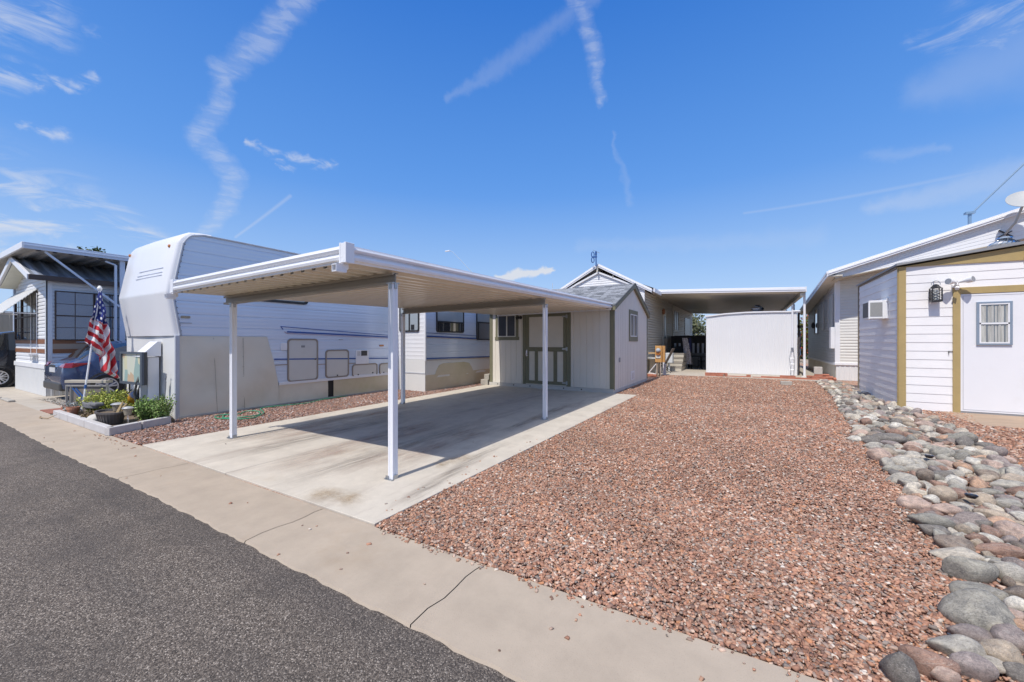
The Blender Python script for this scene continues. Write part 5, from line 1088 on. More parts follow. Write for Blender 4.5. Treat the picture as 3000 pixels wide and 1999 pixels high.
# ------------------------------------------------------------------ cars
def car(name,label,X0,Y0,paint,s=1.0,zs=1.0,rimk=5):
    """X0 = right side plane, Y0 = rear end, facing +Y"""
    c=thing(name,label,'car',(X0-.9,Y0+2.2,0)); W=.92; xc=X0-W
    st=[(0,.40,.66,.70,.86),(.03,.33,.86,.92,.93),(.16,.28,.98,1.03,.98),(.36,.26,1.01,1.10,1),(.62,.25,1.02,1.34,1),(.86,.25,1.02,1.50,1),(1.25,.25,1.01,1.555,1),(1.9,.25,1.0,1.56,1),(2.45,.25,.99,1.47,1),(2.9,.25,.98,1.20,1),(3.15,.25,.96,1.01,1),(3.8,.26,.90,.94,.98),(4.25,.30,.76,.80,.92),(4.38,.38,.60,.64,.84)]
    b=MB(); n=10; ring=[]
    for y,zb,be,tp,wf in st:
        w=W*wf; y*=s; zb*=1;be*=zs;tp*=zs; tum=.14*min(1,max(0,(tp-be)/.4))+.03
        pts=[(-w*.9,zb),(-w*.99,zb+.12),(-w,zb+.32),(-w*.975,be),(-(w-tum-.05),tp-.06*(tp-be)-.02),(-(w-tum)*.72,tp),(0,tp+.01)]
        pts=pts+[(-a,z) for a,z in pts[-2::-1]]
        n=len(pts)
        for a,z in pts: b.v.append((xc+a,Y0+y,z))
    for i in range(len(st)-1):
        ym=(st[i][0]+st[i+1][0])/2
        for k in range(n-1):
            b.f.append((i*n+k,i*n+k+1,(i+1)*n+k+1,(i+1)*n+k)); glass=(k in (3,8) and .75<ym<3.0) or (k in (4,5,6,7) and (.36<=ym<=.80 or 2.4<ym<3.1)); b.m.append(1 if glass else 0)
        b.f.append((i*n+n-1,i*n,(i+1)*n,(i+1)*n+n-1)); b.m.append(2)
    b.f.append(tuple(range(n))); b.m.append(0); e=(len(st)-1)*n; b.f.append(tuple(e+k for k in range(n))); b.m.append(0)
    bd=b.build('body',[paint,GLASS,DGREY],c,smooth=True)
    q=MB(); q.box(xc-.78,xc+.78,Y0-.03,Y0+.3,.28,.50); q.build('bumper',DGREY,c,bevel=.05,seg=3)
    q=MB(); q.prism([(xc-.26,.74*zs),(xc+.26,.74*zs),(xc+.26,.86*zs),(xc-.26,.86*zs)],'y',Y0-.005,Y0+.01); q.build('number_plate',mat('plate_white',(.6,.6,.6),.5),c)
    q=MB(); q.prism([(xc-.30,.88*zs),(xc+.30,.88*zs),(xc+.28,.92*zs),(xc-.28,.92*zs)],'y',Y0-.0,Y0+.05); q.build('tailgate_trim',CHROME,c)
    for sx in (1,-1):
        q=MB(); xs_=xc+sx*W
        q.hexa([(xs_-sx*.34,Y0+.0,.89*zs),(xs_-sx*.05,Y0+.02,.87*zs),(xs_+sx*.012,Y0+.16,.86*zs),(xs_-sx*.3,Y0+.12,.88*zs)],[(xs_-sx*.34,Y0+.05,.96*zs),(xs_-sx*.06,Y0+.06,.985*zs),(xs_+sx*.0,Y0+.2,1.0*zs),(xs_-sx*.3,Y0+.14,.96*zs)])
        q.hexa([(xs_+sx*.012,Y0+.16,.865*zs),(xs_-sx*.06,Y0+.18,.87*zs),(xs_-sx*.06,Y0+.50,.965*zs),(xs_+sx*.010,Y0+.50,.965*zs)],[(xs_+sx*.0,Y0+.2,.985*zs),(xs_-sx*.06,Y0+.2,.985*zs),(xs_-sx*.06,Y0+.50,.985*zs),(xs_+sx*.004,Y0+.50,.985*zs)])
        q.build('tail_light',REDL,c,bevel=.008)
    q=MB(); q.box(xc-.62,xc+.62,Y0+.55,Y0+.88,1.50*zs,1.535*zs); q.build('spoiler',paint,c,bevel=.015)
    q=MB(); q.box(xc+W*.97,xc+W*1.004,Y0+1.55,Y0+1.72,.90*zs,.93*zs); q.build('door_handle',CHROME,c,bevel=.006)
    for yw in (.80*s,3.45*s):
        for sx in (1,-1):
            xs_=xc+sx*W; q=MB(); q.lathe((xs_-sx*.22,Y0+yw,.335),[(.36,0),(.395,sx*.10),(.40,sx*.226),(.355,sx*.232),(.345,sx*.20)],28,'x'); q.build('wheel_arch',DGREY,c)
            q=MB(); q.lathe((xs_-sx*.21,Y0+yw,.335),[(.24,0),(.325,.0),(.335,sx*.03),(.335,sx*.19),(.32,sx*.215),(.24,sx*.222),(.235,sx*.19)],30,'x'); tw=q.build('wheel',RUBBER,c,smooth=True)
            q=MB(); xo=xs_+sx*.008
            q.lathe((xo,Y0+yw,.335),[(.235,-sx*.03),(.235,sx*.006),(.21,sx*.004),(.205,-sx*.03)],30,'x',cap=False); q.lathe((xo,Y0+yw,.335),[(.055,-sx*.03),(.05,sx*.0),(.02,sx*.004)],14,'x')
            for k in range(rimk):
                for da in (-.20,.20):
                    a=2*PI*k/rimk+.3+da; a0=2*PI*k/rimk+.3+da*.6
                    q.bar((xo-sx*.012,Y0+yw+.04*math.cos(a0),.335+.04*math.sin(a0)),(xo-sx*.01,Y0+yw+.215*math.cos(a),.335+.215*math.sin(a)),.034,.022,up=(1,0,0))
            q.build('rim',RIM,tw); q=MB(); q.lathe((xs_-sx*.06,Y0+yw,.335),[(.23,0),(.23,sx*.005)],20,'x'); q.build('brake_disc',DGREY,tw)
    return c
car('parked_car','slate blue hatchback crossover parked between the park home and the trailer',-14.72,2.86,BLUCAR)
car('parked_car','black tall car parked at the far left edge of the photo',-21.45,1.85,BLKCAR,s=1.08,zs=1.22,rimk=7)
# ------------------------------------------------------------------ flag
fg=thing('flag','stars and stripes flag hanging from a leaning white pole in the planter','flag',(-12,2.63,0))
q=MB(); q.tube([(-12.0,2.60,0),(-12.0,2.87,2.62)],.016,8); pl=q.build('pole',WM,fg); q=MB(); q.lathe((-12.0,2.873,2.63),[(.02,0),(.035,.02),(.045,.05),(.03,.085),(.012,.11)],12); q.build('finial',WHITE,fg); q=MB(); q.tube([(-12,2.655,.55),(-12,2.665,.63)],.022,8); q.build('clamp',BLUEM,fg)
def flagmat():
    m,n,l,b=nt('flag_cloth'); uv=n.new('ShaderNodeUVMap'); uv.uv_map='UVMap'; s=n.new('ShaderNodeSeparateXYZ'); l.new(uv.outputs[0],s.inputs[0])
    def mt(op,a,b_):
        x=n.new('ShaderNodeMath'); x.operation=op
        for i,v in enumerate((a,b_)):
            if isinstance(v,(int,float)): x.inputs[i].default_value=v
            else: l.new(v,x.inputs[i])
        return x.outputs[0]
    st=mt('MODULO',mt('MULTIPLY',s.outputs[1],6.5),1); red=mt('LESS_THAN',st,.5)
    c=mixc(n,l,red,(.78,.78,.78),(.62,.035,.05))
    # rows of stars: small dots on a staggered lattice
    gx=mt('MULTIPLY',s.outputs[0],15); gy=mt('MULTIPLY',s.outputs[1],17)
    row=mt('FLOOR',gy,0); sh_=mt('MULTIPLY',mt('MODULO',row,2),.5); fx=mt('SUBTRACT',mt('FRACT',mt('ADD',gx,sh_),0),.5); fy_=mt('SUBTRACT',mt('FRACT',gy,0),.5)
    dd=mt('ADD',mt('MULTIPLY',fx,fx),mt('MULTIPLY',fy_,fy_)); star=mt('LESS_THAN',dd,.055); can=mixc(n,l,star,(.03,.045,.22),(.8,.8,.8))
    inc=mt('MULTIPLY',mt('LESS_THAN',s.outputs[0],.4),mt('GREATER_THAN',s.outputs[1],.4615)); c=mixc(n,l,inc,c,can)
    l.new(c,b.inputs['Base Color']); b.inputs['Roughness'].default_value=.75; return m
FLM=flagmat()
q=MB(); NU,NV=34,70; UV=[]
fL=lambda y:float(np.interp(y,[110,250,380,590,640,730,870,945],[450,405,362,320,368,455,476,622]))
fR=lambda y:float(np.interp(y,[110,250,420,600,860,950],[476,503,532,576,626,646]))
for j in range(NV+1):
    yy_=110+835*j/NV; a,b2=fL(yy_),fR(yy_)
    for i in range(NU+1):
        xx_=a+(b2-a)*i/NU; px,py=150+.30604*xx_,820+.30604*yy_
        ra=(px-1500)/1166.7; rx,ry=-math.sin(YAW)+ra*math.cos(YAW),math.cos(YAW)+ra*math.sin(YAW); T=-12/rx
        fd=min(1,(yy_-110)/260); wv_=(.07*math.sin((xx_-a)*.055+yy_*.006)+.03*math.sin(xx_*.13-yy_*.01))*fd
        q.v.append((-11.96+wv_,ry*T,CAMH+T*(999.5-py)/1166.7))
        lim=375+(xx_-362)*.33
        if yy_<lim: u,v=.38*(yy_-110)/(lim-110),.4615+.53*(xx_-300)/260
        else:
            u=.7
            v=((yy_-.64*(xx_-360)-400)/85+.0)*(2/13.) if xx_<505-(yy_-430)*.08 and yy_<740 else ((xx_+yy_/2.7-725)/72)*(2/13.)
            v=v+4
        UV.append((u,v))
for j in range(NV):
    for i in range(NU): a=j*(NU+1)+i; q.f.append((a,a+1,a+NU+2,a+NU+1)); q.m.append(0)
fo=q.build('cloth',FLM,fg,smooth=True); uvl=fo.data.uv_layers.new(name='UVMap')
for p in fo.data.polygons:
    for li in p.loop_indices: uvl.data[li].uv=UV[fo.data.loops[li].vertex_index]
# ------------------------------------------------------------------ planter
A_=Vector((-12.2,2.24,0)); B_=Vector((-8.95,2.24,0)); C_=Vector((-9.30,3.20,0))
def blk(a,b_,label,th=.10,h=.135,inn=(0,1,0)):
    a=Vector(a);b_=Vector(b_); i_=Vector(inn)*th; q=MB(); d=(b_-a).normalized()*.006; a=a+d;b_=b_-d
    q.hexa([a,b_,b_+i_,a+i_],[a+Vector((0,0,h)),b_+Vector((0,0,h)),b_+i_+Vector((0,0,h)),a+i_+Vector((0,0,h))]); return solo(q,'edging_block',PBLK,label,'edging block','white blocks edging the planter',bevel=.010)
fl_=['white edging block at the far left end of the planter front','second white edging block from the left on the planter front','middle white edging block on the planter front','white edging block at the planter corner nearest the camera']
xsb=[-12.2,-11.75,-11.2,-10.19,-9.0]
for i in range(4): blk((xsb[i],2.24,0),(xsb[i+1],2.24,0),fl_[i])
blk((-8.95,2.25,0),(-9.14,2.72,0),'white edging block first on the planter side facing the gravel',inn=(-1,-.35,0)); blk((-9.14,2.73,0),(-9.32,3.20,0),'white edging block beside the trailer skirt corner',inn=(-1,-.35,0))
q=MB(); q.prism([(-12.15,2.30),(-9.05,2.30),(-9.36,3.25),(-9.8,3.36),(-12.15,3.36)],'z',-.02,.07); struct(q.build('planter_soil',mat('planter_soil',(.16,.12,.08),.95,var=.4,vs=20,bump=.6,bs=40)))
def shrub(cx,cy,rx,ry,h,n,ls,label,pal,seed,cat='shrub'):
    t=thing('shrub',label,cat,(cx,cy,.05)); g=random.Random(seed); P=[]; q=MB()
    for i in range(n//26):
        a=g.uniform(0,6.28); r=g.random()**.5; bx,by=cx+rx*r*math.cos(a),cy+ry*r*math.sin(a); hh=h*(.55+.5*g.random())*(1-.35*r*r); tx_,ty_=bx+g.gauss(0,.05),by+g.gauss(0,.05)
        q.tube([(cx+(bx-cx)*.5,cy+(by-cy)*.5,.05),(tx_,ty_,.05+hh)],[.006,.003],4)
        for k in range(26): f=.15+.85*k/26; P.append(((cx+(bx-cx)*.5)*(1-f)+tx_*f+g.gauss(0,.022),(cy+(by-cy)*.5)*(1-f)+ty_*f+g.gauss(0,.022),.05+hh*f+g.gauss(0,.012)))
    q.build('stems',mat('green_stem',(.10,.12,.04),.8),t); leaves('foliage',P,ls,pal,t,seed,.8); return t
YG=[(.46,.48,.08),(.36,.42,.07),(.56,.55,.16),(.25,.32,.07)]; DG=[(.20,.32,.08),(.27,.40,.11),(.13,.23,.06),(.36,.45,.18)]
shrub(-11.55,2.80,.46,.30,.52,4200,.034,'yellow-green feathery shrub at the left of the planter below the flag',YG,11)
shrub(-10.90,2.90,.45,.30,.54,4200,.034,'yellow-green feathery shrub in the middle of the planter',YG,12)
shrub(-9.82,2.98,.17,.17,.50,2400,.032,'fresh green shrub left of the pair by the trailer corner',DG,13)
shrub(-9.47,3.10,.14,.15,.52,1900,.032,'fresh green shrub touching the trailer corner strip',DG,14)
shrub(-11.9,2.45,.16,.14,.30,500,.035,'small silvery plant beside the grey sign board',[(.45,.47,.46),(.36,.4,.38),(.52,.53,.5)],15,'plant')
shrub(-10.6,2.55,.5,.2,.14,700,.05,'dry brown ground cover in front of the planter shrubs',[(.20,.14,.07),(.28,.20,.10),(.14,.10,.06)],16,'plant')
pt=thing('plant_pot','dark ribbed oval plant pot at the front of the planter','plant pot',(-9.85,2.45,.06))
q=MB(); q.lathe((0,0,0),[(.22,0),(.27,.15),(.283,.19),(.315,.195),(.315,.225),(.27,.225),(.25,.14)],28,cap=False); q.v=[(-9.85+x*1.15,2.50+y*.62,.07+z) for x,y,z in q.v]; q.build('tub',mat('brown_black_pot',(.085,.075,.07),.55,var=.15),pt)
q=MB(); 
for k in range(28): a=2*PI*k/28; q.bar((-9.85+.226*1.15*math.cos(a),2.50+.226*.62*math.sin(a),.08),(-9.85+.288*1.15*math.cos(a),2.5+.288*.62*math.sin(a),.262),.008,.008)
q.build('ribs',mat('brown_black_pot',()),pt); q=MB(); q.prism([(-9.85+.27*math.cos(a),2.5+.15*math.sin(a)) for a in np.linspace(0,2*PI,20)[:-1]],'z',.2,.26); q.build('soil',mat('planter_soil',()),pt)
m=MB(); m.prism([(-11.35+.36*math.cos(a),2.62+.13*math.sin(a)) for a in np.linspace(0,2*PI,20)[:-1]],'z',.22,.32); m.bar((-11.6,2.62,.28),(-10.7,2.56,.33),.14,.06); solo(m,'boat_planter',mat('grey_wood_boat',(.16,.16,.165),.8,var=.3,vs=20),'weathered grey boat shaped trough lying in the planter','planter trough',bevel=.02)
def solar(x,y,h,r,label):
    t=thing('solar_light',label,'garden light',(x,y,.06)); q=MB(); q.tube([(x,y,.05),(x,y,h)],.014,6); q.build('stake',CHROME,t); q=MB(); q.lathe((x,y,h),[(r*.7,0),(r*.95,.10),(r*.9,.11)],16); q.build('lens',mat('clear_lens',()),t); q=MB(); q.lathe((x,y,h+.11),[(r*1.1,0),(r*1.2,.012),(r*.8,.035),(.01,.045)],18); q.build('cap',mat('grey_cap',(.5,.5,.48),.35,metal=.5),t)
solar(-9.95,2.62,.27,.085,'solar light with amber-clear lens behind the dark ribbed pot'); solar(-9.45,2.62,.24,.07,'flat topped solar light in front of the green shrubs')
m=MB(); m.lathe((0,0,0),[(.05,-.08),(.11,-.05),(.13,0),(.10,.06),(.03,.09)],12); m.v=[(-10.25+x*1.2,2.40+y,.13+z) for x,y,z in m.v]; solo(m,'boulder',mat('white_rock',(.55,.53,.48),.8,var=.2,vs=8,bump=.3,bs=20),'rounded pale rock left of the dark ribbed pot','rock',smooth=True,sub=1)
for (x,y,rx_,lab) in ((-12.0,2.42,.10,'terracotta pot at the left corner of the planter'),(-11.62,2.40,.09,'tipped terracotta pot right of the planter left corner')):
    m=MB(); m.lathe((x,y,.06),[(rx_*.7,0),(rx_,.13),(rx_*1.1,.13),(rx_*1.1,.17),(rx_*.9,.17),(rx_*.8,.05)],18); solo(m,'terracotta_pot',TERRA,lab,'pot','terracotta pots in the planter')
for i,(a,b_,lab) in enumerate((((-9.72,2.55,.1),(-9.62,2.6,.46),'upright driftwood stick behind the solar light'),((-9.95,2.62,.08),(-9.80,2.7,.40),'leaning pale wood piece beside the amber glass ornament'))):
    m=MB(); m.tube([a,((a[0]+b_[0])/2+.02,a[1],(a[2]+b_[2])/2),b_],[.045,.035,.015],6); solo(m,'driftwood',mat('pale_driftwood',(.50,.36,.18),.7,var=.3,vs=10),lab,'driftwood')
m=MB(); m.tube([(-11.25,2.45,.08),(-10.7,2.42,.12),(-10.2,2.5,.22)],[.03,.025,.012],6); solo(m,'branch',DRIFT,'brown branch lying along the front of the planter','branch')
m=MB(); m.tube([(-12.35,2.10,.02),(-12.1,2.05,.03),(-11.9,2.12,.02),(-11.7,2.2,.1)],[.012,.012,.010,.005],5); solo(m,'twig',DRIFT,'thin twig lying on the concrete outside the planter corner','twig')
m=MB(); m.tube([(-11.1,2.8,.12),(-10.85,2.9,.34),(-10.62,3.0,.58)],.012,5); solo(m,'garden_stake',DGREY,'thin dark stake leaning out of the feathery shrubs','stake')
# sign board / bench
bn=thing('board_stand','grey board stand with beige top plank at the left end of the planter','board stand',(-12.2,2.6,0))
q=MB(); q.box(-12.72,-10.95,2.46,2.52,.66,.72); q.v=[]; q.f=[]; q.m=[]
q.hexa([(-12.72,2.50,.64),(-11.92,2.95,.64),(-11.98,3.08,.64),(-12.78,2.63,.64)],[(-12.72,2.50,.70),(-11.92,2.95,.70),(-11.98,3.08,.70),(-12.78,2.63,.70)]); q.build('top_plank',mat('beige_plank',(.42,.38,.31),.7,var=.1),bn,bevel=.006)
q=MB(); q.hexa([(-12.66,2.56,.05),(-11.9,2.98,.05),(-11.91,2.995,.05),(-12.67,2.575,.05)],[(-12.66,2.56,.57),(-11.9,2.98,.57),(-11.91,2.995,.57),(-12.67,2.575,.57)]); bp_=q.build('panel',mat('taupe_panel',(.19,.165,.145),.6,var=.12),bn)
q=MB(); 
for a,b_ in (((-12.56,2.60,.53),(-12.30,2.745,.20)),((-12.63,2.565,.20),(-12.36,2.71,.06)),((-12.50,2.635,.53),(-12.26,2.77,.22))): q.bar((a[0]+.006,a[1]-.012,a[2]),(b_[0]+.006,b_[1]-.012,b_[2]),.012,.026)
q.build('blue_strap',BLUEM,bp_)
for (x,y) in ((-12.70,2.53),(-12.60,2.58),(-11.9,2.97)):
    q=MB(); q.box(x-.018,x+.018,y-.018,y+.018,0,.60); q.build('leg',mat('aluminium_leg',(.45,.43,.40),.4,metal=.5),bn)
q=MB(); q.bar((-12.68,2.53,.585),(-11.9,2.96,.585),.03,.03); q.build('rail',mat('aluminium_leg',()),bn)
# mirror box
mb=thing('mirror_box','dark framed shallow box with a mosaic of pastel shapes by the trailer nose','framed mirror',(-10.6,2.95,.6))
def MF(u,v,d): return (-11.16+u*1.0,3.00+u*.06-d,.68+v)
q=MB(); q.hexa([MF(0,0,0),MF(.98,0,0),MF(.98,0,-.05),MF(0,0,-.05)],[MF(0,.65,0),MF(.98,.65,0),MF(.98,.65,-.05),MF(0,.65,-.05)]); q.build('box',DGREY,mb,bevel=.006)
q=MB(); q.ring(MF,0,[(0,0),(.98,0),(.98,.65),(0,.65)],[(.05,.05),(.90,.05),(.90,.61),(.05,.61)],.035); q.build('frame',mat('dark_blue_frame',(.10,.12,.15),.4,metal=.4),mb)
def mosaic():
    m,n,l,b=nt('pastel_mosaic'); tc=n.new('ShaderNodeTexCoord'); mp=n.new('ShaderNodeMapping'); mp.inputs['Scale'].default_value=(6,6,2.6); l.new(tc.outputs['Object'],mp.inputs[0]); v=tx(n,l,'Voronoi',mp.outputs[0],1.1); s=n.new('ShaderNodeSeparateXYZ'); l.new(v.outputs['Color'],s.inputs[0])
    c=cramp(n,l,s.outputs[0],[(0,(.62,.62,.52)),(.25,(.55,.40,.26)),(.38,(.60,.62,.50)),(.55,(.30,.42,.38)),(.68,(.62,.60,.40)),(.8,(.10,.12,.12)),(.88,(.58,.36,.26))]); l.new(c,b.inputs['Base Color']); b.inputs['Roughness'].default_value=.25; return m
q=MB(); q.add([MF(.05,.05,.004),MF(.90,.05,.004),MF(.90,.61,.004),MF(.05,.61,.004)],[(0,1,2,3)]); q.build('panel',mosaic(),mb)
for u in (.15,.8): q=MB(); q.tube([MF(u,0,-.07),(MF(u,0,-.07)[0],MF(u,0,-.07)[1],.03)],.016,6); q.build('leg',DGREY,mb)
pe=thing('power_pedestal','white metal power pedestal with slanted hood standing against the trailer nose','power pedestal',(-10.45,3.2,0))
q=MB(); q.box(-10.62,-10.33,3.16,3.34,.35,1.22); q.build('cabinet',WM,pe,bevel=.006); q=MB(); q.prism([(3.02,1.24),(3.36,1.24),(3.36,1.54),(3.30,1.54)],'x',-10.68,-10.29); q.build('hood',WM,pe,bevel=.004)
q=MB(); q.box(-10.40,-10.34,3.05,3.16,.0,1.1); q.build('conduit',mat('grey_conduit',(.40,.42,.44),.5),pe,bevel=.01); q=MB(); q.box(-10.56,-10.44,3.14,3.16,.95,1.12); q.build('cover_plate',WHITE,pe)
q=MB(); q.tube([(-10.45,3.10,.95),(-10.40,3.02,.75),(-10.48,3.0,.5),(-10.42,3.03,.2)],.022,6); q.build('cord',DGREY,pe)
am=thing('glass_ornament','amber and brown glass ornament leaning on a pale board in the planter','ornament',(-10.4,2.9,.1))
q=MB(); q.hexa([(-10.95,3.02,.06),(-10.70,3.02,.06),(-10.70,3.05,.06),(-10.95,3.05,.06)],[(-10.62,3.12,.46),(-10.42,3.12,.46),(-10.42,3.15,.46),(-10.62,3.15,.46)]); q.build('board',WOOD,am)
q=MB(); q.tube([(-10.80,2.99,.22),(-10.60,3.07,.46)],[.09,.115],14); q.build('glass_body',AMBG,am,smooth=True); q=MB(); q.tube([(-10.61,3.066,.45),(-10.55,3.09,.54)],[.12,.06],14); q.build('dark_cap',mat('blue_black_glaze',(.03,.04,.08),.3,coat=1),am,smooth=True)
q=MB(); q.tube([(-10.5,3.06,.5),(-10.43,3.1,.72)],[.02,.03],8); q.build('neck',DGREY,am)
he=thing('heron_stake','slim blue-grey metal heron silhouette on a stake by the trailer nose','garden ornament',(-9.92,3.30,0))
q=MB(); q.prism([(-9.985,.50),(-9.95,.46),(-9.915,.60),(-9.90,.74),(-9.925,.80),(-9.965,.76),(-9.99,.66)],'y',3.305,3.315); q.tube([(-9.92,3.31,.78),(-9.90,3.31,.84),(-9.915,3.31,.90)],.011,6); q.tube([(-9.915,3.31,.90),(-9.86,3.31,.885)],[.014,.003],6); q.build('body',mat('heron_metal',(.16,.17,.20),.5),he)
q=MB(); q.tube([(-9.965,3.31,.05),(-9.955,3.31,.5)],.006,5); q.build('stake',DGREY,he)
# brick strip, hose, block
m=MB(); m.box(-13.6,-12.75,2.30,2.62,-.02,.012); solo(m,'brick_paving',mat('brick_paving',(.30,.12,.08),.85,var=.2,vs=12,bump=.3,bs=40),'strip of dull red brick paving left of the planter','brick paving')
hp=[(-9.55,7.2),(-9.5,6.4),(-9.36,5.9),(-9.42,5.3),(-9.5,4.9),(-9.1,4.72),(-8.75,4.55),(-8.5,4.25),(-8.52,3.98),(-8.8,3.86),(-9.15,3.84),(-9.3,3.98),(-9.15,4.25),(-9.35,4.5),(-9.1,4.62),(-8.8,4.5),(-8.62,4.25),(-8.75,4.0),(-9.05,3.93),(-9.32,4.1)]
def smooth(pts,n=6):
    P=[Vector((*p,0)) if len(p)==2 else Vector(p) for p in pts]; o=[]
    for i in range(len(P)-1):
        a,b_,c_,d=P[max(i-1,0)],P[i],P[i+1],P[min(i+2,len(P)-1)]
        for k in range(n): t=k/n; o.append(.5*((2*b_)+(-a+c_)*t+(2*a-5*b_+4*c_-d)*t*t+(-a+3*b_-3*c_+d)*t**3))
    return o+[P[-1]]
m=MB(); m.tube([(p.x,p.y,.028+.008*math.sin(i*.4)) for i,p in enumerate(smooth(hp))],.011,7); solo(m,'garden_hose',GREENH,'green garden hose coiled on the gravel beside the trailer skirt','hose',smooth=True)
m=MB(); m.box(1.02,1.36,16.9,17.08,-.01,.13); solo(m,'concrete_block',CBLK,'lone grey concrete block sunk in the gravel before the ribbed white shed','concrete block',bevel=.012)
# far street lamp and aerial
lp=thing('street_lamp','tall street lamp with a long slanting arm beyond the trailer roof','street lamp',(-19.0,26,0))
q=MB(); q.tube([(-19.0,26,0),(-19.0,26,7.05)],[.09,.06],8); q.build('pole',GALV,lp); q=MB(); q.tube([(-19.0,26,7.0),(-20.3,26,8.25),(-21.1,26,8.98),(-21.4,26,9.08)],[.022,.018,.015,.015],6); q.build('arm',mat('sky_grey_pole',(.35,.42,.5),.6),lp); q=MB(); q.prism(rrect(-21.85,-21.35,9.05,9.13,.035),'y',25.93,26.07); q.build('lamp_head',WM,lp,bevel=.03)
m=MB(); m.tube([(-11.97,26,0),(-11.97,26,5.68)],.02,5); m.box(-12.02,-11.92,25.97,26.03,5.0,5.25); m.tube([(-12.1,26,5.05),(-11.84,26,5.05)],.012,5); solo(m,'aerial',mat('pale_grey_pole',(.5,.55,.6),.5),'thin pale aerial standing far behind the carport roof','aerial')
# ------------------------------------------------------------------ patio things
stp=thing('entry_steps','beige vinyl entry steps up to the gabled home under the patio cover','steps',(-3.4,22.8,0))
for i in range(4):
    z=.225*(i+1); y0=21.85+i*.30
    q=MB(); q.box(-4.13,-2.88,y0,24.4,z-.205,z-.03); q.build('riser',SIDEV,stp); q=MB(); q.box(-4.13,-2.86,y0-.03,24.4,z-.028,z); q.build('tread',mat('taupe_tread',(.40,.36,.31),.6),stp)
gr_=thing('gas_grill','black covered gas grill beside the entry steps','grill',(-3.3,24.7,0)); q=MB(); q.box(-3.8,-2.8,24.5,25.1,.1,.85); q.build('cart',OFFB,gr_,bevel=.02); q=MB(); q.prism([(-3.75,.86),(-2.85,.86),(-2.9,1.1),(-3.1,1.25),(-3.5,1.25),(-3.7,1.1)],'y',24.5,25.1); q.build('lid',OFFB,gr_,bevel=.03)
tw=thing('hanging_towel','patterned grey and white towel hanging under the patio cover','towel',(-2.9,23.9,0))
q=MB(); n_=16
for j in range(13):
    f=j/12
    for i in range(n_+1): u=i/n_; w_=.26+.14*f; q.v.append((-3.10+.14*f+u*w_,23.9+.05*math.sin(u*14+f*2),1.72-1.45*f))
for j in range(12):
    for i in range(n_): a=j*(n_+1)+i; q.f.append((a,a+1,a+n_+2,a+n_+1)); q.m.append(0)
def towelm():
    m,n,l,b=nt('patterned_towel'); tc=n.new('ShaderNodeTexCoord'); v=tx(n,l,'Voronoi',tc.outputs['Object'],13); c=cramp(n,l,v.outputs['Distance'],[(0,(.16,.14,.15)),(.30,(.75,.70,.68)),(.6,(.55,.49,.48))]); l.new(c,b.inputs['Base Color']); b.inputs['Roughness'].default_value=.9; return m
q.build('cloth',towelm(),tw,smooth=True); q=MB(); q.tube([(-3.13,23.93,1.74),(-2.6,23.93,1.74)],.015,6); q.tube([(-3.12,23.93,0),(-3.12,23.93,1.74)],.02,6); q.tube([(-2.62,23.93,0),(-2.62,23.93,1.74)],.02,6); q.build('rack',OFFB,tw); q=MB(); q.prism([(-2.78,1.72),(-2.66,1.72),(-2.62,1.0),(-2.72,.9)],'y',23.95,23.99); q.build('navy_cloth',mat('navy_cloth',(.02,.025,.09),.8),tw)
def pchair(x,y,rz,label,m=OFFB,tag_='patio chair',grp=None):
    c=thing('patio_chair',label,'chair',(x,y,0),grp); c.rotation_euler=(0,0,rz)
    q=MB(); q.box(-.25,.25,-.25,.25,.42,.45); q.build('seat',m,c,local=True,bevel=.01)
    q=MB(); q.hexa([(-.25,.22,.46),(.25,.22,.46),(.25,.26,.46),(-.25,.26,.46)],[(-.25,.34,1.08),(.25,.34,1.08),(.25,.38,1.08),(-.25,.38,1.08)]); q.build('backrest',m,c,local=True,bevel=.01)
    for sx in (-1,1):
        for sy in (-1,1): q=MB(); q.tube([(sx*.23,sy*.22,.42),(sx*.25,sy*.25,0)],.016,6); q.build('leg',OFFB,c,local=True)
        q=MB(); q.tube([(sx*.25,.27,.66),(sx*.26,-.2,.66),(sx*.25,-.24,.42)],.014,6); q.build('armrest',OFFB,c,local=True)
    return c
pchair(-2.05,24.6,R(-60),'black high backed patio chair at the left end of the ribbed white shed'); 
pt_=thing('patio_table','low black patio table between the towel and the black chair','table',(-2.55,25,0)); q=MB(); q.box(-2.95,-2.2,24.7,25.3,.66,.70); q.build('tabletop',OFFB,pt_)
for x in (-2.9,-2.25):
    for y in (24.75,25.25): q=MB(); q.box(x-.03,x+.03,y-.03,y+.03,0,.66); q.build('leg',OFFB,pt_)
sc_=thing('sling_chair','brown sling camp chair with crossed legs beside the electric meter post','chair',(-3.2,20.6,0))
q=MB(); q.hexa([(-3.42,20.25,.50),(-3.40,20.75,.50),(-3.38,20.75,.47),(-3.40,20.25,.47)],[(-3.08,20.25,1.20),(-3.06,20.75,1.20),(-3.02,20.75,1.18),(-3.04,20.25,1.18)]); q.build('backrest',CLOTHD,sc_,bevel=.01)
q=MB(); q.hexa([(-3.9,20.25,.47),(-3.40,20.25,.44),(-3.40,20.75,.44),(-3.9,20.75,.47)],[(-3.9,20.25,.50),(-3.40,20.25,.47),(-3.40,20.75,.47),(-3.9,20.75,.50)]); q.build('seat',CLOTHD,sc_)
for y in (20.25,20.75):
    for a,b_ in (((-3.75,.50),(-3.12,.02)),((-3.4,.5),(-3.85,.02))): q=MB(); q.tube([(a[0],y,a[1]),(b_[0],y,b_[1])],.014,6); q.build('leg',OFFB,sc_)
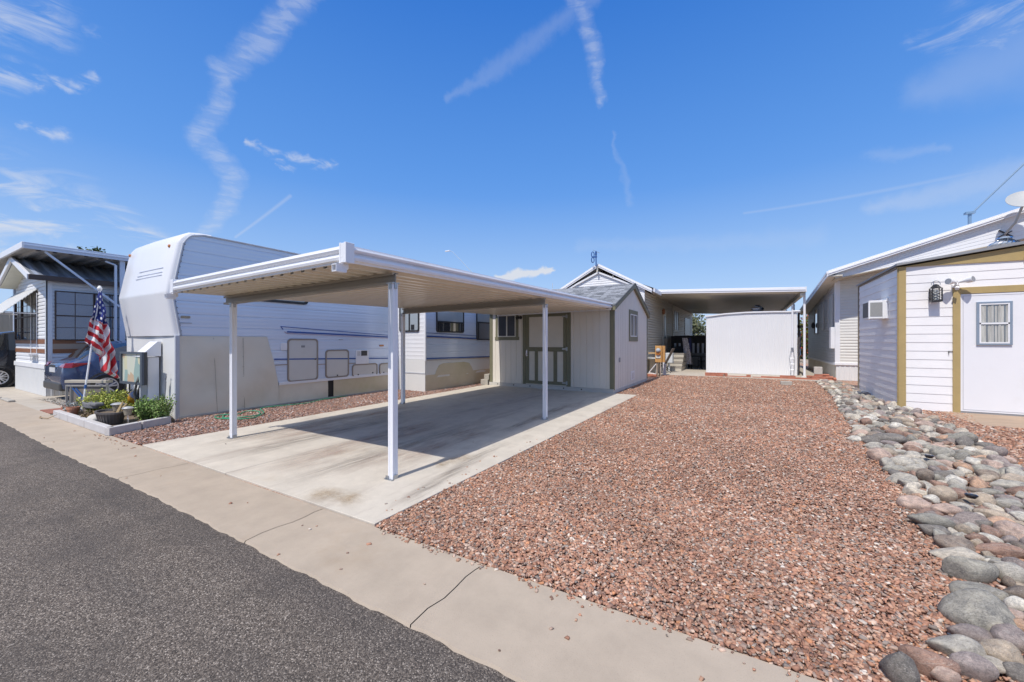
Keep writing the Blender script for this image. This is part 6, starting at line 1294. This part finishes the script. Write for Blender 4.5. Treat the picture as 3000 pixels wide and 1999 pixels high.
m=MB(); m.box(-3.6,-3.2,21.2,21.6,.45,.95); m.tube([(-3.4,21.4,0),(-3.4,21.4,.45)],.05,8); solo(m,'plastic_chair',mat('white_plastic',(.62,.64,.64),.5),'white plastic chair behind the electric meter post','chair',bevel=.05)
tb=thing('round_table','round table with a pale rim behind the shed corner','table',(-3.72,19.7,0)); q=MB(); q.lathe((-3.72,19.8,0),[(.40,.70),(.42,.73),(.40,.76)],24); q.build('tabletop',DISHG,tb); q=MB(); q.lathe((-3.72,19.8,0),[(.2,.0),(.05,.05),(.05,.7)],12); q.build('pedestal',DGREY,tb)
m=MB(); m.box(-4.1,-3.6,20.1,20.6,0,.66); solo(m,'storage_bin',SKIRT,'cream storage bin against the beige home wall','bin',bevel=.03)
mp=thing('meter_post','orange-brown wooden electric meter post between the greige shed and the patio','meter post',(-3.3,18.28,0))
q=MB(); q.box(-3.47,-3.20,18.24,18.50,.62,1.34); q.build('wooden_box',mat('honey_wood',(.55,.30,.10),.6,var=.2,vs=5,stretch=(1,1,6)),mp,bevel=.005); q=MB(); q.box(-3.20,-3.10,18.42,18.60,.62,1.34); q.build('side_board',mat('honey_wood',()),mp)
q=MB(); q.lathe((-3.335,18.24,1.14),[(.095,0),(.10,-.04),(.085,-.10),(.04,-.14)],18,'y'); q.build('meter_glass',mat('meter_glass_grey',(.42,.46,.48),.12,coat=1,var=.3,vs=25),mp,smooth=True); q=MB(); q.lathe((-3.335,18.235,1.02),[(.10,0),(.09,-.07)],16,'y'); q.build('meter_ring',mat('rust_orange',(.40,.14,.03),.6),mp)
q=MB(); q.prism(rrect(-3.44,-3.24,.80,.93,.03),'y',18.215,18.24); q.build('number_plate',mat('white_plate',(.66,.65,.58),.5,var=.3,vs=30),mp)
for x in (-3.40,-3.29): q=MB(); q.box(x-.035,x+.035,18.28,18.36,0,.62); q.build('post',WOODB if x<-3.35 else mat('dark_post',(.10,.08,.06),.8),mp)
q=MB(); q.box(-3.76,-3.47,18.28,18.45,.985,1.045); q.build('shelf',WOOD,mp)
q=MB(); q.tube([(-3.25,18.26,.62),(-3.24,18.22,.3),(-3.22,18.2,0)],.014,6); q.build('cable',mat('pinkish_cable',(.5,.4,.33),.7),mp)
m=MB(); m.bar((-3.42,18.3,.58),(-3.44,18.3,.06),.03,.03); m.bar((-3.42,18.3,.58),(-3.74,18.3,.16),.03,.03); m.bar((-3.75,18.3,.15),(-3.43,18.3,.10),.03,.03); solo(m,'shelf_bracket',WHITE,'white triangular bracket leaning left of the meter post','bracket')
for (x,y,r,h,lab,mm) in ((-3.18,18.95,.05,.50,'light grey capped utility pipe right of the meter post',mat('grey_pvc',(.48,.50,.52),.5)),(-3.28,19.2,.035,.62,'thin white pipe standing behind the meter post',WHITE)):
    m=MB(); m.lathe((x,y,0),[(r,0),(r,h-.05),(r*1.3,h-.05),(r*1.3,h),(r*.5,h+.02)],14); solo(m,'utility_pipe',mm,lab,'pipe')
for i,(x,y,w_) in enumerate(((-3.7,18.2,.3),(-3.5,18.05,.26))): m=MB(); m.box(x-w_/2,x+w_/2,y-.08,y+.08,0,.10); solo(m,'paver',BRICK,('reddish paver beside the back corner of the greige shed','pale topped paver at the foot of the meter post')[i],'paver',bevel=.01)
fn=thing('patio_fence','dark lattice over white pickets closing the back of the patio','fence',(-2.6,26.5,0))
q=MB()
for i in range(14): q.box(-3.9+i*.17,-3.9+i*.17+.03,26.5,26.52,1.42,1.88)
for z in (1.42,1.53,1.64,1.75,1.85): q.box(-3.9,-1.5,26.49,26.51,z,z+.035)
q.build('lattice',mat('dark_lattice',(.08,.07,.065),.8),fn); q=MB(); q.box(-4.1,-1.2,26.6,26.65,0,1.86); q.build('added_dark_backing',mat('dark_lattice',()),fn)  # dark sheet added behind the pickets so their gaps look dark
for i in range(9): q=MB(); q.box(-3.9+i*.26,-3.9+i*.26+.12,26.45,26.48,.80,1.42); q.build('picket',mat('white_picket_paint',(.80,.80,.82),.6),fn)  # plain white paint
q=MB(); q.box(-3.9,-1.5,26.44,26.50,.72,.82); q.box(-3.9,-1.5,26.5,26.53,.02,.74); q.build('lower_panel',mat('fence_panel_grey',(.35,.34,.33),.7),fn)
# ------------------------------------------------------------------ bricks
def brick(x,y,z,w_,d_,h_,a,label,grp,mm=BRICK,tilt=0):
    m=MB(); m.box(-w_/2,w_/2,-d_/2,d_/2,0,h_); o=m.build('brick',mm,bevel=.008); o.location=(x,y,z); o.rotation_euler=(tilt,0,a); tag(o,label,'brick',grp); return o
g1='scalloped bricks at the left foot of the ribbed white shed'; 
brick(-1.36,19.45,.0,.46,.10,.17,R(5),'long scalloped brick edging at the left corner of the ribbed white shed',g1); brick(-1.0,19.40,.02,.26,.12,.08,R(-14),'flat brick leaning in front of the scalloped edging brick',g1); brick(-.98,19.52,.10,.30,.12,.07,R(3),'brick lying on top of the short pile left of the ribbed shed',g1); brick(-.78,19.45,.0,.10,.22,.17,R(12),'brick standing on end right of the scalloped edging',g1)
g2='bricks edging the foot of the ribbed white shed'
lb=['small square brick in the row along the middle of the ribbed shed foot','longest low brick left of centre along the ribbed shed foot','grey-brown low edging brick right of centre by the ribbed shed','higher edging brick near the shed vent pipe','brick between the vent pipe and the cover post','brick just right of the patio cover post base','low brick at the left start of the shed foot row']
for (x,w_,h_,z),l_ in zip(((.06,.16,.13,0),(-.35,.7,.06,0),(.88,.75,.09,0),(1.42,.52,.15,0),(1.85,.45,.09,0),(2.2,.36,.09,0),(.42,.45,.05,0)),lb): brick(x,19.55+.02*x,z,w_,.11,h_,R(rnd.uniform(-2,2)),l_,g2)
g3='pile of loose red bricks beside the right house'
pl_=[(2.28,19.8,0,0,'lowest brick at the left side of the loose pile'),(2.52,19.7,0,4,'lowest brick at the front of the loose pile'),(2.74,19.75,0,-8,'lowest brick at the right front of the loose pile'),(2.35,19.78,.075,8,'second layer brick at the left of the pile'),(2.60,19.75,.075,-5,'second layer brick at the centre of the pile'),(2.45,19.85,.15,2,'top red brick carrying the grey block'),(2.80,19.9,.08,50,'brick leaning steeply at the right of the pile'),(2.90,19.95,.03,65,'outermost slanted brick at the right of the pile'),(2.2,19.9,.09,-10,'dark red brick at the upper left of the pile'),(2.68,19.92,.16,35,'tilted brick on the right shoulder of the pile')]
for x,y,z,a,l_ in pl_: brick(x,y,z,.26 if a<30 else .24,.11,.07,R(a if a<30 else 10),l_,g3,tilt=0 if a<30 else R(a*.6))
m=MB(); m.box(2.31,2.58,19.82,19.96,.225,.52); solo(m,'grey_block',mat('pale_block',(.48,.45,.40),.85,var=.12,vs=8,bump=.4,bs=60),'pale grey block standing on top of the loose brick pile','block',bevel=.018)
m=MB(); m.lathe((0,0,0),[(.09,0),(.14,.06),(.10,.12),(.03,.15)],10); m.v=[(2.08+x*1.4,20.0+y,z) for x,y,z in m.v]; solo(m,'pale_rock',mat('white_rock',()),'pale rock left of the loose brick pile by the cover post','rock',smooth=True)
# ------------------------------------------------------------------ river rocks
def rock_mat(name,attr=False):
    m,n,l,b=nt(name); tc=n.new('ShaderNodeTexCoord'); oi=n.new('ShaderNodeObjectInfo')
    if attr: a=n.new('ShaderNodeAttribute'); a.attribute_name='col'; basec=a.outputs[0]; src=tc.outputs['Object']
    else:
        basec=oi.outputs['Color']; va=n.new('ShaderNodeVectorMath'); va.operation='SCALE'; va.inputs[0].default_value=(37,17,53); l.new(oi.outputs['Random'],va.inputs['Scale'])
        vb=n.new('ShaderNodeVectorMath'); vb.operation='ADD'; l.new(tc.outputs['Object'],vb.inputs[0]); l.new(va.outputs[0],vb.inputs[1]); src=vb.outputs[0]
    f=tx(n,l,'Noise',src,2.2 if not attr else 9,Detail=8,Roughness=.7,Distortion=.7); sp_=tx(n,l,'Noise',src,16 if not attr else 60,Detail=5,Roughness=.8); mp_=n.new('ShaderNodeMapping'); mp_.inputs['Scale'].default_value=(1,1,6); mp_.inputs['Rotation'].default_value=(.4,.3,0); l.new(src,mp_.inputs[0]); bd=tx(n,l,'Noise',mp_.outputs[0],2.4 if not attr else 9,Detail=4)
    c=mixc(n,l,1.0,basec,mixc(n,l,mrg(n,l,f.outputs[0],.3,.7,0,1),(.45,.45,.48),(1.5,1.45,1.36)),'MULTIPLY')
    c=mixc(n,l,mrg(n,l,bd.outputs[0],.56,.66,0,.30),c,(.44,.42,.37)); c=mixc(n,l,mrg(n,l,sp_.outputs[0],.54,.62,0,.65),c,(.07,.065,.055)); c=mixc(n,l,mrg(n,l,sp_.outputs[0],.44,.36,0,.6),c,(.54,.51,.46))
    l.new(c,b.inputs['Base Color']); b.inputs['Roughness'].default_value=.72; b.inputs['Specular IOR Level'].default_value=.35
    bp=n.new('ShaderNodeBump'); bp.inputs['Strength'].default_value=.45; bp.inputs['Distance'].default_value=.02; l.new(sp_.outputs[0],bp.inputs['Height']); l.new(bp.outputs[0],b.inputs['Normal']); return m
ROCKM=rock_mat('river_rock'); ROCKA=rock_mat('river_rock_mass',True)
def rockmesh(seed,sub=3):
    bm=bmesh.new(); bmesh.ops.create_icosphere(bm,subdivisions=sub,radius=1); g=random.Random(seed); ph=[(g.uniform(.5,1.5)*(1 if g.random()<.5 else -1),g.uniform(.5,1.5),g.uniform(-1.5,1.5),g.uniform(0,6.28)) for _ in range(5)]
    cuts=[(Vector((g.uniform(-1,1),g.uniform(-1,1),g.uniform(-.4,1))).normalized(),g.uniform(.55,.88)) for _ in range(g.randint(3,6))]
    for v in bm.verts:
        p=v.co.copy(); s=1+sum(.055*math.sin(a*p.x*2+b_*p.y*2+c_*p.z*2+d) for a,b_,c_,d in ph)
        p=p*s
        for nn,dd in cuts:
            e=p.dot(nn)-dd
            if e>0: p-=nn*e*.85
        v.co=p
    return bm
RM=[]
for k in range(16):
    bm=rockmesh(k+100); me=bpy.data.meshes.new('river_rock'); bm.to_mesh(me); bm.free(); me.materials.append(ROCKM); me.shade_smooth(); RM.append(me)
RC={'grey-green':(.30,.285,.245),'dark grey':(.17,.155,.14),'light grey':(.40,.375,.325),'cream':(.52,.47,.39),'white':(.60,.57,.50),'rust brown':(.29,.18,.135),'purple-grey':(.27,.225,.21),'pinkish':(.46,.34,.28),'tan':(.39,.32,.245),'orange':(.47,.30,.20),'brown':(.22,.175,.14)}
s_,c_=math.sin(YAW),math.cos(YAW)
def GP(px,py):
    a=(px-1500)/1166.7;u=(999.5-py)/1166.7; rx,ry=-s_+a*c_,c_+a*s_; t=-CAMH/u; return rx*t,ry*t,t
KR=[(945,835,230,120,'brown'),(930,890,270,80,'cream'),(985,975,270,140,'grey-green'),(1040,1075,280,130,'grey-green'),(1060,1215,370,220,'grey-green'),(1215,990,200,170,'light grey'),(1205,1040,85,85,'brown'),(1255,1175,130,110,'white'),(1255,1290,140,90,'orange'),(1215,1350,180,140,'purple-grey'),(1020,1325,290,120,'purple-grey'),(930,1395,310,150,'light grey'),(760,1465,300,160,'rust brown'),(620,1515,220,170,'dark grey'),(860,1550,190,80,'pinkish'),(1020,1505,240,140,'purple-grey'),(1185,1445,210,120,'tan'),(1130,1505,140,80,'cream'),(1255,1545,160,90,'dark grey'),
(800,705,260,110,'grey-green'),(820,755,180,80,'dark grey'),(880,645,160,90,'pinkish'),(715,545,160,75,'cream'),(700,605,190,90,'pinkish'),(790,592,95,60,'white'),(640,475,160,75,'light grey'),(595,415,150,60,'grey-green'),(760,472,90,70,'brown'),(850,572,140,100,'tan'),(1000,705,200,90,'purple-grey'),(925,512,115,70,'light grey'),(930,567,105,70,'rust brown'),(1170,875,240,90,'rust brown'),(1110,805,120,55,'white'),(1215,595,180,70,'purple-grey'),(1240,458,120,90,'light grey'),(1230,524,200,60,'light grey'),(1080,345,115,60,'cream'),(1145,380,130,60,'purple-grey'),(860,220,105,55,'rust brown'),(960,260,150,75,'grey-green'),(740,184,135,40,'pinkish'),(560,264,190,60,'dark grey'),(500,350,150,70,'pinkish'),(405,214,135,45,'cream'),(385,255,85,40,'white'),(480,288,120,50,'light grey'),(1100,545,150,50,'grey-green'),(1060,730,110,60,'dark grey'),(1100,920,60,100,'white'),(700,420,120,60,'light grey'),(640,165,140,35,'tan'),(480,245,110,50,'brown'),(620,185,90,40,'white')]
rocks=[]   # x,y,a,b,angle,colour,z
for cx,cy,w_,h_,col in KR:
    px=2300+cx*.5414; py=1150+(cy+h_*.22)*.5414; x,y,d=GP(px,py)
    aa=(px-1500)/1166.7; ww=w_*.5414/1166.7*d/ (1.25)   # undo wide-angle stretch roughly
    rocks.append([x,y,ww*.52,ww*.36*min(1.5,max(.8,h_/w_*2)),YAW-.45+rnd.uniform(-.25,.25),col])
cells={}
def near(x,y,r):
    k=(int(x/.35),int(y/.35)); 
    for i in range(k[0]-1,k[0]+2):
        for j in range(k[1]-1,k[1]+2):
            for q in cells.get((i,j),()): yield q
def put(r): cells.setdefault((int(r[0]/.35),int(r[1]/.35)),[]).append(r)
for r in rocks: put(r)
names=list(RC); wts=[.13,.08,.18,.14,.07,.10,.09,.11,.11,.02,.07]
def try_fill(n,smin,smax,ov):
    for _ in range(n):
        y=2.3+16.6*rnd.random()**1.35; xl,xr=float(stripL(y)),float(stripR(y)); xr=min(xr,.396*y+.45)
        if xr<=xl: continue
        x=rnd.uniform(xl+.03,xr); sc=(1.3 if y<3.6 else 1.0 if y<8 else .95); a=rnd.uniform(smin,smax)*sc; b_=a*rnd.uniform(.55,.85)
        if x-a*.8<xl-.05: continue
        if y>12 and x+a*.6>3.0: continue
        if any((x-q[0])**2+(y-q[1])**2<(ov*(math.sqrt(a*b_)+math.sqrt(q[2]*q[3])))**2 for q in near(x,y,a)): continue
        r=[x,y,a,b_,rnd.uniform(-1.2,1.2)+PI/2*(rnd.random()<.5),rnd.choices(names,wts)[0]]; rocks.append(r); put(r)
try_fill(1200,.10,.14,.80); try_fill(5000,.07,.10,.80); try_fill(14000,.048,.07,.82); try_fill(15000,.03,.05,.85)
def appear(r): return r[2]*r[3]/max(.5,(-s_*r[0]+c_*r[1]))**2 if abs((c_*r[0]+s_*r[1])/max(.2,(-s_*r[0]+c_*r[1])))<1.40 else 0
nk=len(KR)
order=sorted(range(len(rocks)),key=lambda i:(-1e9 if i<nk else 0)-appear(rocks[i]))
cells2={}
gname='river rocks in the dry creek strip'
def zone(r):
    y=r[1]; f=(r[0]-stripL(y))/max(.2,(stripR(y)-stripL(y)))
    side='at gravel edge' if f<.3 else 'mid strip' if f<.62 else 'at shed edge'
    return side+(' in the bottom corner' if y<3.0 else ' in the foreground' if y<4.0 else ' near the front' if y<5.4 else ' below the door' if y<7.6 else ' before the mustard post' if y<11.5 else ' beside the shed wall' if y<15.5 else ' by the bricks')
placed=[]
used={}
cnt=0; rest=[]
for i in order:
    x,y,a,b_,ang,col=rocks[i]
    if cnt>=300: rest.append(i); continue
    me=RM[rnd.randrange(16)]; o=bpy.data.objects.new('river_rock',me); COL.objects.link(o); h=min(a,b_)*rnd.uniform(.68,.98)
    o.location=(x,y,h*rnd.uniform(.45,.75)+(.02 if a<.08 else 0)); o.rotation_euler=(rnd.uniform(-.3,.3),rnd.uniform(-.28,.28),ang); o.scale=(a,b_,h)
    k_=rnd.uniform(.85,1.15); c3=RC[col]; o.color=(c3[0]*k_,c3[1]*k_,c3[2]*k_,1)
    size='large' if a>.14 else 'medium' if a>.09 else 'small'; shape='elongated' if b_/a<.66 else 'rounded' if b_/a>.78 else 'oval'
    nb_=sorted((q for q in near(x,y,a) if q is not rocks[i]),key=lambda q:(q[0]-x)**2+(q[1]-y)**2)[:2]
    col=col.replace('-',' ') if 0 else col; cc_=lambda t:t.replace(' ','-'); lb_=f'{size} {shape} {cc_(col)} rock {zone(rocks[i])}'
    if lb_ in used and nb_: lb_+=f', by {cc_(nb_[0][5])} one'
    if lb_ in used and len(nb_)>1: lb_=f'{size} {shape} {cc_(col)} rock {zone(rocks[i])}, by {cc_(nb_[0][5])} and {cc_(nb_[1][5])}'
    lb_=lb_.replace('a little ',''); lb_=lb_.replace(' mid strip',' mid-strip') if len(lb_.split())>16 else lb_; lb_=' '.join(lb_.split()[:16]) if len(lb_.split())>16 else lb_; used[lb_]=1; tag(o,lb_,'rock',gname); cnt+=1
V=[];F=[];C=[]
for i in rest:
    x,y,a,b_,ang,col=rocks[i]; bm=rockmesh(i%40,2) if i%40 not in cells2 else cells2[i%40]; cells2[i%40]=bm
    h=min(a,b_)*rnd.uniform(.65,.95); ca,sa=math.cos(ang),math.sin(ang); b0=len(V); z0=h*.6; c3=RC[col]; k_=rnd.uniform(.85,1.15)
    for v in bm.verts: p=v.co; X,Y=p.x*a,p.y*b_; V.append((x+X*ca-Y*sa,y+X*sa+Y*ca,z0+p.z*h)); C.append((c3[0]*k_,c3[1]*k_,c3[2]*k_,1))
    for f in bm.faces: F.append(tuple(b0+v.index for v in f.verts))
me=bpy.data.meshes.new('river_pebbles'); me.from_pydata(V,[],F); at=me.color_attributes.new('col','FLOAT_COLOR','POINT'); at.data.foreach_set('color',np.array(C,np.float32).ravel()); me.materials.append(ROCKA); me.shade_smooth()
o=bpy.data.objects.new('river_pebbles',me); COL.objects.link(o); o['kind']='stuff'; o['label']='small mixed river pebbles filling the dry creek strip between the rocks'
print('rocks',len(rocks),'rest',len(rest))
for i,(px,py) in enumerate(((2300+780*.5414,1150+398*.5414),(2300+1008*.5414,1150+630*.5414))):
    x,y,d=GP(px,py); m=MB(); m.lathe((0,0,0),[(.030,-.02),(.045,0),(.045,.012),(.030,.02),(.006,.022)],14); m.v=[(x+a,y+b_*.8,.12+c) for a,b_,c in m.v]; solo(m,'solar_disc',mat('black_gloss',(.01,.01,.014),.15,coat=1),('small black solar disc light among the rocks nearer the white shed','small black solar disc light among the rocks nearer the camera')[i],'garden light')
